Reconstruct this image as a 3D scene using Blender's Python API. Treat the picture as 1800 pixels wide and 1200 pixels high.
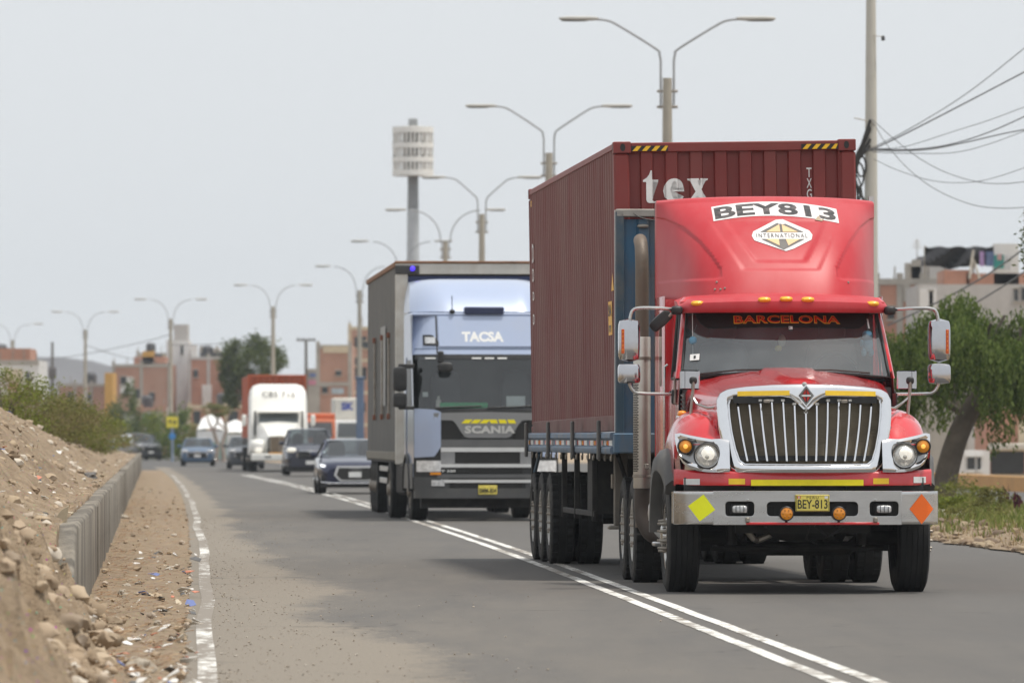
import bpy, bmesh, math, random
from mathutils import Vector, Matrix, noise

# ------------------------------------------------------------------ camera, sky, sun, exposure
scene = bpy.context.scene
for o in list(bpy.data.objects):
    bpy.data.objects.remove(o)
EYE = 1.43                      # camera height (m)
FPX = 12160.0                   # focal length in photo pixels (photo 1800 px wide)
cam_d = bpy.data.cameras.new('camera')
cam = bpy.data.objects.new('camera', cam_d)
scene.collection.objects.link(cam)
cam.location = (0, 0, EYE)
cam.rotation_euler = (math.radians(90), 0, 0)
cam_d.sensor_width = 36.0
cam_d.lens = 36.0 * FPX / 1800.0
cam_d.shift_y = (768 - 600) / 1800.0
cam_d.clip_start = 1.0
cam_d.clip_end = 9000
cam_d.dof.use_dof = True
cam_d.dof.focus_distance = 64.5
cam_d.dof.aperture_fstop = 5.6
scene.camera = cam

SUN_EL, SUN_AZ = 74.0, 104.0    # azimuth clockwise from +Y (view direction): high and to the right
world = bpy.data.worlds.new('World')
scene.world = world
world.use_nodes = True
wn = world.node_tree
wn.nodes.clear()
w_out = wn.nodes.new('ShaderNodeOutputWorld')
w_bg = wn.nodes.new('ShaderNodeBackground')
w_sky = wn.nodes.new('ShaderNodeTexSky')
w_sky.sky_type = 'NISHITA'
w_sky.sun_disc = False
w_sky.sun_elevation = math.radians(SUN_EL)
w_sky.sun_rotation = math.radians(SUN_AZ)
w_sky.dust_density = 6.0
w_sky.air_density = 1.0
w_mix = wn.nodes.new('ShaderNodeMix')
w_mix.data_type = 'RGBA'
w_mix.inputs[0].default_value = 0.90          # thin even overcast veil over the clear sky
w_mix.inputs[7].default_value = (5.70, 5.92, 6.12, 1)
wn.links.new(w_sky.outputs[0], w_mix.inputs[6])
wn.links.new(w_mix.outputs[2], w_bg.inputs[0])
w_bg.inputs[1].default_value = 0.10
wn.links.new(w_bg.outputs[0], w_out.inputs[0])

sun_d = bpy.data.lights.new('sun', 'SUN')
sun_d.energy = 2.2
sun_d.angle = math.radians(6)
sun_d.color = (1.0, 0.95, 0.87)
sun = bpy.data.objects.new('sun', sun_d)
scene.collection.objects.link(sun)
_a, _e = math.radians(SUN_AZ), math.radians(SUN_EL)
to_sun = Vector((math.sin(_a) * math.cos(_e), math.cos(_a) * math.cos(_e), math.sin(_e)))
sun.rotation_euler = to_sun.to_track_quat('Z', 'Y').to_euler()
sun.location = (30, -20, 60)

scene.view_settings.view_transform = 'Standard'
scene.view_settings.look = 'None'
scene.view_settings.exposure = 0.56
scene.view_settings.gamma = 1.0
scene.view_settings.use_curve_mapping = False
scene.render.engine = 'CYCLES'
scene.cycles.use_denoising = True
scene.cycles.max_bounces = 6
scene.cycles.transparent_max_bounces = 12
scene.cycles.volume_bounces = 0
scene.cycles.sample_clamp_indirect = 8.0

R = random.Random(7)
COL = scene.collection

# ------------------------------------------------------------------ helpers
def at(px, py, D):
    """photo pixel + distance -> world point"""
    return Vector(((px - 900) * D / FPX, D, EYE + (768 - py) * D / FPX))

def lerp(a, b, t): return a + (b - a) * t
def sstep(a, b, x):
    t = max(0.0, min(1.0, (x - a) / (b - a)))
    return t * t * (3 - 2 * t)
def interp(tab, x):
    if x <= tab[0][0]: return tab[0][1]
    for (x0, y0), (x1, y1) in zip(tab, tab[1:]):
        if x <= x1: return y0 + (y1 - y0) * (x - x0) / (x1 - x0)
    return tab[-1][1]
def catmull(pts, n):
    out = []
    P = [Vector(p) for p in pts]
    P = [P[0] * 2 - P[1]] + P + [P[-1] * 2 - P[-2]]
    for i in range(1, len(P) - 2):
        for k in range(n):
            t = k / n
            a, b, c, d = P[i - 1], P[i], P[i + 1], P[i + 2]
            out.append(0.5 * ((2 * b) + (c - a) * t + (2 * a - 5 * b + 4 * c - d) * t * t + (3 * b - a - 3 * c + d) * t ** 3))
    out.append(P[-2])
    return out

class MB:
    def __init__(s): s.v, s.f, s.m, s.cur = [], [], [], 0
    def add(s, vs, fs):
        o = len(s.v)
        s.v.extend([tuple(v) for v in vs])
        for f in fs:
            s.f.append(tuple(i + o for i in f)); s.m.append(s.cur)
        return s
    def box(s, x0, x1, y0, y1, z0, z1):
        if x0 > x1: x0, x1 = x1, x0
        if y0 > y1: y0, y1 = y1, y0
        if z0 > z1: z0, z1 = z1, z0
        return s.add([(x0,y0,z0),(x1,y0,z0),(x1,y1,z0),(x0,y1,z0),(x0,y0,z1),(x1,y0,z1),(x1,y1,z1),(x0,y1,z1)],
                     [(3,2,1,0),(4,5,6,7),(0,1,5,4),(1,2,6,5),(2,3,7,6),(3,0,4,7)])
    def cbox(s, x0, x1, y0, y1, z0, z1, c=0.01):
        """chamfered box"""
        if x0 > x1: x0, x1 = x1, x0
        if y0 > y1: y0, y1 = y1, y0
        if z0 > z1: z0, z1 = z1, z0
        c = min(c, (x1-x0)*.45, (y1-y0)*.45, (z1-z0)*.45)
        rings = []
        for z, e in ((z0, c), (z0 + c, 0), (z1 - c, 0), (z1, c)):
            a0, a1, b0, b1 = x0 + e, x1 - e, y0 + e, y1 - e
            rings.append([(a0+c,b0,z),(a1-c,b0,z),(a1,b0+c,z),(a1,b1-c,z),(a1-c,b1,z),(a0+c,b1,z),(a0,b1-c,z),(a0,b0+c,z)])
        return s.loft(rings, True, True)
    def loft(s, rings, closed=False, caps=False):
        n = len(rings[0]); vs = [p for r in rings for p in r]; fs = []
        for i in range(len(rings) - 1):
            for j in range(n if closed else n - 1):
                k = (j + 1) % n
                fs.append((i*n+j, i*n+k, (i+1)*n+k, (i+1)*n+j))
        if caps:
            fs.append(tuple(range(n - 1, -1, -1)))
            fs.append(tuple((len(rings)-1)*n + j for j in range(n)))
        return s.add(vs, fs)
    def tube(s, path, r, n=8, caps=True):
        P = [Vector(p) for p in path]; rings = []
        up = None
        for i, p in enumerate(P):
            t = (P[min(i+1, len(P)-1)] - P[max(i-1, 0)]).normalized()
            if up is None:
                up = Vector((0,0,1)) if abs(t.z) < .9 else Vector((1,0,0))
            a = t.cross(up)
            if a.length < 1e-6: a = t.cross(Vector((0,1,0)))
            a.normalize(); b = a.cross(t); b.normalize(); up = b
            rr = r[i] if isinstance(r, (list, tuple)) else r
            rings.append([p + (a * math.cos(2*math.pi*k/n) + b * math.sin(2*math.pi*k/n)) * rr for k in range(n)])
        return s.loft(rings, True, caps)
    def lathe(s, prof, org, axis, n=24, caps=False):
        """prof: (radius, along-axis) pairs"""
        A = Vector(axis).normalized()
        u = A.cross(Vector((0,0,1)))
        if u.length < 1e-4: u = Vector((1,0,0))
        u.normalize(); w = A.cross(u); O = Vector(org)
        rings = [[O + A*h + (u*math.cos(2*math.pi*k/n) + w*math.sin(2*math.pi*k/n))*max(r, 1e-4) for k in range(n)] for r, h in prof]
        return s.loft(rings, True, caps)
    def cyl(s, a, b, r, n=16):
        return s.tube([a, b], r, n)
    def prism(s, poly, y0, y1):
        """poly in (x,z), extruded along y"""
        n = len(poly)
        vs = [(x, y0, z) for x, z in poly] + [(x, y1, z) for x, z in poly]
        fs = [tuple(range(n)), tuple(range(2*n-1, n-1, -1))]
        for i in range(n):
            j = (i+1) % n
            fs.append((j, i, n+i, n+j))
        return s.add(vs, fs)
    def xprism(s, poly, x0, x1):
        """poly in (y,z), extruded along x"""
        n = len(poly)
        vs = [(x0, y, z) for y, z in poly] + [(x1, y, z) for y, z in poly]
        fs = [tuple(range(n)), tuple(range(2*n-1, n-1, -1))]
        for i in range(n):
            j = (i+1) % n
            fs.append((j, i, n+i, n+j))
        return s.add(vs, fs)
    def sbox(s, c, h, e=4.0, n=28, m=10):
        """super-ellipsoid rounded box, centre c, half sizes h"""
        rings = []
        for i in range(m + 1):
            t = -1 + 2 * i / m
            t = math.copysign(abs(t) ** .6, t)
            k = max(0.0, 1 - abs(t) ** e) ** (1 / e)
            k = max(k, .02)
            ring = []
            for j in range(n):
                a = 2 * math.pi * j / n
                ca, sa = math.cos(a), math.sin(a)
                q = (abs(ca) ** e + abs(sa) ** e) ** (-1 / e)
                ring.append((c[0] + h[0]*k*ca*q, c[1] + h[1]*k*sa*q, c[2] + h[2]*t))
            rings.append(ring)
        return s.loft(rings, True, True)
    def sheet(s, fn, us, vs_, thick=None):
        """grid of points fn(u,v)"""
        rings = [[fn(u, v) for u in us] for v in vs_]
        return s.loft(rings)
    def fill(s, outline, fn):
        """2-D polygon -> fn(x,z)"""
        return s.add([fn(x, z) for x, z in outline], [tuple(range(len(outline)))])
    def mirror_x(s):
        n = len(s.v); fs = list(s.f); ms = list(s.m)
        s.v += [(-x, y, z) for x, y, z in s.v]
        for f, m in zip(fs, ms):
            s.f.append(tuple(i + n for i in reversed(f))); s.m.append(m)
        return s
    def xf(s, M):
        s.v = [tuple(M @ Vector(v)) for v in s.v]; return s
    def mesh(s, name, mats, smooth=35):
        me = bpy.data.meshes.new(name)
        me.from_pydata(s.v, [], s.f)
        if not isinstance(mats, (list, tuple)): mats = [mats]
        for m in mats: me.materials.append(m)
        if len(mats) > 1: me.polygons.foreach_set('material_index', s.m)
        if smooth:
            me.shade_smooth()
            me.set_sharp_from_angle(angle=math.radians(smooth))
        me.update()
        return me
    def build(s, name, mats, parent=None, smooth=35, loc=None):
        return link(name, s.mesh(name, mats, smooth), parent, loc)

def link(name, me, parent=None, loc=None, rot=None):
    o = bpy.data.objects.new(name, me)
    COL.objects.link(o)
    if parent is not None: o.parent = parent
    if loc is not None: o.location = loc
    if rot is not None: o.rotation_euler = rot
    return o
def tag(o, label=None, cat=None, group=None, kind=None):
    if label: o['label'] = label
    if cat: o['category'] = cat
    if group: o['group'] = group
    if kind: o['kind'] = kind
    return o
def thing(name, label, cat, loc=(0,0,0), rz=0.0, group=None):
    o = link(name, None, None, loc, (0, 0, rz))
    return tag(o, label, cat, group)
def empty(name, parent, loc=(0,0,0), rot=(0,0,0)):
    return link(name, None, parent, loc, rot)
def kids(o): return [c for c in bpy.data.objects if c.parent == o]
def copy_tree(o, parent=None, ch=None):
    c = o.copy(); COL.objects.link(c); c.parent = parent
    for k in list(o.children): copy_tree(k, c)
    return c

_txt = {}
def text2d(s, bold=0.0, space=1.0, res=3):
    key = (s, bold, space)
    if key in _txt: return _txt[key]
    cu = bpy.data.curves.new('lettering', 'FONT')
    cu.body = s; cu.size = 1; cu.offset = bold; cu.space_character = space; cu.resolution_u = res
    ob = bpy.data.objects.new('lettering', cu)
    COL.objects.link(ob)
    bpy.context.view_layer.update()
    dg = bpy.context.evaluated_depsgraph_get()
    me = ob.evaluated_get(dg).to_mesh()
    vs = [(v.co.x, v.co.y) for v in me.vertices]
    fs = [tuple(p.vertices) for p in me.polygons]
    bpy.data.objects.remove(ob); bpy.data.curves.remove(cu)
    x0, x1 = min(v[0] for v in vs), max(v[0] for v in vs)
    y0, y1 = min(v[1] for v in vs), max(v[1] for v in vs)
    out = ([((x - x0) / (x1 - x0), (y - y0) / (y1 - y0)) for x, y in vs], fs)
    _txt[key] = out
    return out
def put_text(mb, s, x0, x1, z0, z1, fn, bold=0.0, space=1.0):
    """lettering filling the box x0..x1, z0..z1, mapped by fn(x,z)->3-D"""
    vs, fs = text2d(s, bold, space)
    mb.add([fn(lerp(x0, x1, u), lerp(z0, z1, v)) for u, v in vs], fs)
    return mb

# ------------------------------------------------------------------ materials
_mats = {}
def mat(name, col, rough=.5, metal=0., var=.10, vs=3.0, bump=0., bs=40., dirt=None, damt=.5, ds=2.0, dlo=.45, dhi=.7,
        coat=0., spec=.5, stretch=(1,1,1), emit=None, es=0., drough=None, bstretch=None):
    if name in _mats: return _mats[name]
    m = bpy.data.materials.new(name); m.use_nodes = True
    nt = m.node_tree; N = nt.nodes; L = nt.links
    b = N['Principled BSDF']
    tc = N.new('ShaderNodeTexCoord'); mp = N.new('ShaderNodeMapping')
    mp.inputs['Scale'].default_value = stretch
    L.new(tc.outputs['Object'], mp.inputs[0])
    def nz(scale, detail, src=None):
        n = N.new('ShaderNodeTexNoise'); n.inputs['Scale'].default_value = scale
        n.inputs['Detail'].default_value = detail; n.inputs['Roughness'].default_value = .62
        L.new((src or mp).outputs[0], n.inputs['Vector']); return n.outputs['Fac']
    def rng(src, a, b_, c, d):
        r = N.new('ShaderNodeMapRange'); r.inputs[1].default_value = a; r.inputs[2].default_value = b_
        r.inputs[3].default_value = c; r.inputs[4].default_value = d
        L.new(src, r.inputs[0]); return r.outputs[0]
    cs = N.new('ShaderNodeVectorMath'); cs.operation = 'SCALE'
    cs.inputs[0].default_value = col[:3]
    L.new(rng(nz(vs, 5), .3, .7, 1 - var, 1 + var), cs.inputs['Scale'])
    colour = cs.outputs[0]
    if dirt is not None:
        f = rng(nz(ds, 9), dlo, dhi, 0, damt)
        mx = N.new('ShaderNodeMix'); mx.data_type = 'RGBA'
        L.new(f, mx.inputs[0]); L.new(colour, mx.inputs[6]); mx.inputs[7].default_value = (*dirt[:3], 1)
        colour = mx.outputs[2]
        if drough is not None:
            L.new(rng(f, 0, 1, rough, drough), b.inputs['Roughness'])
    L.new(colour, b.inputs['Base Color'])
    if dirt is None or drough is None: b.inputs['Roughness'].default_value = rough
    b.inputs['Metallic'].default_value = metal
    b.inputs['Specular IOR Level'].default_value = spec
    b.inputs['Coat Weight'].default_value = coat
    b.inputs['Coat Roughness'].default_value = .08
    if bump:
        bp = N.new('ShaderNodeBump'); bp.inputs['Strength'].default_value = bump; bp.inputs['Distance'].default_value = .02
        src = None
        if bstretch:
            src = N.new('ShaderNodeMapping'); src.inputs['Scale'].default_value = bstretch
            L.new(tc.outputs['Object'], src.inputs[0])
        L.new(nz(bs, 6, src), bp.inputs['Height']); L.new(bp.outputs[0], b.inputs['Normal'])
    if emit:
        b.inputs['Emission Color'].default_value = (*emit, 1); b.inputs['Emission Strength'].default_value = es
    _mats[name] = m
    return m

def glass(name, tint=(.5,.55,.55), dust=.06, gloss=.10, dcol=(.5,.5,.48)):
    """thin window pane: see-through, sky reflection growing to grazing angles, and a film of dust"""
    if name in _mats: return _mats[name]
    m = bpy.data.materials.new(name); m.use_nodes = True
    nt = m.node_tree; N = nt.nodes; L = nt.links
    N.remove(N['Principled BSDF']); out = N['Material Output']
    tr = N.new('ShaderNodeBsdfTransparent'); tr.inputs[0].default_value = (*tint, 1)
    gl = N.new('ShaderNodeBsdfGlossy'); gl.inputs['Roughness'].default_value = .03; gl.inputs[0].default_value = (1,1,1,1)
    df = N.new('ShaderNodeBsdfDiffuse'); df.inputs[0].default_value = (*dcol, 1)
    fr = N.new('ShaderNodeFresnel'); fr.inputs[0].default_value = 1.5
    ad = N.new('ShaderNodeMath'); ad.operation = 'ADD'; ad.inputs[1].default_value = gloss - .04; ad.use_clamp = True
    L.new(fr.outputs[0], ad.inputs[0])
    tc = N.new('ShaderNodeTexCoord'); nz = N.new('ShaderNodeTexNoise'); nz.inputs['Scale'].default_value = 2.5; nz.inputs['Detail'].default_value = 5
    L.new(tc.outputs['Object'], nz.inputs['Vector'])
    mr = N.new('ShaderNodeMapRange'); mr.inputs[1].default_value = .3; mr.inputs[2].default_value = .7
    mr.inputs[3].default_value = dust * .6; mr.inputs[4].default_value = dust * 1.4
    L.new(nz.outputs[0], mr.inputs[0])
    m1 = N.new('ShaderNodeMixShader'); m2 = N.new('ShaderNodeMixShader')
    L.new(mr.outputs[0], m1.inputs[0]); L.new(tr.outputs[0], m1.inputs[1]); L.new(df.outputs[0], m1.inputs[2])
    L.new(ad.outputs[0], m2.inputs[0]); L.new(m1.outputs[0], m2.inputs[1]); L.new(gl.outputs[0], m2.inputs[2])
    L.new(m2.outputs[0], out.inputs[0])
    _mats[name] = m
    return m

DUST = (.30, .25, .19)
RED = mat('red paint', (.62, .012, .020), .22, var=.05, vs=2, coat=.8, dirt=(.44, .12, .11), damt=.40, ds=3.5, dlo=.40, dhi=.75, drough=.45)
RED_FADED = mat('sun faded red paint', (.47, .026, .036), .42, var=.07, vs=1.4, coat=0, dirt=(.54, .13, .135), damt=.5, ds=2.0, dlo=.38, dhi=.75, spec=.32, bump=.02, bs=3, stretch=(1, .6, .45))
CHROME = mat('chrome', (.80, .80, .81), .09, 1., var=.03, vs=6)
CHROME_DULL = mat('dull chrome', (.58, .57, .55), .24, 1., var=.10, vs=4, dirt=(.30,.27,.22), damt=.35, ds=5, drough=.6)
STEEL = mat('weathered steel', (.34, .31, .27), .45, .7, var=.2, vs=5, dirt=(.20,.13,.08), damt=.5, ds=6)
ALU = mat('aluminium', (.62,.62,.62), .3, 1., var=.1, vs=6, dirt=DUST, damt=.4, ds=5, drough=.7)
RUBBER = mat('tyre rubber', (.016, .0155, .015), .75, var=.25, vs=9, dirt=(.10,.088,.072), damt=.5, ds=4, bump=.15, bs=60)
TREAD = mat('tread rubber', (.010, .010, .010), .8, var=.25, vs=9, dirt=(.035,.032,.028), damt=.4, ds=5, bump=.2, bs=60)
BLACK = mat('black plastic', (.018,.018,.018), .5, var=.2, vs=6, dirt=(.07,.062,.052), damt=.3, ds=4)
GREYPL = mat('grey plastic', (.085,.083,.08), .6, var=.15, vs=4, dirt=(.17,.15,.125), damt=.5, ds=3)
CHASSIS = mat('chassis grime', (.014,.013,.012), .7, var=.3, vs=5, dirt=(.04,.034,.028), damt=.6, ds=5)
AMBER = mat('amber lens', (.85,.30,.015), .2, var=.08, vs=30, coat=.5, bump=.15, bs=90)
AMBER_LIT = mat('lit amber lens', (.9,.33,.02), .2, var=.08, vs=30, coat=.5)
WHITE_PL = mat('white sticker', (.78,.78,.76), .5, var=.06, vs=20)
YEL_REFL = mat('yellow reflective tape', (.95,.80,.01), .45, var=.06, vs=12)
YEL_FLUO = mat('fluorescent yellow diamond', (.93,.95,.01), .5, var=.03, vs=8)
ORA_FLUO = mat('fluorescent orange diamond', (.95,.16,.008), .5, var=.04, vs=8)
YEL_TAPE = mat('amber reflective tape', (.90,.58,.03), .4, var=.06, vs=14)
PLATE_Y = mat('yellow number plate', (.85,.70,.12), .4, var=.06, vs=18, dirt=(.5,.42,.2), damt=.4, ds=20)
INK = mat('black ink', (.015,.015,.015), .5, var=.1)
WHITE_PAINT = mat('white paint', (.80,.79,.76), .35, var=.04, vs=2, coat=.3, dirt=(.5,.47,.42), damt=.35, ds=2)
RED_TAPE = mat('red reflective tape', (.62,.03,.02), .4, var=.08, vs=15)
LAMP_LIT = mat('lit headlamp', (.9,.88,.82), .15, var=.2, vs=18, emit=(1,.90,.72), es=.22, bump=.4, bs=25)
LAMP_CLEAR = mat('clear lamp lens', (.62,.62,.62), .12, .5, var=.3, vs=22, bump=.4, bs=30)
INTERIOR = mat('cab interior grey', (.05,.052,.052), .8, var=.2)
INT_LIGHT = mat('cab interior lining', (.16,.16,.155), .85, var=.15)
WIND = glass('windscreen glass', (.80,.85,.85), .13, .12, (.40,.45,.46))
CHROME_SOFT = mat('soft chrome', (.52,.52,.54), .12, 1., var=.06, vs=6)
WIND_LORRY = glass('lorry windscreen glass', (.80,.86,.86), .025, .075, (.38,.43,.44))
SIDE_GLASS = mat('tinted side glass', (.035,.045,.055), .3, var=.1, spec=.3)
WIND_DARK = glass('dark side glass', (.16,.18,.18), .05, .10)
WIND_FAR = glass('car window glass', (.35,.40,.42), .03, .06, (.42,.47,.5))
LED = mat('bright led lamp', (.9,.9,.9), .2, emit=(.95,.97,1), es=1.6)

# ------------------------------------------------------------------ the lie of the road
def XL(Y): return -.082 - .0421 * Y - .27e-4 * Y * Y            # worn white edge line
def XD(Y): return 3.77 - .0386 * Y - .5525e-4 * Y * Y           # double centre line
def XR(Y): return XD(Y) + 6.4                                   # edge of the carriageway by the median
def XW(Y): return -3.13 - .0515 * (Y - 49.8)                    # face of the low retaining wall
def nz(x, y, z=0.0): return noise.noise(Vector((x, y, z)))
def fbm(x, y, o=4):
    a, f, s = 1.0, 1.0, 0.0
    for i in range(o):
        s += a * nz(x * f, y * f, i * 7.3); a *= .5; f *= 2.1
    return s

# ---- materials of the ground
def ground_mat(name, c1, c2, scale, bump=.5, speck=None, speck_s=60., rough=.9, stretch=(1,1,1)):
    m = bpy.data.materials.new(name); m.use_nodes = True
    nt = m.node_tree; N = nt.nodes; L = nt.links; b = N['Principled BSDF']
    tc = N.new('ShaderNodeTexCoord'); mp = N.new('ShaderNodeMapping'); mp.inputs['Scale'].default_value = stretch
    L.new(tc.outputs['Object'], mp.inputs[0])
    n1 = N.new('ShaderNodeTexNoise'); n1.inputs['Scale'].default_value = scale; n1.inputs['Detail'].default_value = 10; n1.inputs['Roughness'].default_value = .7
    L.new(mp.outputs[0], n1.inputs['Vector'])
    cr = N.new('ShaderNodeValToRGB')
    cr.color_ramp.elements[0].position = .3; cr.color_ramp.elements[0].color = (*c1, 1)
    cr.color_ramp.elements[1].position = .7; cr.color_ramp.elements[1].color = (*c2, 1)
    L.new(n1.outputs[0], cr.inputs[0]); col = cr.outputs[0]
    if speck:
        v = N.new('ShaderNodeTexVoronoi'); v.inputs['Scale'].default_value = speck_s
        L.new(tc.outputs['Object'], v.inputs['Vector'])
        lt = N.new('ShaderNodeMath'); lt.operation = 'LESS_THAN'; lt.inputs[1].default_value = .17
        L.new(v.outputs['Distance'], lt.inputs[0])
        sp = N.new('ShaderNodeVectorMath'); sp.operation = 'MULTIPLY'; sp.inputs[1].default_value = speck
        L.new(v.outputs['Color'], sp.inputs[0])
        mx = N.new('ShaderNodeMix'); mx.data_type = 'RGBA'
        L.new(lt.outputs[0], mx.inputs[0]); L.new(col, mx.inputs[6]); L.new(sp.outputs[0], mx.inputs[7]); col = mx.outputs[2]
    L.new(col, b.inputs['Base Color']); b.inputs['Roughness'].default_value = rough
    b.inputs['Specular IOR Level'].default_value = .25
    n2 = N.new('ShaderNodeTexNoise'); n2.inputs['Scale'].default_value = scale * 9; n2.inputs['Detail'].default_value = 6
    L.new(tc.outputs['Object'], n2.inputs['Vector'])
    bp = N.new('ShaderNodeBump'); bp.inputs['Strength'].default_value = bump; bp.inputs['Distance'].default_value = .03
    L.new(n2.outputs[0], bp.inputs['Height']); L.new(bp.outputs[0], b.inputs['Normal'])
    return m

def asphalt_mat(name, sand=True):
    """grey asphalt; windblown sand lies along the edge (attribute 'lat' = metres from the edge line)"""
    m = bpy.data.materials.new(name); m.use_nodes = True
    nt = m.node_tree; N = nt.nodes; L = nt.links; b = N['Principled BSDF']
    tc = N.new('ShaderNodeTexCoord')
    def noi(scale, detail, st=(1,1,1), rough=.6):
        mp = N.new('ShaderNodeMapping'); mp.inputs['Scale'].default_value = st; L.new(tc.outputs['Object'], mp.inputs[0])
        n = N.new('ShaderNodeTexNoise'); n.inputs['Scale'].default_value = scale; n.inputs['Detail'].default_value = detail
        n.inputs['Roughness'].default_value = rough
        L.new(mp.outputs[0], n.inputs['Vector']); return n.outputs[0]
    def mr(src, a, b_, c, d, smooth=False):
        r = N.new('ShaderNodeMapRange')
        if smooth: r.interpolation_type = 'SMOOTHSTEP'
        for i, x in enumerate((a, b_, c, d)): r.inputs[1+i].default_value = x
        L.new(src, r.inputs[0]); return r.outputs[0]
    def mth(op, a, b_):
        x = N.new('ShaderNodeMath'); x.operation = op
        for i, s in enumerate((a, b_)):
            if isinstance(s, (int, float)): x.inputs[i].default_value = s
            else: L.new(s, x.inputs[i])
        return x.outputs[0]
    def mix(f, a, b_):
        x = N.new('ShaderNodeMix'); x.data_type = 'RGBA'
        L.new(f, x.inputs[0])
        for i, s in ((6, a), (7, b_)):
            if isinstance(s, tuple): x.inputs[i].default_value = (*s, 1)
            else: L.new(s, x.inputs[i])
        return x.outputs[2]
    base = mix(mr(noi(.9, 8, (1, .06, 1)), .25, .75, .2, .8), (.074, .071, .068), (.112, .106, .099))
    # long polished wheel tracks and old patches
    base = mix(mr(noi(.22, 3, (3.5, .06, 1)), .45, .70, 0, .35), base, (.080, .078, .076))
    v = N.new('ShaderNodeTexVoronoi'); v.inputs['Scale'].default_value = 70; L.new(tc.outputs['Object'], v.inputs['Vector'])
    base = mix(mr(v.outputs['Distance'], .05, .28, .55, 0), base, (.20, .185, .165))
    if sand:
        at_ = N.new('ShaderNodeAttribute'); at_.attribute_name = 'lat'
        lat = at_.outputs['Fac']
        wob = mr(noi(.35, 5, (1, .35, 1)), .3, .7, -.35, .30)
        edge = mth('ADD', lat, wob)
        f1 = mr(mth('ADD', edge, mr(noi(9, 8, (1, .6, 1), .75), .3, .7, -.22, .22)), .58, 1.02, 1, 0, True)
        grit = mr(noi(38, 6, (1,1,1), .8), .40, .62, 0, 1)
        f = mth('MULTIPLY', f1, mth('ADD', mth('MULTIPLY', grit, .36), .60))
        # a thin film of dust over the rest of the lane
        film = mth('MULTIPLY', mr(lat, 0, 4.0, .55, .15), mr(noi(1.1, 9, (1, .12, 1), .75), .30, .75, .1, .9))
        f = mth('MAXIMUM', f, film)
        base = mix(mth('MULTIPLY', f, mr(noi(55, 5, (1, .5, 1), .8), .32, .62, .60, 1.0)), base, (.280, .238, .184))
        # dark bits of grit thrown out of the lane
        v2 = N.new('ShaderNodeTexVoronoi'); v2.inputs['Scale'].default_value = 26; L.new(tc.outputs['Object'], v2.inputs['Vector'])
        dark = mth('MULTIPLY', mr(v2.outputs['Distance'], .12, .16, 1, 0), mr(noi(.8, 3), .48, .6, 0, .8))
        base = mix(mth('MULTIPLY', dark, f1), base, (.10, .085, .07))
    # cracks
    vc = N.new('ShaderNodeTexVoronoi'); vc.feature = 'DISTANCE_TO_EDGE'; vc.inputs['Scale'].default_value = .35
    mpw = N.new('ShaderNodeVectorMath'); mpw.operation = 'ADD'
    nw = N.new('ShaderNodeTexNoise'); nw.inputs['Scale'].default_value = 1.5; nw.inputs['Detail'].default_value = 4; L.new(tc.outputs['Object'], nw.inputs['Vector'])
    L.new(tc.outputs['Object'], mpw.inputs[0]); L.new(nw.outputs['Color'], mpw.inputs[1]); L.new(mpw.outputs[0], vc.inputs['Vector'])
    crack = mth('MULTIPLY', mr(vc.outputs['Distance'], .004, .012, 1, 0), mr(noi(.3, 2), .52, .6, 0, .6))
    base = mix(crack, base, (.05, .047, .043))
    L.new(base, b.inputs['Base Color'])
    b.inputs['Roughness'].default_value = .82; b.inputs['Specular IOR Level'].default_value = .35
    bp = N.new('ShaderNodeBump'); bp.inputs['Strength'].default_value = .35; bp.inputs['Distance'].default_value = .01
    L.new(noi(90, 4), bp.inputs['Height']); L.new(bp.outputs[0], b.inputs['Normal'])
    return m

def paint_mat(name, wear_lo, wear_hi, col=(.72, .71, .67)):
    """road paint, scuffed away in streaks across the line down to dusty asphalt"""
    m = bpy.data.materials.new(name); m.use_nodes = True
    nt = m.node_tree; N = nt.nodes; L = nt.links; b = N['Principled BSDF']
    tc = N.new('ShaderNodeTexCoord')
    f = None
    for st, sc, de in (((1, .12, 1), .9, 4), ((7, 3.2, 1), 1.0, 7)):
        mp = N.new('ShaderNodeMapping'); mp.inputs['Scale'].default_value = st; L.new(tc.outputs['Object'], mp.inputs[0])
        n = N.new('ShaderNodeTexNoise'); n.inputs['Scale'].default_value = sc; n.inputs['Detail'].default_value = de; n.inputs['Roughness'].default_value = .75
        L.new(mp.outputs[0], n.inputs['Vector'])
        if f is None: f = n.outputs[0]
        else:
            a = N.new('ShaderNodeMath'); a.operation = 'ADD'; L.new(f, a.inputs[0]); L.new(n.outputs[0], a.inputs[1]); f = a.outputs[0]
    r = N.new('ShaderNodeMapRange'); r.inputs[1].default_value = wear_lo; r.inputs[2].default_value = wear_hi; L.new(f, r.inputs[0])
    mx = N.new('ShaderNodeMix'); mx.data_type = 'RGBA'; L.new(r.outputs[0], mx.inputs[0])
    mx.inputs[6].default_value = (*col, 1); mx.inputs[7].default_value = (.22, .19, .155, 1)
    L.new(mx.outputs[2], b.inputs['Base Color']); b.inputs['Roughness'].default_value = .7
    return m

def strip(name, m, x0f, x1f, ys, z, nx=2, lat=None, kind='structure', smooth=None):
    mb = MB()
    rings = [[(lerp(x0f(y), x1f(y), k / (nx - 1)), y, z) for k in range(nx)] for y in ys]
    mb.loft(rings)
    o = mb.build(name, m, None, smooth)
    if lat:
        a = o.data.attributes.new('lat', 'FLOAT', 'POINT')
        a.data.foreach_set('value', [lat(v[0], v[1]) for v in mb.v])
    tag(o, kind=kind)
    return o
def frange(a, b, s):
    out = []; x = a
    while x < b: out.append(x); x += s
    out.append(b); return out

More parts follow.
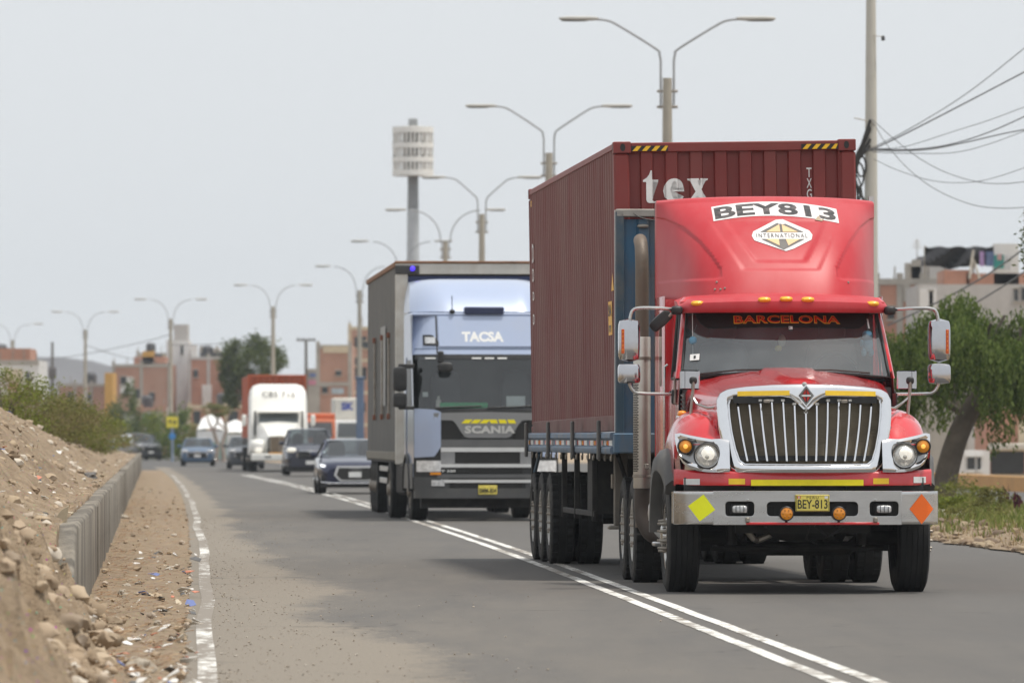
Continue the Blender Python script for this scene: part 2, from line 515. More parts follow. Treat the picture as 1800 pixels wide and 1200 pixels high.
SAND = ground_mat('sandy ground', (.25, .185, .125), (.38, .295, .205), .8, .5, (.45, .42, .38), 14.)
g = MB(); g.add([(-4500, -60, -.06), (4500, -60, -.06), (4500, 8000, -.06), (-4500, 8000, -.06)], [(0, 1, 2, 3)])
tag(g.build('ground', SAND, None, None), kind='structure')
ASPH = asphalt_mat('dusty asphalt')
ASPH2 = asphalt_mat('far asphalt', False)
ysr = frange(12, 330, 3.0)
strip('road', ASPH, lambda y: XL(y) - .16 + .05 * nz(y * .9, 3) + .04 * nz(y * 3.1, 8), lambda y: XR(y) + .15 * nz(y * .4, 9), ysr, 0, 14, lambda x, y: (x - XL(y)) / interp([(30, 1.9), (55, 1.5), (80, 1.1), (105, .9), (160, .7), (250, .55)], y))
strip('crossing_road', ASPH2, lambda y: -70.0, lambda y: 30.0, [296, 340, 385], -.004)
strip('far_road', ASPH2, lambda y: XD(min(y, 560)) - 3.4, lambda y: XD(min(y, 560)) + 6.4, frange(380, 640, 20), -.012)
strip('second_carriageway', ASPH2, lambda y: XD(y) + 12.0, lambda y: XD(y) + 18.4, frange(60, 296, 8), -.008)
def wob(y): return .07 * nz(y * .05, 2) + .018 * nz(y * .14, 7)
strip('road_edge_line', paint_mat('worn white edge paint', .86, .97, (.76, .75, .71)), lambda y: XL(y) + wob(y), lambda y: XL(y) + .118 + wob(y), frange(30, 262, .25), .004)
DLP = paint_mat('white centre line paint', .96, 1.10)
for k, dx in enumerate((-.17, .07)):
    strip('centre_line', DLP, lambda y: XD(y) - .11 * (1 - sstep(38, 95, y)) + dx + .012 * nz(y * .35, k), lambda y: XD(y) - .11 * (1 - sstep(38, 95, y)) + dx + .105 + .012 * nz(y * .35, k), frange(30, 262, .8), .004)

# ---- dirt shoulder and bank behind the wall (one height field)
def crest(Y): return interp([(30, 1.55), (55, 1.72), (76, 1.86), (100, 1.72), (150, 1.32), (200, 1.15), (262, .95), (285, .35), (300, .0)], Y)
def bank_z(u, Y):
    n = fbm(u * .9 + 3, Y * .55, 4)
    fine = fbm(u * 4.5, Y * 3.0 + 9, 3)
    near = 1 - sstep(45.8, 49.6, Y)                     # collapsed stretch: the dirt spills over the wall
    endf = 1 - sstep(258, 282, Y)
    sh = .035 + .05 * sstep(-.9, 0, u) * (.7 + n) + .010 * fine
    sh = lerp(.014 + .008 * fine, sh, sstep(-1.35, -.75, u))
    top = .80 + (crest(Y) - .80) * sstep(.15, 1.7, u) + .10 * n * sstep(.2, .8, u) + .06 * fine
    top += -.35 * sstep(3.5, 9, u)
    clean = lerp(sh, top, 1.0 if u > .12 else 0.0)
    rid = abs(fbm(u * 2.6 + 20, Y * 2.0, 3)); spill = lerp(sh, top + .06 * fine, sstep(-.42 + .25 * n, .62 + .2 * n, u)) + (.13 * fine + .30 * (rid - .3) + .14 * (abs(fbm(u * 6, Y * 4.5, 3)) - .3) + .05 * fbm(u * 12, Y * 9, 2)) * sstep(-.3, .25, u)
    z = lerp(clean, spill, near)
    return lerp(.012, z, sstep(22, 33, Y) * (1 - sstep(8, 15.5, u))) * endf
us = [-1.35 + .09 * i for i in range(15)] + [-.06, .03, .1, .13, .2] + [.27 + .07 * i for i in range(24)] + [2.0 + .18 * i for i in range(14)] + [4.7, 5.6, 6.8, 8.5, 11, 16]
bys = frange(20, 33, .3) + frange(33.1, 52, .09) + frange(52.1, 80, .16) + frange(80.3, 130, .3) + frange(130.6, 300, 1.1)
DIRT = ground_mat('dry brown dirt', (.18, .130, .083), (.37, .283, .192), 5.0, 1.0, (.46, .41, .34), 24.)
mb = MB()
mb.loft([[(XW(Y) - u if u > -1.3 else XL(Y) - .11 + .05 * nz(Y * .8, 31) + .03 * nz(Y * 3.3, 4), Y, bank_z(u, Y)) for u in us] for Y in bys])
# keep the strip from overrunning the asphalt: squeeze the shoulder between wall foot and road edge
nU = len(us)
for i, Y in enumerate(bys):
    e = mb.v[i * nU][0]
    for j, u in enumerate(us):
        if u < -.1:
            t = (u + 1.35) / 1.25
            x = lerp(e, XW(Y) + .1, t); z = bank_z(u, Y)
            mb.v[i * nU + j] = (x, Y, z if j else .010)
bank = tag(mb.build('dirt_bank', DIRT, None, 60), kind='structure')

# ---- retaining wall, cast in panels
CONC = mat('old stained concrete', (.27, .24, .195), .92, var=.30, vs=2.2, bump=.9, bs=16, dirt=(.075, .066, .054), damt=.85, ds=1.6, dlo=.40, dhi=.60, stretch=(1.6, 1.3, .28))
wall = thing('retaining_wall', 'low weathered concrete retaining wall holding back the dirt bank', 'wall', (0, 0, 0))
y = 48.2
k = 0
while y < 272:
    ln = 5.6 + .5 * R.random()
    if k == 0: ln = 2.1
    y1 = min(y + ln, 273)
    off = .005 * R.uniform(-1, 1); tp = .80 + .010 * R.uniform(-1, 1)
    mb = MB(); rings = []
    n = max(4, int(ln / .35))
    for i in range(n + 1):
        Y = lerp(y, y1 - .012, i / n); xf_ = XW(Y) + off
        tz = tp - .30 * (1 - sstep(48.0, 50.1, Y)) + .018 * nz(Y * 2.3, 4) - (.06 * max(0, nz(Y * 1.3, 14)) if k < 6 else 0)
        c = .02 + .010 * abs(nz(Y * 2, 6))
        rings.append([(xf_ + .004 * nz(Y * .3, .1), Y, -.05), (xf_ + .004 * nz(Y * .3, .6), Y, .35), (xf_ + .003 * nz(Y * .5, .9), Y, tz - c), (xf_ - c, Y, tz), (xf_ - .20, Y, tz - .01), (xf_ - .24, Y, tz - .05), (xf_ - .24, Y, -.05)])
    mb.loft(rings, True, True)
    mb.build('wall_panel', CONC, wall, 50)
    y = y1; k += 1

# ---- loose stones on bank, shoulder and road edge (uncountable)
def stone_verts(r, rnd, flat=.6):
    vs = []
    for (a, b, c) in ((1,0,0),(-1,0,0),(0,1,0),(0,-1,0),(0,0,1),(0,0,-1),(.6,.6,.5),(-.6,.6,.5),(.6,-.6,.5),(-.6,-.6,.5)):
        k = r * rnd.uniform(.65, 1.15)
        vs.append((a * k, b * k * rnd.uniform(.8, 1.2), c * k * flat))
    return vs
ST_F = [(4,6,8),(4,7,6),(4,9,7),(4,8,9),(0,6,2,),(0,8,6),(0,3,8),(3,9,8),(3,1,9),(1,7,9),(1,2,7),(2,6,7),(5,0,2),(5,3,0),(5,1,3),(5,2,1)]
_bm = bmesh.new(); bmesh.ops.create_icosphere(_bm, subdivisions=2, radius=1); _bm.verts.index_update()
ICO_V = [v.co.copy() for v in _bm.verts]; ICO_F = [tuple(v.index for v in f.verts) for f in _bm.faces]; _bm.free()
def round_stone(r, rnd, flat):
    s = rnd.uniform(0, 50); a, b = rnd.uniform(.75, 1.25), rnd.uniform(.75, 1.25)
    out = []
    for d in ICO_V:
        k = r * (1 + .55 * nz(d.x * 1.3 + s, d.y * 1.3, d.z * 1.3) + .25 * nz(d.x * 3 + s, d.y * 3, d.z * 3))
        out.append((d.x * k * a, d.y * k * b, d.z * k * flat))
    return out
def scatter(name, m, n, pos, rad, flat=.6, seed=1):
    rnd = random.Random(seed); mb = MB()
    for i in range(n):
        p = pos(rnd)
        r = rad(rnd)
        if r > .028:
            mb.add([(p[0] + x, p[1] + y, p[2] + z) for x, y, z in round_stone(r, rnd, flat)], ICO_F); continue
        a = rnd.uniform(0, 6.28); ca, sa = math.cos(a), math.sin(a)
        mb.add([(p[0] + x * ca - y * sa, p[1] + x * sa + y * ca, p[2] + z) for x, y, z in stone_verts(r, rnd, flat)], ST_F)
    return tag(mb.build(name, m, None, 50), kind='stuff')
def isl_mat(name, cols, rough=.85):
    """colour picked per loose piece"""
    m = bpy.data.materials.new(name); m.use_nodes = True
    N = m.node_tree.nodes; L = m.node_tree.links; b = N['Principled BSDF']
    g_ = N.new('ShaderNodeNewGeometry'); cr = N.new('ShaderNodeValToRGB'); cr.color_ramp.interpolation = 'CONSTANT'
    el = cr.color_ramp.elements
    while len(el) < len(cols): el.new(.5)
    for i, c in enumerate(cols):
        el[i].position = i / len(cols); el[i].color = (*c, 1)
    L.new(g_.outputs['Random Per Island'], cr.inputs[0]); L.new(cr.outputs[0], b.inputs['Base Color'])
    b.inputs['Roughness'].default_value = rough
    return m
STONE = isl_mat('mixed pebbles', [(.37,.28,.19),(.32,.24,.16),(.44,.36,.28),(.26,.20,.14),(.52,.46,.38),(.35,.265,.18),(.30,.23,.155),(.39,.30,.20)])
def pos_bank(r):
    Y = 36 + (250 - 36) * r.random() ** 2.2; u = r.uniform(.15, 2.6)
    if Y < 52: u = r.uniform(-.3, 1.6)
    return (XW(Y) - u, Y, bank_z(u, Y) + .005)
def pos_sh(r):
    Y = 36 + 150 * r.random() ** 1.9; u = -r.random() ** 1.3 * 1.1
    x = XW(Y) - u
    x = min(x, XL(Y) - .1)
    return (x, Y, .045 + .05 * sstep(-.9, 0, u))
def pos_rd(r):
    Y = 38 + 85 * r.random() ** 1.5; d = -math.log(1 - r.random()) * .62 + .1
    return (XL(Y) + d, Y, .006)
scatter('gravel', STONE, 5200, pos_bank, lambda r: .008 + .060 * r.random() ** 5, .75, 3)
scatter('shoulder_gravel', STONE, 800, pos_sh, lambda r: .006 + .030 * r.random() ** 4, .8, 4)
scatter('road_grit', isl_mat('grit', [(.26,.22,.18),(.36,.30,.23),(.19,.16,.13),(.40,.34,.27),(.28,.24,.18),(.24,.20,.16),(.44,.40,.34)]), 2400, pos_rd, lambda r: .0035 + .009 * r.random() ** 3, .6, 5)
scatter('earth_clods', isl_mat('earth clods', [(.34,.255,.17),(.29,.215,.14),(.38,.29,.20),(.25,.185,.12),(.41,.32,.22)]), 600, lambda r: (lambda Y, u: (XW(Y) - u, Y, bank_z(u, Y) - .01))(36.5 + 10.5 * r.random(), r.uniform(-.25, 1.1)), lambda r: .012 + .075 * r.random() ** 3.5, .85, 6)
# wind-blown brown twigs and leaves along the wall foot
rnd = random.Random(31); mb = MB()
for i in range(2600):
    Y = 40 + 110 * rnd.random() ** 1.7; t = rnd.random() ** 1.6
    band = fbm(t * 3, Y * .35, 2)
    if band < -.1: continue
    p = Vector((lerp(XW(Y) + .03, XL(Y) - .12, t), Y, .05 + .045 * (1 - t))); a = rnd.gauss(0, .5); l = rnd.uniform(.02, .10)
    d = Vector((math.cos(a), math.sin(a), rnd.uniform(0, .25))) * l; w = Vector((-math.sin(a), math.cos(a), 0)) * rnd.uniform(.003, .010)
    mb.add([p - w, p + w, p + d + w * .6 + Vector((0, 0, .006)), p + d - w * .6], [(0, 1, 2, 3)])
tag(mb.build('twig_litter', isl_mat('brown twigs', [(.20,.12,.065),(.28,.18,.10),(.15,.095,.055),(.34,.24,.14),(.24,.13,.06)]), None, None), kind='stuff')
# litter trodden into the bank: scraps too many to count
rnd = random.Random(11); mb = MB()
for i in range(420):
    if rnd.random() < .55:
        Y = 37 + 90 * rnd.random() ** 1.5; u = rnd.uniform(.1, 2.2) if Y > 52 else rnd.uniform(-.2, 1.4)
        p = Vector((XW(Y) - u, Y, bank_z(u, Y) + .012))
    else:
        Y = 38 + 45 * rnd.random() ** 1.7; t = rnd.random() ** .7
        p = Vector((lerp(XW(Y) + .05, XL(Y) - .02, t), Y, .05))
    s = .015 + .055 * rnd.random() ** 2.5
    M = Matrix.Rotation(rnd.uniform(0, 6.28), 3, 'Z') @ Matrix.Rotation(rnd.uniform(-.6, .6), 3, 'X') @ Matrix.Rotation(rnd.uniform(-.5, .5), 3, 'Y')
    q = [Vector((-s, -s * .6, 0)), Vector((s * .2, -s * .8, s * .25)), Vector((s, -s * .2, 0)), Vector((s * .8, s * .7, s * .12)), Vector((-s * .4, s * .6, .1 * s))]
    lo = [Vector((v.x, v.y, v.z - .004)) for v in q]
    mb.add([p + M @ v for v in q + lo], [(0,1,2,3,4), (9,8,7,6,5), (0,5,6,1), (1,6,7,2), (2,7,8,3), (3,8,9,4), (4,9,5,0)])
LIT = isl_mat('sun bleached litter', [(.72,.70,.66),(.62,.58,.50),(.75,.74,.72),(.50,.42,.30),(.68,.66,.62),(.10,.10,.10),(.55,.20,.12),(.66,.62,.54),(.12,.16,.36),(.45,.40,.33),(.70,.68,.64),(.30,.22,.14)], .6)
tag(mb.build('litter', LIT, None, None), kind='stuff')
# dry straw on the bank
rnd = random.Random(12); mb = MB()
for i in range(1500):
    Y = 48 + 70 * rnd.random() ** 1.6; u = rnd.uniform(.1, 1.8)
    p = Vector((XW(Y) - u, Y, bank_z(u, Y) + .01)); a = rnd.uniform(0, 6.28); l = rnd.uniform(.05, .16)
    d = Vector((math.cos(a), math.sin(a), rnd.uniform(0, .5))) * l; w = Vector((-math.sin(a), math.cos(a), 0)) * .0035
    mb.add([p - w, p + w, p + d + Vector((0, 0, .004))], [(0, 1, 2)])
tag(mb.build('dry_grass', isl_mat('straw', [(.42,.30,.16),(.36,.25,.13),(.48,.37,.22),(.30,.20,.11)]), None, None), kind='stuff')

# ---- rocks and rubbish that can be told apart
ROCK = mat('pale rock', (.40, .35, .28), .9, var=.2, vs=6, bump=.7, bs=18, dirt=(.3,.22,.15), damt=.5, ds=6)
def rock(p, r, label, cat='rock', m=ROCK, seed=1, sq=(1,1,.65), nm='rock'):
    bm = bmesh.new(); bmesh.ops.create_icosphere(bm, subdivisions=3, radius=1)
    for v in bm.verts:
        d = v.co.normalized()
        k = 1 + .45 * nz(d.x * 1.6 + seed, d.y * 1.6, d.z * 1.6) + .25 * nz(d.x * 3.4, d.y * 3.4 + seed, d.z * 3.4) + .14 * nz(d.x * 8, d.y * 8 + seed, d.z * 8)
        v.co = Vector((d.x * sq[0], d.y * sq[1], d.z * sq[2])) * k * r
    me = bpy.data.meshes.new(nm); bm.to_mesh(me); bm.free()
    me.materials.append(m); me.shade_smooth(); me.set_sharp_from_angle(angle=math.radians(40))
    o = link(nm, me, None, p, (0, 0, seed * 1.3))
    return tag(o, label, cat, 'rocks along the dirt shoulder')
def gpt(px, py, dz=0):
    Y = FPX * EYE / (py - 768); return Vector(((px - 900) * Y / FPX, Y, dz))
rock(gpt(248, 1190, .05), .085, 'pale rounded stone in the litter at the foot of the shoulder', seed=1)
rock(gpt(232, 1178, .05), .06, 'smaller stone leaning against the pale rounded stone', seed=2)
rock(gpt(214, 1060, .06), .055, 'tan pointed stone standing midway along the shoulder', seed=3, sq=(.8, .8, 1.0))
rock(gpt(222, 1040, .05), .045, 'flat tan stone just beyond the pointed one', seed=4)
rock(gpt(277, 1106, .05), .03, 'small grey pebble stone beside the worn edge line', seed=6)
rock(gpt(213, 920, .09), .10, 'bone white broken stone lying at the wall foot', seed=7, sq=(1.2, .7, .6))
def on_bank(px, Y, dz=0):
    X = (px - 900) * Y / FPX; return Vector((X, Y, bank_z(XW(Y) - X, Y) + dz))
rock(on_bank(14, 66, .0), .10, 'large brown clod near the top of the dirt bank', 'rock', mat('brown clod', (.26,.19,.125), .95, var=.25, vs=6, bump=.8, bs=14), 9)
rock(on_bank(52, 62, .02), .085, 'tan clod halfway down the dirt bank slope', 'rock', _mats['brown clod'], 10)
rock(on_bank(156, 96, .04), .13, 'dark grey stone on the crest end of the bank', 'rock', mat('grey rock', (.15,.14,.13), .9, var=.3, vs=5, bump=.6), 13, (1.2, .8, .5))
for i, (px, py_, r_, sd) in enumerate(((30, 1000, .16, 21), (85, 960, .12, 22), (75, 1075, .15, 23), (20, 1120, .20, 24), (108, 1040, .11, 25), (60, 900, .10, 26), (118, 985, .09, 28))):
    Y = 43.0 + i * .7
    rock(on_bank(px, Y, -.02), r_ * .5, ['lumpy dirt clod lowest in the crumbling bank heap', 'sandy clod bulging beside the broken wall end', 'crumbled earth lump under the bulging clod', 'biggest earth lump at the frame edge of the heap', 'rounded lump tucked against the wall end', 'pale clod on top of the crumbling heap', 'small clod wedged on the broken wall corner'][i], 'rock', mat('sandy clod', (.34,.255,.17), .95, var=.25, vs=5, bump=.9, bs=16), sd, (1, 1, .8))
def scrap(px, Y, pts, label, cat, m, rot=(0,0,0), th=.008, nm='scrap'):
    mb = MB(); n = len(pts)
    mb.add([(x, -th/2, z) for x, z in pts] + [(x, th/2, z) for x, z in pts], [tuple(range(n)), tuple(range(2*n-1, n-1, -1))] + [((i+1) % n, i, n+i, n+(i+1) % n) for i in range(n)])
    o = mb.build(nm, m, None, None, on_bank(px, Y)); o.rotation_euler = rot
    return tag(o, label, cat, 'rubbish on the dirt bank')
CARD = mat('weathered cardboard', (.50,.42,.30), .9, var=.15, vs=8, bump=.2)
scrap(112, 51.6, [(-.10, 0), (.02, .0), (.035, .14), (-.02, .11)], 'tan cardboard flap standing up by the wall top', 'cardboard', CARD, (.1, 0, .2), nm='cardboard_piece')
scrap(62, 52.4, [(-.10, -.07), (.12, -.10), (.09, .03), (-.07, .08)], 'cream board fragment lying flat on the bank', 'cardboard', mat('cream board', (.66,.60,.47), .8, var=.1, vs=9), (1.2, .1, .3), nm='board_piece')
scrap(70, 53.5, [(-.05, -.01), (.0, .02), (.06, -.005), (.07, -.03), (.0, .0)], 'curled black rubber strip on the bank', 'rubber strip', BLACK, (.9, 0, -.2), nm='rubber_strip')
scrap(75, 51.0, [(-.03, -.02), (.03, -.015), (.035, .015), (-.02, .02)], 'small bright red plastic scrap on the bank', 'plastic scrap', mat('red plastic', (.7,.03,.05), .4), (1.0, 0, .4), nm='plastic_scrap')
scrap(45, 51.2, [(-.04, -.02), (.04, -.02), (.03, .03), (-.03, .025)], 'pale blue plastic scrap on the bank', 'plastic scrap', mat('pale blue plastic', (.42,.50,.58), .4), (1.0, 0, .1), nm='plastic_scrap')

# ------------------------------------------------------------------ wheels (shared meshes)
def tyre_mesh(Rr, w, lug=False, n=72, grooves=4, name='tyre'):
    """axis along x, outer face at +x = w/2"""
    h = w / 2; mb = MB()
    prof = [(Rr*.60, h*.78), (Rr*.66, h*.97), (Rr*.80, h*1.02), (Rr*.92, h*.97), (Rr*.975, h*.88)]
    g = []
    if not lug:
        for i in range(grooves + 1):
            a = lerp(h*.86, -h*.86, i/(grooves+1)); b = lerp(h*.86, -h*.86, (i+1)/(grooves+1))
            g += [(Rr, a - .004), (Rr, b + .004)]
            if i < grooves: g += [(Rr*.982, b + .003), (Rr*.982, b - .003)]
    else:
        g = [(Rr, h*.84), (Rr, h*.40), (Rr, h*.38), (Rr*.98, h*.36), (Rr*.98, h*.30), (Rr, h*.28), (Rr, -h*.28), (Rr*.98, -h*.30), (Rr*.98, -h*.36), (Rr, -h*.38), (Rr, -h*.84)]
    prof = prof + g + [(r, -a) for r, a in reversed(prof)]
    rings = []
    for r, a in prof:
        ring = []
        for k in range(n):
            t = 2*math.pi*k/n; rr = r
            if lug and abs(a) > h*.37 and r > Rr*.95 and (k % 3 == 0): rr = r*.962
            ring.append((a, rr*math.cos(t), rr*math.sin(t)))
        rings.append(ring)
    np_ = len(prof)
    for i in range(np_ - 1):
        mb.cur = 1 if 4 <= i < np_ - 5 else 0
        mb.loft([rings[i], rings[i+1]], True)
    # raised lettering ring on the wall
    mb.cur = 0
    mb.lathe([(Rr*.72, h*1.0), (Rr*.725, h*1.03), (Rr*.735, h*1.03), (Rr*.74, h*1.0)], (0,0,0), (1,0,0), n)
    return mb.mesh(name, [RUBBER, TREAD], 30)
def steer_rim_mesh(Rr, w, m, name='rim'):
    h = w / 2; mb = MB()
    mb.lathe([(Rr*.61, h*.80), (Rr*.60, h*.90), (Rr*.56, h*.88), (Rr*.54, h*.55), (Rr*.50, h*.50), (Rr*.34, h*.86), (Rr*.30, h*.92), (Rr*.21, h*.94), (Rr*.20, h*1.15), (Rr*.16, h*1.22), (0, h*1.22)], (0,0,0), (1,0,0), 40)
    return mb.mesh(name, m, 40)
def drive_rim_mesh(Rr, w, m, name='rim'):
    h = w / 2; mb = MB()
    mb.lathe([(Rr*.61, h*.80), (Rr*.60, h*.92), (Rr*.56, h*.90), (Rr*.53, h*.30), (Rr*.50, -h*.3), (Rr*.36, -h*.5), (Rr*.24, -h*.4), (Rr*.22, h*.35), (Rr*.15, h*.55), (0, h*.55)], (0,0,0), (1,0,0), 40)
    return mb.mesh(name, m, 40)
def holes_mesh(Rr, w, n=10, rad=.43, a=.70):
    mb = MB(); h = w/2
    for k in range(n):
        t = 2*math.pi*k/n
        y, z = Rr*rad*math.cos(t), Rr*rad*math.sin(t)
        mb.lathe([(Rr*.055, h*a - .01), (Rr*.055, h*a + .012), (0, h*a + .012)], (0, y, z), (1,0,0), 12)
    return mb.mesh('hand_hole', BLACK, 40)
def lug_mesh(Rr, w, n=10, rad=.27, long=.055, m=None):
    mb = MB(); h = w/2
    for k in range(n):
        t = 2*math.pi*(k+.5)/n
        y, z = Rr*rad*math.cos(t), Rr*rad*math.sin(t)
        mb.lathe([(.019, h*.9), (.019, h*.9+long*.4), (.015, h*.9+long*.55), (.012, h*.9+long), (0, h*.9+long+.004)], (0, y, z), (1,0,0), 10)
    return mb.mesh('lug_nut', m or CHROME_DULL, 40)
def mount_wheel(parent, x, y, z, side, tyre, rim, extra=()):
    """side -1/+1: outer face towards -x/+x"""
    w = empty('wheel', parent, (x, y, z), (0, 0, 0 if side > 0 else math.pi))
    link('tyre', tyre, w); 
    if rim: link('rim', rim, w)
    for nm, me in extra: tag(link(nm, me, w), kind='stuff')
    return w

RIM_W = mat('white painted rim', (.55,.54,.51), .5, var=.12, vs=6, dirt=(.25,.2,.15), damt=.6, ds=5)
T_STEER = tyre_mesh(.515, .30, False, 72, 4)
T_DRIVE = tyre_mesh(.515, .27, True, 84)
RIM_S = steer_rim_mesh(.515, .30, CHROME_DULL)
RIM_D = drive_rim_mesh(.515, .27, RIM_W)
HOLES_S = holes_mesh(.515, .30, 10, .43, .66)
LUGS_S = lug_mesh(.515, .30, 10, .27, .07, STEEL)
LUGS_D = lug_mesh(.515, .27, 10, .30, .02, STEEL)

# ------------------------------------------------------------------ red conventional tractor unit
D0 = 63.0
TR_SL = .055
TX = 2.694
tractor = thing('tractor_unit', 'red bonneted lorry tractor with chrome grille and dangling cab toys', 'truck', (TX, D0, 0), math.atan(TR_SL))

def nosey(x):
    a = max(0.0, abs(x) - .62)
    return .14 + .85 * a * a + .25 * a ** 4
# --- bumper: steel channel with lamp openings
BUMP = mat('brushed bumper steel', (.56,.555,.545), .20, 1., var=.10, vs=2.2, bump=.02, bs=3, dirt=(.33,.30,.26), damt=.45, ds=2.4, drough=.55, stretch=(.5,1,2))
bumper = empty('bumper', tractor)
def holed_plate(x0, x1, z0, z1, holes, yf, th=.02):
    cu = bpy.data.curves.new('plate', 'CURVE'); cu.dimensions = '2D'; cu.fill_mode = 'BOTH'; cu.extrude = th/2; cu.bevel_depth = .004; cu.bevel_resolution = 1
    for pts in [[(x0, z0), (x1, z0), (x1, z1), (x0, z1)]] + holes:
        sp = cu.splines.new('POLY'); sp.points.add(len(pts) - 1); sp.use_cyclic_u = True
        for p, q in zip(sp.points, pts): p.co = (q[0], q[1], 0, 1)
    ob = bpy.data.objects.new('plate', cu); COL.objects.link(ob); bpy.context.view_layer.update()
    me = ob.evaluated_get(bpy.context.evaluated_depsgraph_get()).to_mesh()
    mb = MB(); mb.add([(v.co.x, yf - v.co.z, v.co.y) for v in me.vertices], [tuple(reversed(p.vertices)) for p in me.polygons])
    bpy.data.objects.remove(ob); bpy.data.curves.remove(cu)
    return mb
def rr(x0, x1, z0, z1, r, slant=0.0, n=4):
    out = []
    for cx, cz, a0 in ((x1-r, z1-r, 0), (x0+r, z1-r, 90), (x0+r, z0+r, 180), (x1-r, z0+r, 270)):
        for i in range(n+1):
            a = math.radians(a0 + 90*i/n); z = cz + r*math.sin(a); x = cx + r*math.cos(a)
            t = (z1 - z) / (z1 - z0)
            out.append((x + slant * t, z))
    return out
ZB0, ZB1 = .635, .938
def bumpy(x):
    a = max(0.0, abs(x) - .80); return .02 + .30 * a * a + 9.5 * max(0, abs(x) - 1.10) ** 2
holes = [rr(-.755, -.485, .708, .848, .035, .0), rr(-.375, .465, .708, .845, .04), rr(.565, .835, .708, .848, .035)]
mb = holed_plate(-.86, .86, ZB0, ZB1, holes, .035)
for sx in (-1, 1):
    pts = [.86 + .02*i for i in range(13)] + [1.115 + .012*i for i in range(9)]
    prof = [(ZB0, .012), (ZB0 + .004, .002), (ZB0 + .012, 0), (ZB0 + .03, 0), (.787, 0), (ZB1 - .03, 0), (ZB1 - .012, 0), (ZB1 - .003, .006), (ZB1, .02)]
    rings = []
    for x in pts:
        y = bumpy(x) + .0
        rings.append([(sx*x, y + dy + .003, z) for z, dy in prof] + [(sx*x, y + .10, ZB1 - .004)])
    if sx < 0: rings = [list(reversed(r)) for r in rings]
    mb.loft(rings)
    # return of the bumper end
    xe = pts[-1]; ye = bumpy(xe)
    mb.box(sx*(xe - .012), sx*(xe + .002), ye, ye + .22, ZB0 + .01, ZB1 - .006)
mb.box(-.86, .86, .045, .13, ZB1 - .012, ZB1 - .004)
mb.box(-.86, .86, .045, .10, ZB0 + .004, ZB0 + .012)
mb.build('bumper_shell', BUMP, bumper, 40)
mb = MB(); mb.box(-.83, .88, .16, .18, .66, .90)
mb.build('bumper_backing', BLACK, bumper)
for x in (-.55, .62): 
    MB().lathe([(.012, -.012), (.012, 0), (.0, .002)][::-1], (x, .012, .86), (0, -1, 0), 12).build('bolt', CHROME_DULL, bumper)
for x in (-.55, .62):
    MB().cbox(x-.018, x+.018, -.03, .03, .655, .70, .006).build('bracket', STEEL, bumper)
MB().cbox(-.565, .655, -.012, .03, .632, .655, .006).build('red_bar', RED, bumper)
for x in (-.62, .70):
    m_ = MB(); m_.sbox((x, .03, .775), (.068, .03, .036), 4); m_.build('fog_lamp', LAMP_CLEAR, bumper)
    m_ = MB(); m_.cbox(x-.085, x+.085, .045, .10, .725, .825, .01); m_.build('fog_lamp_housing', BLACK, bumper)
    m_ = MB()
    for k in range(3): m_.box(x - .036 + k*.036 - .003, x - .036 + k*.036 + .003, -.003, .002, .745, .806)
    m_.build('lamp_divider', BLACK, bumper)
for x in (-.195, .285):
    o = empty('spot_lamp', bumper)
    MB().lathe([(.066, .05), (.066, -.01), (.060, -.016), (.055, -.01)], (x, -.02, .735), (0, 1, 0), 28).build('lamp_rim', BLACK, o)
    MB().lathe([(.056, -.01), (.03, -.02), (0, -.022)], (x, -.02, .735), (0, 1, 0), 28).build('lamp_lens', AMBER, o)
    q = MB()
    for k in range(6):
        a = math.radians(60*k); q.lathe([(.010, 0), (.008, -.008), (0, -.01)], (x + .034*math.cos(a), -.034, .735 + .034*math.sin(a)), (0,1,0), 8)
    q.build('lamp_led', mat('amber dark', (.55,.20,.01), .3, var=.1), o)
    MB().cyl((x, .0, .69), (x, .02, .64), .012, 8).build('lamp_bracket', BLACK, o)
# plate
pl = empty('number_plate', bumper)
px0, px1, pz0, pz1 = -.113, .195, .754, .906
MB().cbox(px0, px1, -.028, -.014, pz0, pz1, .004).build('plate_sheet', PLATE_Y, pl)
f_ = lambda x, z: (x, -.031, z)
q = MB(); put_text(q, 'BEY-813', px0 + .017, px1 - .017, pz0 + .026, pz0 + .108, f_, .012, 1.0)
put_text(q, 'PERU', px0 + .10, px1 - .10, pz1 - .036, pz1 - .014, f_, .0, 1.25)
for a, b, c, d in ((px0+.004, px1-.004, pz0+.004, pz0+.008), (px0+.004, px1-.004, pz1-.008, pz1-.004), (px0+.004, px0+.008, pz0+.008, pz1-.008), (px1-.008, px1-.004, pz0+.008, pz1-.008)):
    q.add([f_(a, c), f_(b, c), f_(b, d), f_(a, d)], [(0,1,2,3)])
q.build('plate_lettering', INK, pl, None)
q = MB(); q.cur = 0
for k, (a, b) in enumerate(((.014, .024), (.034, .044))): q.add([f_(px0+a, pz1-.034), f_(px0+b, pz1-.034), f_(px0+b, pz1-.012), f_(px0+a, pz1-.012)], [(0,1,2,3)])
q.build('plate_flag', RED_TAPE, pl, None)
q = MB(); q.add([f_(px1-.045, pz1-.034), f_(px1-.013, pz1-.034), f_(px1-.013, pz1-.012), f_(px1-.045, pz1-.012)], [(0,1,2,3)]); q.add([f_(px0+.024, pz1-.034), f_(px0+.034, pz1-.034), f_(px0+.034, pz1-.012), f_(px0+.024, pz1-.012)], [(0,1,2,3)])
tag(q.build('plate_hologram', WHITE_PL, pl, None), kind='stuff')
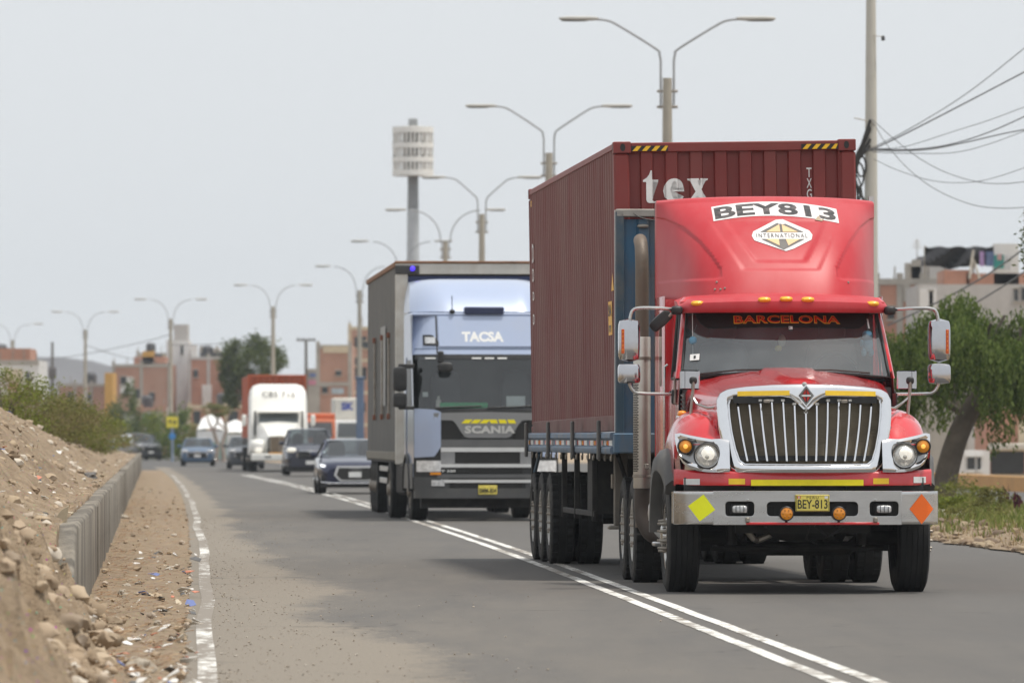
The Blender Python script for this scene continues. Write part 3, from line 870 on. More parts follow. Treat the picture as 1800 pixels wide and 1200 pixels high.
# warning diamonds
def diamond(cx, cz, hw, hh, rot, m):
    q = MB(); pts = []
    for a, b in ((0, -hh), (hw, 0), (0, hh), (-hw, 0)):
        c, s = math.cos(rot), math.sin(rot); pts.append((cx + a*c - b*s, cz + a*s + b*c))
    n = 9; rings = []
    for i in range(n+1):
        t = i/n; l = (lerp(pts[0][0], pts[3][0], t), lerp(pts[0][1], pts[3][1], t)); r = (lerp(pts[1][0], pts[2][0], t), lerp(pts[1][1], pts[2][1], t))
        rings.append([(lerp(l[0], r[0], k/n), bumpy(abs(lerp(l[0], r[0], k/n))) - .005, lerp(l[1], r[1], k/n)) for k in range(n+1)])
    q.loft(rings)
    return q.build('warning_diamond', m, bumper, 40)
diamond(-.968, .787, .124, .124, math.radians(-8), YEL_FLUO)
diamond(1.046, .776, .112, .138, math.radians(0), ORA_FLUO)

# --- valance, hood, fenders
xs_full = [(-1.185 + 2.37*i/60) for i in range(61)]
mb = MB()
prof = [(.985, .02), (.99, .0), (1.095, -.004), (1.108, .004), (1.125, .03)]
mb.loft([[(x, nosey(x) + .02 + dy, z + (.012*sstep(1.0, 1.18, abs(x)))) for z, dy in prof] for x in xs_full][::-1])
for sx in (-1, 1):
    mb.box(sx*1.172, sx*1.184, nosey(1.185) + .02, nosey(1.185) + .16, .985, 1.12)
val = mb.build('front_valance', RED, tractor, 40)
def tape(x0, x1, z0, z1, m, nm='reflective_tape', dy=.012, parent=None, slant=0):
    q = MB(); n = 8
    q.loft([[(lerp(x0, x1, i/n) + slant*(k), nosey(lerp(x0, x1, i/n)) + dy - .0, lerp(z0, z1, k)) for i in range(n+1)] for k in (0, 1)])
    return q.build(nm, m, parent or val, None)
tape(-.505, .525, .988, 1.043, YEL_REFL)
tape(-.71, -.56, 1.0, 1.052, YEL_TAPE, 'amber_marker'); tape(.615, .76, 1.003, 1.055, YEL_TAPE, 'amber_marker')
tape(-1.105, -.965, .995, 1.05, WHITE_PL, 'white_sticker'); tape(1.0, 1.125, 1.012, 1.068, WHITE_PL, 'white_sticker')
MB().box(-1.1, 1.1, .35, .40, .80, 1.06).build('lower_radiator_guard', BLACK, tractor)

NOSE = [(0,1.900),(.25,1.896),(.5,1.884),(.66,1.868),(.745,1.835),(.79,1.765),(.80,1.6),(.79,1.45),(.765,1.3),(.73,1.13)]
MIDH = [(0,1.985),(.28,1.975),(.55,1.945),(.74,1.895),(.845,1.825),(.885,1.74),(.90,1.6),(.90,1.45),(.90,1.3),(.90,1.13)]
COWL = [(0,2.055),(.28,2.045),(.58,2.005),(.82,1.965),(.935,1.91),(.98,1.82),(.99,1.65),(.99,1.45),(.99,1.3),(.99,1.1)]
sec = [[(p.x, p.y) for p in catmull([(a, b, 0) for a, b in S], 5)] for S in (NOSE, MIDH, COWL)]
def hood_pt(j, v, sx):
    w = ((1-v)*(1-2*v), 4*v*(1-v), v*(2*v-1))
    x = sum(w[k]*sec[k][j][0] for k in range(3)); z = sum(w[k]*sec[k][j][1] for k in range(3))
    y = lerp(.20, 2.0, v) + (1-v)**2 * .16 * (x/.8)**2 + .16 * v * (x/.98)**2
    hw = lerp(.10, .27, v)
    z += .030 * (1 - sstep(hw - .015, hw + .03, x)) * sstep(.02, .25, v)
    z += .012 * sstep(.30, .34, x) * (1 - sstep(.62, .72, x)) * sstep(.3, .7, v)
    return (sx * x, y, z)
mb = MB(); nj = len(sec[0]); vv = [i/36 for i in range(37)]
for sx in (-1, 1):
    rings = [[hood_pt(j, v, sx) for j in range(nj)] for v in vv]
    if sx > 0: rings = [list(reversed(r)) for r in rings]
    mb.loft(rings)
hood = mb.build('hood', RED, tractor, 28)
# side louvres on the hood (dark grille panel with fins)
for sx in (-1, 1):
    q = MB(); q.box(sx*.985, sx*.998, 1.62, 1.90, 1.66, 1.84); q.build('hood_vent', BLACK, hood)
    for k in range(4):
        q = MB(); q.xprism([(1.62, 1.68 + k*.04), (1.90, 1.70 + k*.04), (1.90, 1.708 + k*.04), (1.62, 1.688 + k*.04)], sx*.996, sx*1.012); q.build('vent_fin', GREYPL, hood)

def fz(y): return interp([(.30,1.42),(.42,1.52),(.55,1.60),(.75,1.655),(1.0,1.675),(1.3,1.66),(1.6,1.60),(1.85,1.50),(2.05,1.40)], y)
def arch(y, r=.64):
    d = abs(y - 1.25); return .52 + math.sqrt(max(0, r*r - d*d)) if d < r else 0
for sx in (-1, 1):
    mb = MB(); rings = []
    ys = [.30 + .05*i for i in range(36)]
    for y in ys:
        v = (y - .30) / 1.75
        zt = fz(y); zb = max(1.10 if y < .75 else .98, arch(y))
        key = [(.74, zt - .02), (.86, zt + .012), (.97, zt + .002), (1.06, zt - .035), (1.125, zt - .10), (1.16, zt - .19), (1.178, max(zb + .02, lerp(zt, zb, .55))), (1.182, zb)]
        pts = catmull([(a, b, 0) for a, b in key], 4)
        rings.append([(sx*p.x, y + .42*max(0, p.x - .70)**2*(1-v)*2.6, p.y) for p in pts])
    if sx < 0: rings = [list(reversed(r)) for r in rings]
    mb.loft(rings)
    fen = mb.build('fender', RED, tractor, 40)
    # front face of the fender down to the bezel
    q = MB(); first = rings[0] if sx > 0 else list(reversed(rings[0]))
    q.loft([[(p[0], p[1], p[2]) for p in first[:26]], [(p[0], nosey(p[0]) + .05, 1.36 if abs(p[0]) < 1.1 else 1.36) for p in first[:26]]])
    q.build('fender_nose', RED, fen, 40)
    # grey plastic flare round the wheel arch
    q = MB(); rings = []
    for i in range(25):
        a = math.radians(lerp(40, 178, i/24)); c, s = math.cos(a), math.sin(a)
        ro = .70; ri = .60
        cy, cz = 1.25, .52
        wi = 1.15; wo = lerp(1.245, 1.305, sstep(0, .5, i/24))
        k = 1.0
        rings.append([(sx*wi, cy - c*(ro)*k*1.08, cz + s*(ro+.12)), (sx*(wo - .05), cy - c*ro*1.07, cz + s*(ro+.09)), (sx*wo, cy - c*(ro-.03)*1.05, cz + s*(ro+.02)), (sx*wo, cy - c*ri, cz + s*ri), (sx*(wo - .03), cy - c*(ri-.01), cz + s*(ri-.01)), (sx*wi, cy - c*(ri-.02), cz + s*(ri-.02))])
    if sx < 0: rings = [list(reversed(r)) for r in rings]
    q.loft(rings, True, True)
    q.build('fender_flare', GREYPL, fen, 40)
    # side repeater on the fender
    q = MB(); q.sbox((sx*1.02, 1.62, 1.645), (.045, .06, .035), 2.5); q.build('side_marker', AMBER, fen)
    q = MB(); q.sbox((sx*1.02, 1.64, 1.615), (.055, .075, .022), 3); q.build('marker_base', WHITE_PL, fen)
    # dark wheel housing
    q = MB(); rings = []
    for i in range(17):
        a = math.radians(lerp(48, 195, i/16)); rings.append([(sx*.72, 1.25 - .60*math.cos(a), .52 + .60*math.sin(a)), (sx*1.17, 1.25 - .60*math.cos(a), .52 + .60*math.sin(a))])
    q.loft(rings); q.build('wheel_housing', BLACK, fen, 40)

# panel gaps
SEAM = mat('panel gap', (.03,.004,.005), .8)
for sx in (-1, 1):
    q = MB(); q.tube([hood_pt(j, .995, sx) for j in range(0, nj, 2)], .008, 5); q.build('hood_gap', SEAM, hood)
    q = MB(); q.tube([(sx*(lerp(.80, .90, i/12) + .004), lerp(.42, 2.0, i/12), fz(lerp(.42, 2.0, i/12)) - .012) for i in range(13)], .007, 5); q.build('fender_gap', SEAM, hood)
# --- headlamp bezels
def bez_top(x): return interp([(.70,1.40),(.775,1.416),(.86,1.412),(.95,1.428),(1.05,1.448),(1.13,1.468),(1.175,1.46)], x)
def bez_bot(x): return interp([(.70,1.112),(.78,1.108),(.90,1.112),(.98,1.122),(1.06,1.15),(1.11,1.19),(1.15,1.26),(1.175,1.40)], x)
def bez_in(x):  # inner corner follows the flank of the grille
    return 0
for sx in (-1, 1):
    hl = empty('headlamp', tractor)
    xs = [.70 + .475*i/30 for i in range(31)]
    mb = MB(); rings = []
    for x in xs:
        t, b = bez_top(x), bez_bot(x); n = 12
        col = []
        for k in range(n+1):
            z = lerp(b, t, k/n); e = min(k, n-k)/n
            rec = .035 * sstep(.10, .26, e) * sstep(.78, .86, x) * (1 - sstep(1.12, 1.165, x))    # bowl round the lamps
            col.append((sx*x, nosey(x) - .03 + .28*(z - 1.11) + rec + (.02 if k in (0, n) else 0), z))
        rings.append(col)
    if sx > 0: rings.reverse()
    mb.loft(rings)
    mb.build('lamp_bezel', CHROME, hl, 50)
    # dull inner tray
    mb = MB(); rings = []
    for x in [.765 + .39*i/20 for i in range(21)]:
        t, b = bez_top(x) - .05, bez_bot(x) + .035
        t = min(t, lerp(1.17, 1.42, (x - .765)/.14) if x < .905 else t)
        if t < b: t = b + .002
        rings.append([(sx*x, nosey(x) - .012 + .28*(lerp(b, t, k/8) - 1.11), lerp(b, t, k/8)) for k in range(9)])
    if sx > 0: rings.reverse()
    mb.loft(rings); mb.build('lamp_tray', mat('lamp tray grey', (.33,.33,.33), .3, .8, var=.1), hl, 50)
    cx, cz = sx*.907, 1.262; yy = nosey(.907) - .005
    MB().lathe([(.118, .05), (.120, -.02), (.112, -.032), (.102, -.026), (.100, .0)], (cx, yy, cz), (0,1,0), 40).build('lamp_ring', BLACK, hl)
    MB().lathe([(.101, -.012), (.08, -.032), (.05, -.042), (0, -.047)], (cx, yy, cz), (0,1,0), 40).build('lamp_lens', mat('lamp reflector', (.72,.70,.66), .2, .6, var=.35, vs=16, bump=.6, bs=22), hl)
    MB().lathe([(.062, -.040), (.045, -.047), (0, -.051)], (cx + .008, yy, cz + .014), (0,1,0), 32).build('lamp_core', LAMP_LIT, hl)
    MB().lathe([(.098, -.012), (.103, -.028), (.108, -.03), (.106, -.012)], (cx, yy, cz), (0,1,0), 40).build('lens_trim', CHROME_DULL, hl)
    q = MB(); q.lathe([(.020, -.052), (.016, -.055), (0, -.056)], (cx, yy, cz - .012), (0,1,0), 16); q.box(cx - .005, cx + .005, yy - .054, yy - .040, cz - .07, cz - .02); q.build('bulb_shield', mat('bulb shield', (.55,.52,.46), .3, .6), hl)
    cx, cz = sx*1.092, 1.345; yy = nosey(1.092) - .01
    MB().lathe([(.072, .05), (.073, -.012), (.066, -.022), (.058, -.012)], (cx, yy, cz), (0,1,0), 32).build('indicator_ring', BLACK, hl)
    MB().lathe([(.060, -.010), (.04, -.022), (0, -.027)], (cx, yy, cz), (0,1,0), 32).build('indicator_lens', AMBER, hl)
    MB().lathe([(.026, -.020), (.018, -.027), (0, -.029)], (cx, yy, cz), (0,1,0), 16).build('indicator_bulb', mat('bright amber', (1,.55,.12), .3, var=.05, emit=(1,.45,.06), es=.5), hl)

# --- grille
grille = empty('grille', tractor)
def gy(x, z): return .075 + .16*(x/.8)**2 + .16*(z - 1.1)
OUT = [(0,1.915),(.3,1.908),(.55,1.89),(.70,1.868),(.765,1.835),(.798,1.77),(.802,1.65),(.79,1.5),(.765,1.36),(.725,1.22),(.685,1.13),(.64,1.108),(.3,1.104),(0,1.104)]
INN = [(0,1.668),(.02,1.674),(.09,1.745),(.14,1.785),(.22,1.80),(.62,1.79),(.675,1.775),(.688,1.73),(.682,1.62),(.665,1.48),(.635,1.33),(.60,1.225),(.56,1.192),(0,1.186)]
def resample(pts, n):
    L = [0]
    for a, b in zip(pts, pts[1:]): L.append(L[-1] + math.dist(a, b))
    out = []
    for i in range(n):
        s = L[-1]*i/(n-1)
        for k in range(len(L)-1):
            if s <= L[k+1] + 1e-9:
                t = (s - L[k])/(L[k+1]-L[k]); out.append((lerp(pts[k][0], pts[k+1][0], t), lerp(pts[k][1], pts[k+1][1], t))); break
    return out
# pair the outline corners, then sample between them
pairs_o = [0, 5, 10, 13]; pairs_i = [0, 6, 11, 13]
O_, I_ = [], []
for a in range(3):
    n = (26, 26, 12)[a]
    so = resample(OUT[pairs_o[a]:pairs_o[a+1]+1], n); si = resample(INN[pairs_i[a]:pairs_i[a+1]+1], n)
    if a < 2: so, si = so[:-1], si[:-1]
    O_ += so; I_ += si
mb = MB()
layers = [(0.0, .10), (0.0, .012), (.03, -.006), (.30, -.02), (.62, -.022), (.80, -.012), (.86, .0), (.90, -.006), (.97, -.004), (1.0, .012), (1.0, .07)]
for sx in (-1, 1):
    rings = []
    for t, dy in layers:
        rings.append([(sx*lerp(o[0], i[0], t), gy(lerp(o[0], i[0], t), lerp(o[1], i[1], t)) + dy, lerp(o[1], i[1], t)) for o, i in zip(O_, I_)])
    if sx > 0: rings.reverse()
    mb.loft(rings)
mb.build('grille_surround', CHROME, grille, 50)
mb = MB()
mb.sheet(lambda u, v: (u, .21 + .13*(u/.8)**2 + .1*(v-1.15), v), [-.70 + .07*i for i in range(21)], [1.15, 1.3, 1.5, 1.7, 1.82])
mb.build('radiator', mat('radiator core', (.27,.23,.165), .75, .2, var=.25, vs=3, bump=.9, bs=6, bstretch=(1.2, 1, 60), dirt=(.36,.29,.20), damt=.6, ds=2), grille, None)
q = MB(); q.box(-.62, .62, .20, .24, 1.215, 1.26); q.build('radiator_bottom_bar', BLACK, grille)
q = MB(); q.box(-.66, .66, .24, .27, 1.74, 1.80); q.build('radiator_top_bar', BLACK, grille)
for k in range(-6, 7):
    xt, xb = .1030*k, .0890*k
    z1 = 1.778 if abs(k) > 1 else (1.745 if k else 1.668); z0 = 1.212
    mb = MB(); rings = []
    n = 14
    for i in range(n+1):
        t = i/n; z = lerp(z1, z0, t)
        tt = (1.78 - z)/(1.78 - z0)
        x = lerp(xt, xb, tt) + .010*math.copysign(1, k)*math.sin(math.pi*tt)*(abs(k)/6)
        y = gy(x, z) + .03 - .020*math.sin(math.pi*tt)
        w = lerp(.0125, .0145, tt)
        rings.append([(x - w, y + .045, z), (x - w, y + .010, z), (x - w*.55, y, z), (x + w*.55, y, z), (x + w, y + .010, z), (x + w, y + .045, z)])
    mb.loft(rings, True, True)
    mb.build('grille_bar', CHROME, grille, 40)
    if abs(k) > 0 or True:
        x = xt; zz = z1
        q = MB(); q.cbox(x - .019, x + .019, gy(x, zz) + .012, gy(x, zz) + .05, zz - .026, zz + .002, .005); q.build('bar_clip', CHROME_DULL, grille)
for x in (-.365, .345):
    q = MB(); q.cbox(x - .028, x + .028, .10, .13, 1.742, 1.772, .004); q.build('grille_tag', STEEL, grille)
for x0, x1 in ((-.62, -.15), (.178, .65)):
    q = MB(); n = 10
    q.loft([[(lerp(x0, x1, i/n), gy(lerp(x0, x1, i/n), z) - .0255, z - .020*abs(lerp(x0, x1, i/n))**2) for i in range(n+1)] for z in (1.812, 1.856)])
    q.build('reflective_tape', YEL_TAPE, grille, None)
# diamond badge on the nose
badge = empty('nose_badge', grille)
def dia(hw, hh, y, m, nm, cz=1.808):
    q = MB(); q.prism([(0, cz - hh), (hw, cz), (0, cz + hh), (-hw, cz)], y, y + .02); return q.build(nm, m, badge, None)
yb = gy(0, 1.81)
dia(.085, .105, yb - .035, CHROME, 'badge_rim'); dia(.070, .088, yb - .040, INK, 'badge_field'); dia(.062, .078, yb - .044, CHROME_DULL, 'badge_line')
dia(.056, .071, yb - .048, INK, 'badge_inset')
q = MB()
for s in (-1, 1): q.add([(s*.006, yb - .051, 1.822), (s*.032, yb - .051, 1.822), (s*.004, yb - .051, 1.866)], [(0,1,2)]); q.add([(s*.008, yb - .051, 1.796), (s*.034, yb - .051, 1.796), (s*.005, yb - .051, 1.752)], [(0,1,2)])
q.build('badge_red', RED_TAPE, badge, None)
q = MB(); q.box(-.044, .044, yb - .053, yb - .045, 1.800, 1.817); q.build('badge_band', WHITE_PL, badge, None)
MB().cyl((0, yb - .0, 1.66), (0, yb - .03, 1.69), .016, 12).build('badge_stud', CHROME_DULL, badge)
MB().cbox(-.03, .01, yb - .0, yb + .05, 1.905, 1.932, .008).build('hood_catch', CHROME_DULL, badge)

# --- cab shell
cab = empty('cab', tractor)
for sx in (-1, 1):
    mb = MB()
    # lower side, door and rear quarter
    prof = [(.93, .985), (1.3, 1.015), (1.75, 1.02), (1.98, 1.005), (2.05, .995)]
    ys = [2.02, 2.1, 2.35, 3.0, 3.36]
    rings = [[(sx*x, y, z) for z, x in prof] for y in ys]
    if sx < 0: rings = [list(reversed(r)) for r in rings]
    mb.loft(rings)
    mb.build('cab_side', RED, cab, 40)
mb = MB(); mb.box(-.98, .98, 2.0, 2.06, 1.0, 1.9); mb.build('firewall', INTERIOR, cab)
mb = MB(); mb.box(-.99, .99, 2.06, 3.36, .92, .98); mb.build('cab_floor', INTERIOR, cab)
# windscreen surface
def wsp(u, v):
    """u -1..1 across, v 0..1 up"""
    hw = lerp(.985, .895, v); x = u*hw
    zb = 2.035 - .05*u*u; zt = 2.655 - .01*u*u
    y0 = 1.93 + .22*u*u; y1 = 2.40 + .17*u*u
    return (x, lerp(y0, y1, v) - .02*math.sin(math.pi*v), lerp(zb, zt, v))
UU = [-1 + i/12 for i in range(25)]; VV = [i/10 for i in range(11)]
mb = MB(); mb.sheet(wsp, UU, VV); ws = mb.build('windscreen', WIND, cab, 60)
def wsoff(u, v, d):
    a = Vector(wsp(u, v)); return (a.x, a.y - d, a.z + d*.4)
# rubber seal
mb = MB()
path = [wsoff(u, 0, .006) for u in UU] + [wsoff(1, v, .006) for v in VV[1:]] + [wsoff(u, 1, .006) for u in reversed(UU)][1:] + [wsoff(-1, v, .006) for v in reversed(VV)][1:]
mb.tube(path, .014, 6); mb.build('windscreen_seal', BLACK, cab, 60)
# A pillars and roof
for sx in (-1, 1):
    mb = MB(); rings = []
    for v in VV:
        p = Vector(wsp(sx*1.0, v)); w = lerp(.055, .05, v)
        rings.append([(p.x + sx*.004, p.y - .004, p.z), (p.x + sx*(w*.6), p.y + .004, p.z), (p.x + sx*w, p.y + .05, p.z), (p.x + sx*w*.9, p.y + .11, p.z), (p.x + sx*.0, p.y + .09, p.z)])
    if sx < 0: rings = [list(reversed(r)) for r in rings]
    mb.loft(rings, True, True); mb.build('pillar', RED, cab, 50)
    # door glass, frame, quarter light
    mb = MB(); mb.add([(sx*1.0, 2.30, 1.99), (sx*.995, 2.98, 1.99), (sx*.945, 2.98, 2.60), (sx*.945, 2.66, 2.60)], [(0,1,2,3)]); mb.build('door_window', WIND_DARK, cab, None)
    mb = MB(); mb.tube([(sx*1.008, 2.26, 1.985), (sx*.95, 2.66, 2.61), (sx*.948, 3.0, 2.61), (sx*1.002, 3.0, 1.985), (sx*1.008, 2.26, 1.985)], .018, 6); mb.build('window_frame', BLACK, cab)
    mb = MB(); mb.add([(sx*1.004, 3.0, .99), (sx*1.01, 3.36, .99), (sx*.965, 3.36, 2.64), (sx*.95, 3.0, 2.64)], [(0,1,2,3)]); mb.build('door_pillar', RED, cab, None)
    mb = MB(); mb.cbox(sx*1.018, sx*1.035, 2.85, 2.99, 1.83, 1.87, .008); mb.build('door_handle', BLACK, cab)
    mb = MB(); mb.tube([(sx*1.04, 3.08, 1.2), (sx*1.07, 3.08, 1.22), (sx*1.07, 3.08, 2.1), (sx*1.04, 3.08, 2.12)], .014, 8); mb.build('grab_rail', CHROME_DULL, cab)
    mb = MB(); mb.tube([(sx*.985, 2.33, 2.04), (sx*1.03, 2.31, 2.0), (sx*1.035, 2.28, 1.75), (sx*1.0, 2.28, 1.73)], .013, 8); mb.build('vent_post', STEEL, cab)
mb = MB(); mb.cbox(-.97, .97, 2.42, 3.40, 2.62, 2.75, .04); mb.build('cab_roof', RED, cab)
mb = MB(); mb.box(-.93, .93, 2.50, 3.36, 2.60, 2.618); mb.build('headliner', INT_LIGHT, cab)
mb = MB(); mb.box(-.95, .95, 3.30, 3.33, 1.0, 2.6); mb.build('bulkhead_curtain', INTERIOR, cab)
# visor
mb = MB(); rings = []
for i in range(49):
    u = -1 + 2*i/48; x = .99*u
    e = 1 - .9*sstep(.90, 1.0, abs(u))
    yf = 2.06 + .24*u*u + .10*sstep(.88, 1, abs(u))
    zb = 2.600 + .0*u*u; zt = 2.765 - .035*u*u - .03*sstep(.9, 1, abs(u))
    mz = (zb + zt)/2
    prof = [(yf + .55, zt + .03), (yf + .22, zt + .01), (yf + .08, zt - .02), (yf + .015, lerp(zb, zt, .66)), (yf, lerp(zb, zt, .3)), (yf + .012, zb + .012), (yf + .03, zb), (yf + .30, zb + .03)]
    rings.append([(x, a, b) for a, b in prof])
mb.loft(rings[::-1]); 
vis = mb.build('sun_visor', RED_FADED, cab, 45)
q = MB()
for sx in (-1, 1):
    ring = [(sx*.992, a, b) for _, a, b in rings[0]]
    q.add(ring, [tuple(range(len(ring)))])
q.build('visor_end', RED_FADED, vis, None)
for x, z in ((-.825, 2.690), (-.205, 2.722), (.0, 2.728), (.205, 2.724), (.835, 2.688)):
    u = x/.99; yv = 2.06 + .24*u*u + .02
    o = empty('marker_lamp', cab)
    q = MB(); q.sbox((x, yv, z), (.062, .03, .026), 2.4, 24, 8); q.build('lamp_base', mat('marker base', (.9,.42,.03), .25, var=.05), o)
    q = MB(); q.sbox((x, yv - .012, z), (.047, .03, .017), 2.2, 24, 8); q.build('lamp_lens', mat('pale amber lens', (1,.56,.06), .15, var=.1, vs=40), o)

# sunstrip with lettering, stickers on the glass
mb = MB(); us_ = [-.94 + 1.88*i/24 for i in range(25)]
def strip_lo(u): return .965 - .265*(1 - max(0, (abs(u) - .72)/.22)**2.5)
mb.loft([[wsoff(u, lerp(strip_lo(u), .985, k/4), .008) for u in us_] for k in range(5)])
mb.build('sunstrip', INK, cab, 60)
def wfn(d): return lambda x, v: wsoff(x/lerp(.985, .895, v), v, d)
q = MB(); put_text(q, 'BARCELONA', -.475, .535, .745, .872, wfn(.013), .040, 1.05); q.build('lettering_outline', mat('gold lettering', (.80,.42,.03), .4), cab, None)
q = MB(); put_text(q, 'BARCELONA', -.468, .528, .756, .862, wfn(.017), .012, 1.08); q.build('lettering', mat('red lettering', (.62,.03,.015), .4), cab, None)
def wquad(u0, u1, v0, v1, m, nm, d=.012):
    q = MB(); q.add([wsoff(u0, v0, d), wsoff(u1, v0, d), wsoff(u1, v1, d), wsoff(u0, v1, d)], [(0,1,2,3)]); return q.build(nm, m, cab, None)
wquad(-.05 + .09, -.01 + .09, .655, .70, WHITE_PL, 'glass_sticker'); wquad(.045, .055, .668, .688, INK, 'sticker_mark', .016)
wquad(-.935, -.845, .235, .325, WHITE_PL, 'glass_sticker'); wquad(-.90, -.88, .26, .30, INK, 'sticker_mark', .016)
wquad(.875, .892, .70, .84, WHITE_PL, 'glass_sticker')
# wipers
for u0, u1 in ((-.86, -.10), (.02, .80)):
    q = MB(); q.tube([wsoff(u0, .01, .04), wsoff(lerp(u0, u1, .5), .035, .035), wsoff(u1, .03, .03)], .010, 6); q.build('wiper', BLACK, cab)
# cab interior
mb = MB(); mb.loft([[(x, 1.98 + .2*(x/.98)**2, 1.99 - .04*(x/.98)**2) for x in (-.95,-.5,0,.5,.95)], [(x, 2.30, 1.99) for x in (-.95,-.5,0,.5,.95)], [(x, 2.42, 1.93) for x in (-.95,-.5,0,.5,.95)], [(x, 2.42, 1.5) for x in (-.95,-.5,0,.5,.95)]])
mb.build('dashboard', INTERIOR, cab, 50)
for x in (-.52, .52):
    st = empty('seat', cab)
    q = MB(); q.sbox((x, 2.98, 1.95), (.25, .09, .42), 4); q.build('seat_back', mat('seat fabric', (.11,.11,.115), .9, var=.2), st)
    q = MB(); q.sbox((x, 2.96, 2.44), (.13, .06, .09), 3); q.build('head_rest', _mats['seat fabric'], st)
    q = MB(); q.sbox((x, 2.75, 1.52), (.25, .27, .09), 4); q.build('seat_cushion', _mats['seat fabric'], st)
q = MB(); ring = []
for k in range(25):
    a = 2*math.pi*k/24; ring.append((.50 + .21*math.cos(a), 2.42 + .09*math.sin(a), 2.03 + .19*math.sin(a)))
q.tube(ring, .016, 8); q.cyl((.5, 2.42, 2.03), (.5, 2.25, 1.88), .03, 8); q.cyl((.3, 2.42, 2.03), (.7, 2.42, 2.03), .014, 6); q.build('steering_wheel', BLACK, cab)
q = MB(); rings = []
for i in range(21):
    x = -.60 + .62*i/20
    rings.append([(x, 2.03, 1.995 + .015), (x, 2.06, 2.03 + .05*max(0, math.sin(i*.5))*(.4 + .6*(i > 11))), (x, 2.16, 2.03 + .03*max(0, math.sin(i*.5 + .8)) + .02*(i > 11)), (x, 2.22, 2.0)])
q.loft(rings); q.build('dashboard_cloth', mat('striped dashboard cloth', (.62,.63,.63), .9, var=.5, vs=20, stretch=(6, 1, 1)), cab, 60)

# --- sleeper and roof fairing
W = 1.06
mb = MB()
for sx in (-1, 1):
    rings = [[(sx*x, y, z) for z, x in ((.93, 1.02), (1.2, W - .005), (2.0, W), (2.78, W))] for y in (3.38, 3.46, 4.42)]
    rings[0] = [(p[0]*.985, p[1], p[2]) for p in rings[0]]
    if sx < 0: rings = [list(reversed(r)) for r in rings]
    mb.loft(rings)
mb.box(-W, W, 4.40, 4.43, .93, 2.78)
mb.box(-1.04, 1.04, 3.38, 3.40, .93, 2.75)
sl = mb.build('sleeper', RED, tractor, 40)
for sx in (-1, 1):
    q = MB(); q.add([(sx*1.063, 3.55, 1.92), (sx*1.063, 3.85, 1.92), (sx*1.063, 3.85, 2.55), (sx*1.063, 3.55, 2.55)], [(0,1,2,3)]); q.build('sleeper_window', WIND_DARK, sl, None)
    q = MB(); q.box(sx*1.03, sx*1.058, 4.43, 4.52, 1.0, 3.70); q.build('fairing_extender', BLACK, sl)
def fyc(t): return 2.52 + .62*t + .34*t*t + .42*t**4            # centre line of the fairing front
def fair(x, z):
    t = (z - 2.72)/1.0
    q = abs(x)/W
    y0 = fyc(t); y = y0 + .10*q*q + (4.22 - min(y0, 4.1) - .10)*q**5.5
    return y
def fair_d(x, z):
    """pressed-in panels"""
    d = 0.0
    # centre panel (trapezium, double step)
    def trap(hw0, hw1, z0, z1, r):
        hw = lerp(hw0, hw1, max(0, min(1, (z - z0)/(z1 - z0))))
        return min(sstep(-r, r, hw - abs(x - .015)), sstep(-r, r, z - z0))
    d += .012*trap(.36, .64, 3.02, 3.52, .018)*(1 - sstep(3.47, 3.53, z))
    d += .020*trap(.235, .50, 3.10, 3.52, .018)*(1 - sstep(3.47, 3.53, z))
    # cheek panels
    xb = interp([(2.90, .64), (2.95, .56), (3.02, .55), (3.15, .62), (3.3, .72), (3.45, .86), (3.54, 1.0), (3.6, 1.2)], z)
    d += .030*sstep(-.010, .010, abs(x) - xb)*sstep(2.915, 2.940, z)
    return d
nx = 141; xsF = [W*math.sin(math.pi/2*(-1 + 2*i/(nx-1))) for i in range(nx)]
zsF = [2.70 + .01*i for i in range(99)]
def ztop(x): return 3.735 + .03*(1 - (x/W)**2)
mb = MB(); rings = []
for z in zsF:
    ring = [(-W, 4.43, z)]
    for x in xsF:
        ring.append((x, min(4.40, fair(x, z) + fair_d(x, z)), z + (ztop(x) - 3.735)*sstep(3.3, 3.68, z)))
    ring.append((W, 4.43, z)); rings.append(ring)
# roll over to the roof
for k, (dz, dy) in enumerate(((.022, .02), (.038, .06), (.046, .12), (.05, .30), (.05, .6))):
    src = rings[98]
    rings.append([(p[0]*(1 - .006*k), min(4.43, p[1] + dy), p[2] + dz) for p in src])
mb.loft([list(reversed(r)) for r in rings])
ff = mb.build('roof_fairing', RED_FADED, tractor, 30)
q = MB(); q.box(W - .03, W + .02, 4.42, 4.48, 3.68, 3.775); q.build('fairing_edge_bar', ALU, ff)
def onf(d): return lambda x, z: (x, fair(x, z) + fair_d(x, z) - d, z + (ztop(x) - 3.735)*sstep(3.3, 3.68, z))
def curved(x, z): return z + .052*(1 - ((x - .03)/.6)**2) - .012*x      # sticker arcs over the brow
q = MB(); n = 40
f1 = onf(.006)
q.loft([[f1(lerp(-.575, .635, i/n), curved(lerp(-.575, .635, i/n), lerp(3.482, 3.618, k/6))) for i in range(n+1)] for k in range(7)][::-1])
q.build('plate_sticker', mat('worn white vinyl', (.72,.70,.69), .5, var=.06, vs=9, dirt=(.55,.40,.38), damt=.35, ds=7), ff, 60)
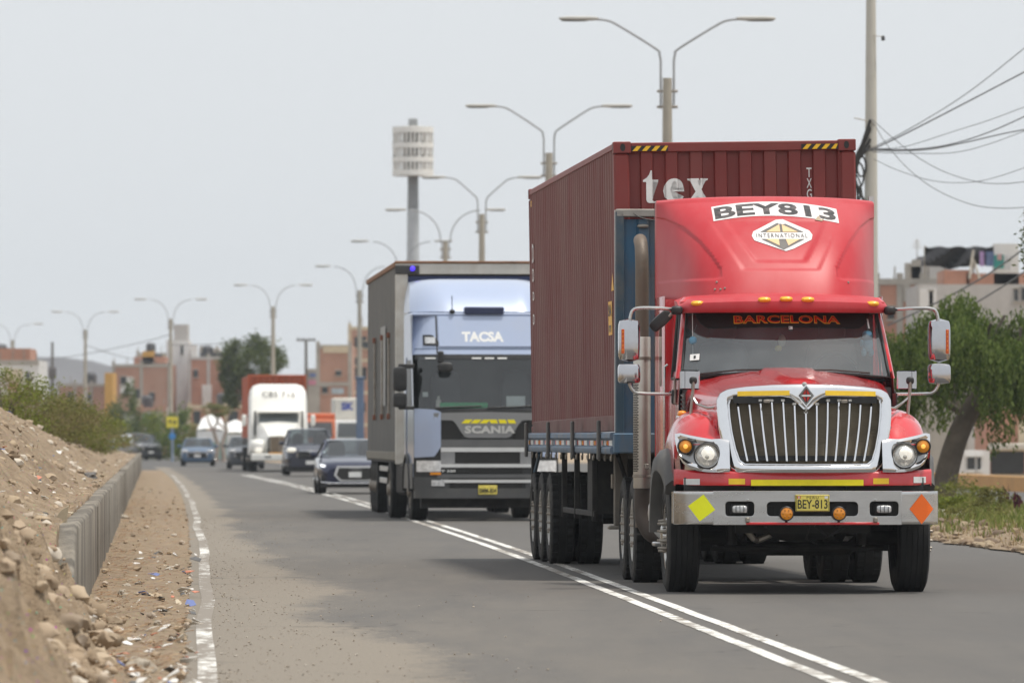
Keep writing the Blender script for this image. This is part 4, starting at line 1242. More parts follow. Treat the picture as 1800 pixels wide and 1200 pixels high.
def bigtext(mbx, s, x0, x1, z0, z1, fn, bold):
    vs, fs = text2d(s, bold, 1.0)
    # split triangles so the lettering hugs the curved panel
    bm = bmesh.new(); V = [bm.verts.new((lerp(x0, x1, u), lerp(z0, z1, v), 0)) for u, v in vs]
    for f in fs:
        try: bm.faces.new([V[i] for i in f])
        except Exception: pass
    bmesh.ops.triangulate(bm, faces=bm.faces[:])
    bmesh.ops.subdivide_edges(bm, edges=[e for e in bm.edges if e.calc_length() > .04], cuts=2, use_grid_fill=True)
    bmesh.ops.triangulate(bm, faces=bm.faces[:]); bm.verts.index_update()
    mbx.add([fn(v.co.x, v.co.y) for v in bm.verts], [tuple(v.index for v in f.verts) for f in bm.faces]); bm.free()
f2 = onf(.011)
q = MB(); bigtext(q, 'BEY813', -.555, .612, 3.496, 3.604, lambda x, z: f2(x, curved(x, z)), .030)
q.build('sticker_lettering', mat('worn black vinyl', (.028,.026,.026), .5, var=.2, vs=20, dirt=(.30,.25,.24), damt=.45, ds=14), ff, None)
# diamond emblem sticker
f3, f4, f5 = onf(.008), onf(.013), onf(.017)
EX, EZ = .06, 3.352
def emblem(pts, fn, m, nm):
    q = MB(); bm = bmesh.new(); V = [bm.verts.new((EX + a, EZ + b, 0)) for a, b in pts]; bm.faces.new(V)
    bmesh.ops.triangulate(bm, faces=bm.faces[:])
    for _ in range(2): bmesh.ops.subdivide_edges(bm, edges=[e for e in bm.edges if e.calc_length() > .06], cuts=1, use_grid_fill=True); bmesh.ops.triangulate(bm, faces=bm.faces[:])
    bm.verts.index_update(); q.add([fn(v.co.x, v.co.y) for v in bm.verts], [tuple(v.index for v in f.verts) for f in bm.faces]); bm.free()
    return q.build(nm, m, ff, None)
WV = _mats['worn white vinyl']; GV = mat('grey vinyl', (.12,.11,.10), .5, var=.15, vs=12); OV = mat('sun faded orange vinyl', (.72,.50,.26), .5, var=.08, vs=12)
emblem([(-.29,.0),(-.27,.04),(-.04,.145),(.03,.15),(.27,.05),(.295,.01),(.28,-.035),(.10,-.125),(.02,-.15),(-.05,-.125),(-.27,-.045)], f3, WV, 'emblem_backing')
emblem([(-.205,.035),(.0,.132),(.215,.035)], f4, GV, 'emblem_field'); emblem([(-.205,-.03),(.0,-.135),(.215,-.03)], f4, GV, 'emblem_field')
emblem([(-.15,.036),(-.012,.105),(-.012,.036)], f5, OV, 'emblem_panel'); emblem([(.012,.105),(.16,.036),(.012,.036)], f5, OV, 'emblem_panel')
emblem([(-.16,-.03),(-.035,-.03),(-.035,-.095)], f5, OV, 'emblem_panel'); emblem([(.03,-.03),(.17,-.03),(.05,-.095)], f5, OV, 'emblem_panel')
q = MB(); put_text(q, 'INTERNATIONAL', EX - .245, EX + .245, EZ - .016, EZ + .022, f5, .0, 1.35); q.build('emblem_lettering', GV, ff, None)
q = MB(); q.add([f2(.40 + a, 3.50 + b) for a, b in ((0, 0), (.07, -.01), (.12, .03), (.06, .045), (.03, .03))], [(0,1,2,3,4)]); q.build('peeling_tape', mat('brown tape', (.40,.30,.20), .6), ff, None)
for x, z in ((-.60, 2.90), (-.62, 2.83), (-.57, 2.83), (-.53, 2.84), (.66, 2.90)):
    p = onf(.004)(x, z); MB().lathe([(.012, 0), (.008, -.008), (0, -.01)], p, (0, 1, 0), 10).build('rivet', STEEL, ff)

# --- mirrors
for sx in (-1, 1):
    mr = empty('mirror', tractor); cx = sx*1.468; cy = 2.28
    q = MB(); q.sbox((cx, cy, 2.342), (.102, .11, .208), 5); q.build('mirror_housing', CHROME_SOFT, mr)
    q = MB(); q.sbox((cx, cy, 2.028), (.105, .11, .100), 5); q.build('lower_mirror_housing', CHROME_SOFT, mr)
    q = MB(); q.box(cx - .085, cx + .085, cy + .108, cy + .113, 2.17, 2.52); q.build('mirror_glass', mat('mirror glass', (.7,.72,.74), .03, 1., var=.02), mr)
    q = MB(); q.cbox(cx + sx*.052, cx + sx*.080, cy - .116, cy - .09, 2.215, 2.445, .004); q.build('side_indicator', mat('dark orange lens', (.55,.09,.008), .25, var=.15), mr)
    for k in range(5):
        MB().lathe([(.006, .0), (0, -.003)], (cx + sx*.066, cy - .118, 2.25 + .042*k), (0,1,0), 8).build('indicator_led', AMBER, mr)
    q = MB(); q.tube([(sx*.97, 2.42, 2.63), (sx*1.05, 2.38, 2.635)] + [tuple(p) for p in catmull([(sx*1.20, cy, 2.645), (sx*1.36, cy, 2.645), (sx*1.43, cy, 2.625), (sx*1.455, cy, 2.56), (sx*1.46, cy, 2.50)], 4)], .017, 10); q.build('mirror_arm', CHROME_DULL, mr)
    q = MB(); q.tube([tuple(p) for p in catmull([(cx, cy, 1.95), (sx*1.455, cy, 1.91), (sx*1.42, cy, 1.86), (sx*1.34, cy, 1.84), (sx*1.02, 2.33, 1.835)], 4)], .016, 10); q.build('mirror_arm', CHROME_DULL, mr)
    q = MB(); q.sbox((sx*1.01, 2.36, 2.625), (.055, .06, .045), 3); q.build('arm_bracket', BLACK, mr)
    q = MB(); q.sbox((sx*1.03, 2.33, 1.81), (.035, .05, .075), 4); q.build('arm_bracket', BLACK, mr)
    # hood mirror
    hm = empty('hood_mirror', tractor); hx = sx*1.005; hy = .88
    q = MB(); q.cbox(hx - .092, hx + .092, hy, hy + .03, 1.868, 2.048, .012); q.build('mirror_back', CHROME_SOFT, hm)
    q = MB(); q.box(hx + sx*.045, hx + sx*.049, hy - .003, hy + .0, 1.875, 2.042); q.build('mirror_seam', BLACK, hm)
    q = MB(); q.sbox((hx + .03, hy - .012, 1.952), (.036, .022, .036), 2.5); q.build('mirror_joint', BLACK, hm)
    q = MB(); q.tube([(hx + .03, hy - .02, 1.94), (hx + .025, hy - .02, 1.85), (hx + sx*.0 - .005, hy - .06, 1.56)], .015, 8); q.build('mirror_stalk', STEEL, hm)
    q = MB(); q.sbox((hx - .005, hy - .07, 1.545), (.036, .035, .055), 2.5); q.build('stalk_foot', BLACK, hm)
    q = MB(); q.tube([(hx + .02, hy - .015, 1.80), (hx - sx*.06, hy - .06, 1.735), (sx*.86, .62, 1.695), (sx*.805, .50, 1.70)], .013, 8); q.build('mirror_brace', CHROME_DULL, hm)
# small look-down mirror hanging at the passenger door
q = MB(); q.sbox((0,0,0), (.12, .035, .06), 4); q.xf(Matrix.Translation((-1.155, 2.44, 2.53)) @ Matrix.Rotation(math.radians(-42), 4, 'Y')); q.build('look_down_mirror', BLACK, tractor)
q = MB(); q.tube([(-1.08, 2.42, 2.57), (-1.02, 2.4, 2.62)], .016, 8); q.build('look_down_mirror_arm', STEEL, tractor)

# --- exhaust stack
ex = empty('exhaust_stack', tractor); exx, exy = -1.165, 4.72
RUST = mat('heat stained steel', (.17,.135,.105), .55, .3, var=.3, vs=4, dirt=(.14,.08,.045), damt=.6, ds=4, bump=.15)
q = MB(); q.tube([(exx, exy, .55)] + [(exx, exy, 2.9)] + [tuple(p) for p in catmull([(exx, exy, 3.05), (exx, exy + .03, 3.20), (exx, exy + .12, 3.31), (exx, exy + .26, 3.36)], 4)], .066, 20); q.build('stack_pipe', RUST, ex, 60)
q = MB(); rings = []
for z in (.93, .94, 2.40, 2.41):
    e = .0 if z in (.94, 2.40) else -.004
    rings.append([(exx + (.086 + e)*math.cos(a), exy - .0 + (.086 + e)*math.sin(a), z) for a in [math.radians(180 + 12*i) for i in range(20)]])
q.loft(rings); q.build('heat_shield', mat('heat shield steel', (.66,.63,.57), .42, .7, var=.18, vs=3, dirt=(.26,.20,.14), damt=.5, ds=3), ex, 60)
q = MB()
for r_ in range(58):
    for c_ in range(4):
        a = math.radians(184 + 15*c_ + (7 if r_ % 2 else 0)); z = 1.10 + r_*.0165
        p = Vector((exx + .088*math.cos(a), exy + .088*math.sin(a), z)); t = Vector((-math.sin(a), math.cos(a), 0))*.011; u = Vector((0,0,.0050))
        q.add([p - t - u, p + t - u, p + t + u, p - t + u], [(0,1,2,3)])
tag(q.build('shield_perforations', INK, ex, None), kind='stuff')
for z in (1.05, 2.2): MB().lathe([(.091, -.015), (.092, 0), (.091, .015)], (exx, exy, z), (0,0,1), 28).build('stack_clamp', STEEL, ex)
q = MB(); q.cbox(exx + .02, exx + .06, exy - .125, exy - .09, 1.12, 1.17, .006); q.build('clamp_bolt', STEEL, ex)
q = MB(); q.tube([tuple(p) for p in catmull([(exx, exy, .93), (exx, exy, .72), (exx + .02, exy - .05, .58), (exx + .12, exy - .12, .46), (exx + .35, exy - .2, .44)], 5)], .075, 16); q.build('exhaust_elbow', mat('sooty exhaust', (.075,.06,.05), .7, .3, var=.2), ex, 60)

# --- chassis, tanks, steps
ch = empty('chassis', tractor)
for sx in (-1, 1):
    q = MB(); q.box(sx*.38, sx*.46, .25, 7.6, .72, .98); q.build('frame_rail', CHASSIS, ch)
    q = MB(); q.tube([(sx*.42, .75, .60), (sx*.42, 1.25, .50), (sx*.42, 1.85, .62)], .045, 6); q.build('leaf_spring', CHASSIS, ch)
    q = MB(); q.tube([(sx*.60, 1.05, .44), (sx*.62, 1.02, .75)], .05, 10); q.build('shock_absorber', CHASSIS, ch)
    q = MB(); q.box(sx*.30, sx*.36, .10, .5, .60, .80); q.build('tow_bracket', CHASSIS, ch)
    q = MB(); q.box(sx*.95, sx*1.2, 1.92, 1.94, .32, 1.0); q.build('mud_flap', BLACK, ch)
    q = MB(); q.lathe([(.02, 0), (.30, .0), (.325, .03), (.325, 1.25), (.30, 1.28), (.02, 1.28)], (sx*.86, 2.45, .70), (0, 1, 0), 32); q.build('fuel_tank', ALU, ch)
    q = MB(); q.cbox(sx*.78, sx*1.22, 2.42, 2.72, .40, .44, .01); q.build('step', ALU, ch)
    q = MB(); q.cbox(sx*.95, sx*1.22, 2.45, 2.70, .74, .78, .01); q.build('step', ALU, ch)
    q = MB(); q.box(sx*.98, sx*1.05, 2.2, 4.3, .80, .97); q.build('cab_sill', RED, ch)
q = MB(); q.tube([(-.95, 1.25, .50), (-.62, 1.22, .50), (-.50, 1.2, .40), (.50, 1.2, .40), (.62, 1.22, .50), (.95, 1.25, .50)], .07, 10); q.build('front_axle', CHASSIS, ch)
q = MB(); q.tube([(-.8, 1.05, .40), (.8, 1.05, .40)], .022, 8); q.build('tie_rod', CHASSIS, ch)
q = MB(); q.sbox((0, .95, .66), (.34, .45, .20), 3); q.build('oil_pan', CHASSIS, ch)
q = MB(); q.box(-.62, .62, .45, .52, .55, .64); q.build('crossmember', CHASSIS, ch)
q = MB(); q.tube([(-.55, .5, .62), (-.45, .55, .50), (-.40, .7, .48), (-.2, .75, .56)], .03, 8); q.build('coolant_pipe', STEEL, ch)
q = MB(); q.tube([(.10, .35, .62), (.22, .36, .52), (.38, .37, .60)], .012, 6); q.tube([(.05, .35, .62), (.02, .36, .50), (.12, .37, .45)], .010, 6); q.build('air_hose', BLACK, ch)
q = MB(); q.box(-1.0, 1.0, 2.1, 2.14, .5, .95); q.build('engine_bay_screen', BLACK, ch)
q = MB(); q.lathe([(.05, 0), (.42, .02), (.45, .05), (.45, .09), (.05, .12)], (0, 6.0, 1.08), (0, 0, 1), 28); q.build('fifth_wheel', CHASSIS, ch)
for y_ in (5.35, 6.65):
    q = MB(); q.tube([(-1.0, y_, .515), (-.25, y_, .515)], .07, 10); q.tube([(1.0, y_, .515), (.25, y_, .515)], .07, 10); q.sbox((0, y_, .53), (.26, .26, .24), 2.5); q.build('drive_axle', CHASSIS, ch)
for sx in (-1, 1):
    mount_wheel(tractor, sx*1.065, 1.25, .515, sx, T_STEER, RIM_S, (('hand_hole', HOLES_S), ('lug_nut', LUGS_S)))
    for y_ in (5.35, 6.65):
        mount_wheel(tractor, sx*1.09, y_, .515, sx, T_DRIVE, RIM_D, (('lug_nut', LUGS_D),))
        mount_wheel(tractor, sx*.77, y_, .515, -sx, T_DRIVE, None)

# things hanging behind the glass
M_tr = Matrix.Translation((TX, D0, 0)) @ Matrix.Rotation(math.atan(TR_SL), 4, 'Z')
def hang(nm, label, cat, m, parts):
    o = thing(nm, label, cat, (TX, D0, 0), math.atan(TR_SL), 'toys and charms hung behind the windscreen')
    for pn, mb_, mm in parts: mb_.build(pn, mm, o)
    return o
BLUE_TOY = mat('pale blue plush', (.16,.36,.50), .95, var=.2, vs=30)
def S(c, h, e=2.2): return MB().sbox(c, h, e, 16, 8)
hang('plush_toy', 'pale blue plush toy hanging by the windscreen pillar inside the red lorry', 'plush toy', None,
     [('body', S((.80, 2.40, 2.30), (.055, .05, .065)), BLUE_TOY), ('head', S((.80, 2.39, 2.39), (.05, .05, .048)), BLUE_TOY), ('leg', S((.765, 2.38, 2.23), (.025, .03, .04)), BLUE_TOY), ('leg', S((.835, 2.38, 2.23), (.025, .03, .04)), BLUE_TOY), ('arm', S((.745, 2.38, 2.32), (.02, .03, .035)), BLUE_TOY), ('cord', MB().cyl((.80, 2.40, 2.43), (.80, 2.43, 2.6), .003, 6), BLACK)])
hang('pom_pom_charm', 'blue pom-pom charm on a cord near the passenger pillar of the red lorry', 'charm', None,
     [('pom_pom', S((-.86, 2.33, 2.34), (.04, .04, .04), 2), BLUE_TOY), ('tassel', S((-.865, 2.33, 2.19), (.03, .02, .022), 2), RED_TAPE), ('cord', MB().cyl((-.86, 2.33, 2.2), (-.86, 2.40, 2.6), .003, 6), WHITE_PL)])
hang('dangling_ornament', 'small yellow and white ornament hanging mid windscreen in the red lorry', 'ornament', None,
     [('upper_figure', S((.0, 2.5, 2.34), (.035, .03, .06)), mat('cream plush', (.6,.57,.45), .9)), ('lower_figure', S((-.035, 2.5, 2.27), (.035, .03, .03)), mat('yellow plush', (.72,.55,.12), .9)), ('cord', MB().cyl((.0, 2.5, 2.38), (.0, 2.5, 2.6), .003, 6), BLACK)])

# ------------------------------------------------------------------ flatbed trailer behind the red tractor
C_SL = .0677
CY = 69.15; CX = 2.27
TRAIL_ROT = math.atan(C_SL)
BLUE = mat('faded blue steel', (.045,.135,.235), .55, var=.22, vs=1.5, dirt=(.16,.14,.115), damt=.65, ds=2.4, dlo=.42, dhi=.62, stretch=(1,1,.35))
BLUE_L = mat('chalky blue rail', (.15,.21,.29), .65, var=.15, vs=2, dirt=(.28,.25,.21), damt=.6, ds=3)
trailer = thing('flatbed_trailer', 'blue flatbed semi-trailer with stake posts carrying the maroon container', 'trailer', (CX, CY, 0), TRAIL_ROT)
LT = 12.35
# headboard
hb = empty('headboard', trailer)
mb = MB(); x = -1.24; rings = []
pts = []
while x < 1.24:
    for dx, dy in ((0, 0), (.05, 0), (.07, .035), (.20, .035), (.22, 0)):
        if x + dx <= 1.24: pts.append((x + dx, dy))
    x += .27
mb.loft([[(a, -.16 + d, z) for a, d in pts] for z in (1.45, 3.60)][::-1])
mb.build('headboard_sheet', BLUE, hb, None)
for sx in (-1, 1):
    q = MB(); q.cbox(sx*1.17, sx*1.25, -.20, -.04, 1.27, 3.68, .008); q.build('headboard_post', mat('dark blue steel', (.035,.075,.11), .55, var=.25, vs=2, dirt=(.15,.13,.11), damt=.6, ds=3), hb)
    q = MB(); q.box(sx*1.235, sx*1.253, -.06, -.035, 1.45, 3.69); q.build('post_edge', WHITE_PL, hb)
q = MB(); q.cbox(-1.25, 1.25, -.20, -.05, 3.62, 3.70, .01); q.build('headboard_top_rail', mat('bare steel rail', (.36,.34,.31), .5, .6, var=.2, vs=3, dirt=(.2,.15,.1), damt=.5, ds=4), hb)
q = MB(); q.sbox((-.98, -.17, 3.53), (.06, .03, .022), 2.5); q.build('headboard_lamp', STEEL, hb)
q = MB(); q.tube([tuple(p) for p in catmull([(-1.12, -.19, 3.69), (-1.02, -.2, 3.62), (-.86, -.2, 3.59), (-.7, -.2, 3.63)], 4)], .006, 5); q.build('headboard_cable', BLACK, hb)
# deck and frame
q = MB(); q.box(-1.22, 1.22, -.05, LT, 1.40, 1.465); q.build('deck', CHASSIS, trailer)
q = MB()
q.cbox(-1.27, 1.27, -.235, -.05, 1.27, 1.47, .012); q.build('front_beam', BLUE, trailer)
for sx in (-1, 1):
    q = MB()
    prof = [(1.22, 1.262), (1.285, 1.262), (1.30, 1.28), (1.30, 1.318), (1.285, 1.332), (1.265, 1.335), (1.265, 1.405), (1.285, 1.408), (1.30, 1.422), (1.30, 1.462), (1.285, 1.478), (1.22, 1.478)]
    q.loft([[(sx*(a - .05*sstep(LT - .5, LT, y)), y, z) for a, z in prof] for y in [-.05, 0, 3, 6, 9, LT - .5, LT - .3, LT - .15, LT]], True, True)
    rail = q.build('side_rail', BLUE_L, trailer, 40)
    q = MB(); q.box(sx*.42, sx*.52, .3, LT, .98, 1.40); q.build('frame_beam', CHASSIS, trailer)
    # conspicuity tape: blocks of white and red
    y = .08; k = 0
    while y < LT - .5:
        ln = .34
        q = MB(); q.box(sx*1.264, sx*1.270, y, y + ln, 1.345, 1.397); q.build('tape_white', WHITE_PL, rail, None)
        q = MB(); q.box(sx*1.264, sx*1.2702, y + ln + .006, y + ln + .12, 1.348, 1.394); q.build('tape_red', RED_TAPE, rail, None)
        if k % 2 == 0:
            q = MB(); q.cbox(sx*1.262, sx*1.278, y + ln + .15, y + ln + .27, 1.345, 1.395, .006); q.build('side_marker', AMBER, rail)
        y += .80; k += 1
    for y in (1.05, 4.55, 8.1, 11.6):
        q = MB(); q.cbox(sx*1.302, sx*1.335, y, y + .16, 1.20, 1.60, .01); q.xf(Matrix.Identity(4)); q.build('stake_post', GREYPL, trailer)
    for y in [.35 + .75*i for i in range(16)]:
        q = MB(); q.tube([tuple(p) for p in catmull([(sx*1.25, y, 1.265), (sx*1.25, y, 1.215), (sx*1.25, y + .05, 1.195), (sx*1.25, y + .11, 1.21), (sx*1.25, y + .12, 1.24)], 3)], .010, 6); q.build('rope_hook', STEEL, rail)
    # landing leg
    q = MB(); q.cbox(sx*.92, sx*1.06, 2.3, 2.42, .52, 1.36, .01); q.build('landing_leg', mat('dusty grey steel', (.21,.19,.165), .7, .2, var=.2, vs=3, dirt=(.28,.23,.17), damt=.5, ds=3), trailer)
    q = MB(); q.cbox(sx*1.05, sx*1.09, 2.33, 2.38, .90, 1.05, .006); q.build('leg_handle', STEEL, trailer)
    q = MB(); q.cbox(sx*.86, sx*1.12, 2.26, 2.46, .48, .52, .01); q.build('leg_foot', STEEL, trailer)
    # side guard uprights and bar
    for y in (3.2, 5.6, 7.4):
        q = MB(); q.cbox(sx*1.16, sx*1.22, y, y + .06, .55, 1.27, .008); q.build('guard_upright', CHASSIS, trailer)
    q = MB(); q.cbox(sx*1.18, sx*1.21, 3.1, 7.6, .60, .66, .006); q.build('guard_bar', CHASSIS, trailer)
    q = MB(); q.tube([(sx*1.1, 1.4, 1.25), (sx*.9, 2.3, .85)], .025, 6); q.build('leg_brace', CHASSIS, trailer)
    q = MB(); q.cbox(sx*1.18, sx*1.24, 11.9, 11.98, .62, 1.27, .008); q.build('rear_upright', CHASSIS, trailer)
    q = MB(); q.tube([(sx*1.18, 11.4, 1.25), (sx*1.2, 11.95, 1.0)], .022, 6); q.build('rear_brace', BLUE, trailer)
q = MB(); q.cbox(-1.25, 1.25, LT, LT + .08, 1.26, 1.47, .01); q.build('rear_beam', BLUE_L, trailer)
q = MB(); q.cbox(-1.1, 1.1, LT - .05, LT + .05, .60, .70, .01); q.build('underrun_bar', CHASSIS, trailer)
q = MB(); q.box(-1.15, -.6, 4.0, 4.7, .62, 1.2); q.build('tool_box', CHASSIS, trailer)
for y_ in (9.3, 10.6, 11.9 - .05):
    q = MB(); q.tube([(-1.0, y_, .515), (1.0, y_, .515)], .07, 10); q.build('axle', CHASSIS, trailer)
    for sx in (-1, 1):
        mount_wheel(trailer, sx*1.10, y_, .515, sx, T_DRIVE, RIM_D, (('lug_nut', LUGS_D),))
        mount_wheel(trailer, sx*.78, y_, .515, -sx, T_DRIVE, None)

# ------------------------------------------------------------------ maroon high-cube container
MAROON = mat('maroon container paint', (.215,.030,.026), .5, var=.12, vs=1.2, dirt=(.20,.065,.055), damt=.5, ds=1.6, stretch=(1,1,.5))
MAROON_S = mat('dusty maroon container side', (.165,.042,.038), .62, var=.10, vs=1.1, dirt=(.20,.105,.092), damt=.65, ds=1.2, dlo=.38, dhi=.62, stretch=(1,1,.4))
WHITE_L = mat('white stencil paint', (.84,.83,.81), .5, var=.06, vs=10)
cont = thing('shipping_container', 'maroon high-cube shipping container with hazard striped top corners on the blue flatbed', 'container', (CX, CY + .02, 1.50), TRAIL_ROT)
cont.rotation_euler = (math.radians(-.20), math.radians(-.85), TRAIL_ROT)
HW, HH, LL = 1.219, 2.896, 12.19
def corner(x, y, z, sx, sy):
    q = MB(); q.cbox(x, x + sx*.178, y, y + sy*.162, z, z + .118, .008); o = q.build('corner_casting', MAROON, cont)
    q = MB()
    yy = y - sy*.002
    q.add([(x + sx*(.095 + .026*math.cos(a)), yy, z + .060 + .038*math.sin(a)) for a in [2*math.pi*i/16 for i in range(16)]], [tuple(range(16))]); q.build('casting_hole', INK, o, None)
    q = MB(); xx = x - sx*.002
    q.add([(xx, y + sy*(.085 + .03*math.cos(a)), z + .058 + .036*math.sin(a)) for a in [2*math.pi*i/16 for i in range(16)]], [tuple(range(16))]); q.build('casting_hole', INK, o, None)
for x, sx in ((-HW, 1), (HW, -1)):
    for y, sy in ((0, 1), (LL, -1)):
        for z in (0, HH - .118): corner(x, y, z, sx, sy)
        q = MB(); q.cbox(x + sx*.004, x + sx*.16, y + sy*.004, y + sy*.12, .118, HH - .118, .02); q.build('corner_post', MAROON if sy > 0 else MAROON_S, cont)
    q = MB(); q.cbox(x + sx*.006, x + sx*.07, .162, LL - .162, HH - .075, HH - .012, .006); q.build('top_side_rail', MAROON, cont)
    q = MB(); q.cbox(x + sx*.005, x + sx*.06, .162, LL - .162, .01, .17, .006); q.build('bottom_side_rail', mat('bottom rail maroon', (.15,.055,.048), .65, var=.12, dirt=(.2,.14,.12), damt=.6, ds=2), cont)
q = MB(); q.cbox(-HW + .178, HW - .178, .010, .10, HH - .108, HH - .012, .008); q.build('top_end_rail', MAROON, cont)
q = MB(); q.cbox(-HW + .178, HW - .178, .010, .10, .012, .14, .008); q.build('bottom_end_rail', MAROON, cont)
q = MB(); q.box(-HW + .05, HW - .05, .1, LL - .1, HH - .04, HH - .03); q.build('roof_panel', MAROON, cont)
q = MB(); q.box(-HW + .05, HW - .05, .1, LL - .1, .10, .13); q.build('floor_panel', CHASSIS, cont)
q = MB(); q.box(-HW + .15, HW - .15, LL - .06, LL - .02, .14, HH - .1); q.build('rear_doors', MAROON_S, cont)
# corrugated end wall
def corr(span0, span1, per, flat, web, depth):
    pts = []; x = span0
    while x < span1 - 1e-6:
        for dx, d in ((0, depth), (per - flat - 2*web, depth), (per - flat - web, 0), (per - web, 0)):
            if x + dx < span1: pts.append((x + dx, d))
        x += per
    pts.append((span1, pts[-1][1])); return pts
P = corr(-HW + .16, HW - .16, .2475, .112, .014, .042)
q = MB(); q.loft([[(a, .035 + d, z) for a, d in P] for z in (.14, HH - .105)][::-1]); q.build('corrugated_end_wall', MAROON, cont, None)
def endy(x):
    for (a, d0), (b, d1) in zip(P, P[1:]):
        if a <= x <= b: return .035 + lerp(d0, d1, (x - a)/max(1e-6, b - a))
    return .035
P2 = corr(.12, LL - .12, .2785, .072, .068, .036)
for sx in (-1, 1):
    q = MB(); r_ = [[(sx*(HW - .014 - d + (.010*fbm(y*.8 + sx, z*1.1) if .2 < z < HH - .1 else 0)), y, z) for y, d in P2] for z in (.17, .5, .9, 1.3, 1.7, 2.1, 2.5, HH - .075)]
    if sx > 0: r_.reverse()
    q.loft(r_); q.build('corrugated_side_wall', MAROON_S, cont, None)
# hazard stripes at the high-cube corners
for x0 in (-HW + .18, HW - .18 - .37):
    q = MB(); q.add([(x0, .006, HH - .098), (x0 + .37, .006, HH - .098), (x0 + .37, .006, HH - .045), (x0, .006, HH - .045)], [(0,1,2,3)]); q.build('hazard_sticker', INK, cont, None)
    for k in range(4):
        a = x0 + .012 + k*.095
        q = MB(); q.add([(a, .002, HH - .096), (a + .048, .002, HH - .096), (min(a + .092, x0 + .37), .002, HH - .047), (a + .044, .002, HH - .047)], [(0,1,2,3)]); q.build('hazard_stripe', mat('hazard yellow', (.85,.50,.02), .5), cont, None)
# serif lettering "tex", as outlines in a unit box
def spl(pts, n=5): return [(p.x, p.y) for p in catmull([(a, b, 0) for a, b in pts], n)]
T_ = [(.36,0),(.62,0),(.70,.02),(.78,.06),(.80,.10),(.66,.06),(.56,.07),(.53,.12),(.53,.83),(.86,.83),(.86,.92),(.53,.92),(.53,1.28),(.46,1.28),(.38,1.12),(.26,1.0),(.06,.90),(.06,.83),(.22,.83),(.22,.12),(.26,.04)]
E_out = spl([(.95,.50),(.92,.70),(.80,.86),(.56,.95),(.32,.90),(.12,.72),(.05,.48),(.12,.22),(.30,.05),(.56,-.01),(.80,.06),(.95,.24)])
E_in = [(.88,.28),(.74,.14),(.58,.11),(.46,.18),(.38,.34),(.36,.50)]
Xl = [(.02,0),(.42,0),(.42,.06),(.33,.08),(.46,.28),(.60,.08),(.52,.06),(.52,0),(1.02,0),(1.02,.06),(.93,.08),(.64,.50),(.84,.84),(.93,.87),(.93,.93),(.60,.93),(.60,.87),(.67,.85),(.57,.64),(.46,.85),(.54,.87),(.54,.93),(.06,.93),(.06,.87),(.16,.84),(.39,.42),(.12,.08),(.02,.06)]
def stencil(polys, x0, z0, sx_, sz_, nm):
    q = MB()
    for poly in polys:
        bm = bmesh.new(); V = [bm.verts.new((x0 + a*sx_, z0 + b*sz_, 0)) for a, b in poly]; bm.faces.new(V)
        bmesh.ops.triangulate(bm, faces=bm.faces[:])
        for a, d in P:      # cut where the sheet bends, so the paint follows the corrugation
            if min(v.co.x for v in bm.verts) < a < max(v.co.x for v in bm.verts):
                bmesh.ops.bisect_plane(bm, geom=bm.verts[:] + bm.edges[:] + bm.faces[:], plane_co=(a, 0, 0), plane_no=(1, 0, 0))
        bm.verts.index_update()
        q.add([(v.co.x, endy(v.co.x) - .004, v.co.y) for v in bm.verts], [tuple(v.index for v in f.verts) for f in bm.faces]); bm.free()
    return q.build(nm, WHITE_L, cont, None)
zt = HH - .595
stencil([T_], -.935, zt - .02, .195, .254, 'lettering_t')
# e: outer bowl with the eye left open
e1 = spl([(.36,.50),(.38,.70),(.46,.84),(.54,.86),(.62,.80),(.65,.66),(.64,.57)], 4)
E1 = [(.95,.50)] + spl([(.95,.50),(.92,.68),(.82,.84),(.56,.95),(.30,.90),(.12,.72),(.04,.48),(.10,.22),(.30,.04),(.58,-.01),(.80,.06),(.95,.24)], 4)[1:] + [(.88,.28),(.76,.15),(.62,.12),(.48,.18),(.39,.34),(.36,.50)]
ring_out = spl([(.95,.50),(.92,.70),(.80,.88),(.56,.95),(.30,.90),(.12,.72),(.04,.48)], 4)
ring_in = [(.64,.57),(.64,.68),(.61,.80),(.54,.86),(.46,.82),(.40,.70),(.37,.57)]
stencil([ring_out + [(.36,.50)] + list(reversed(ring_in)) + [(.66,.56)] , [(.965,.44),(.955,.585),(.35,.585),(.35,.44)], [(.04,.48),(.10,.22),(.30,.04),(.58,-.01),(.80,.06),(.95,.24),(.88,.28),(.76,.15),(.62,.12),(.48,.18),(.39,.34),(.36,.50)]], -.728, zt - .02, .228, .255, 'lettering_e')
stencil([Xl], -.490, zt - .02, .238, .258, 'lettering_x')
for k, chx in enumerate('TXGU'):
    vs_, fs_ = text2d(chx, .01)
    q = MB(); z1 = HH - .280 - k*.107
    q.add([(.725 + u*.052, endy(.725 + u*.052) - .004, z1 - .095 + v*.095) for u, v in vs_], fs_); q.build('lettering_code', WHITE_L, cont, None)
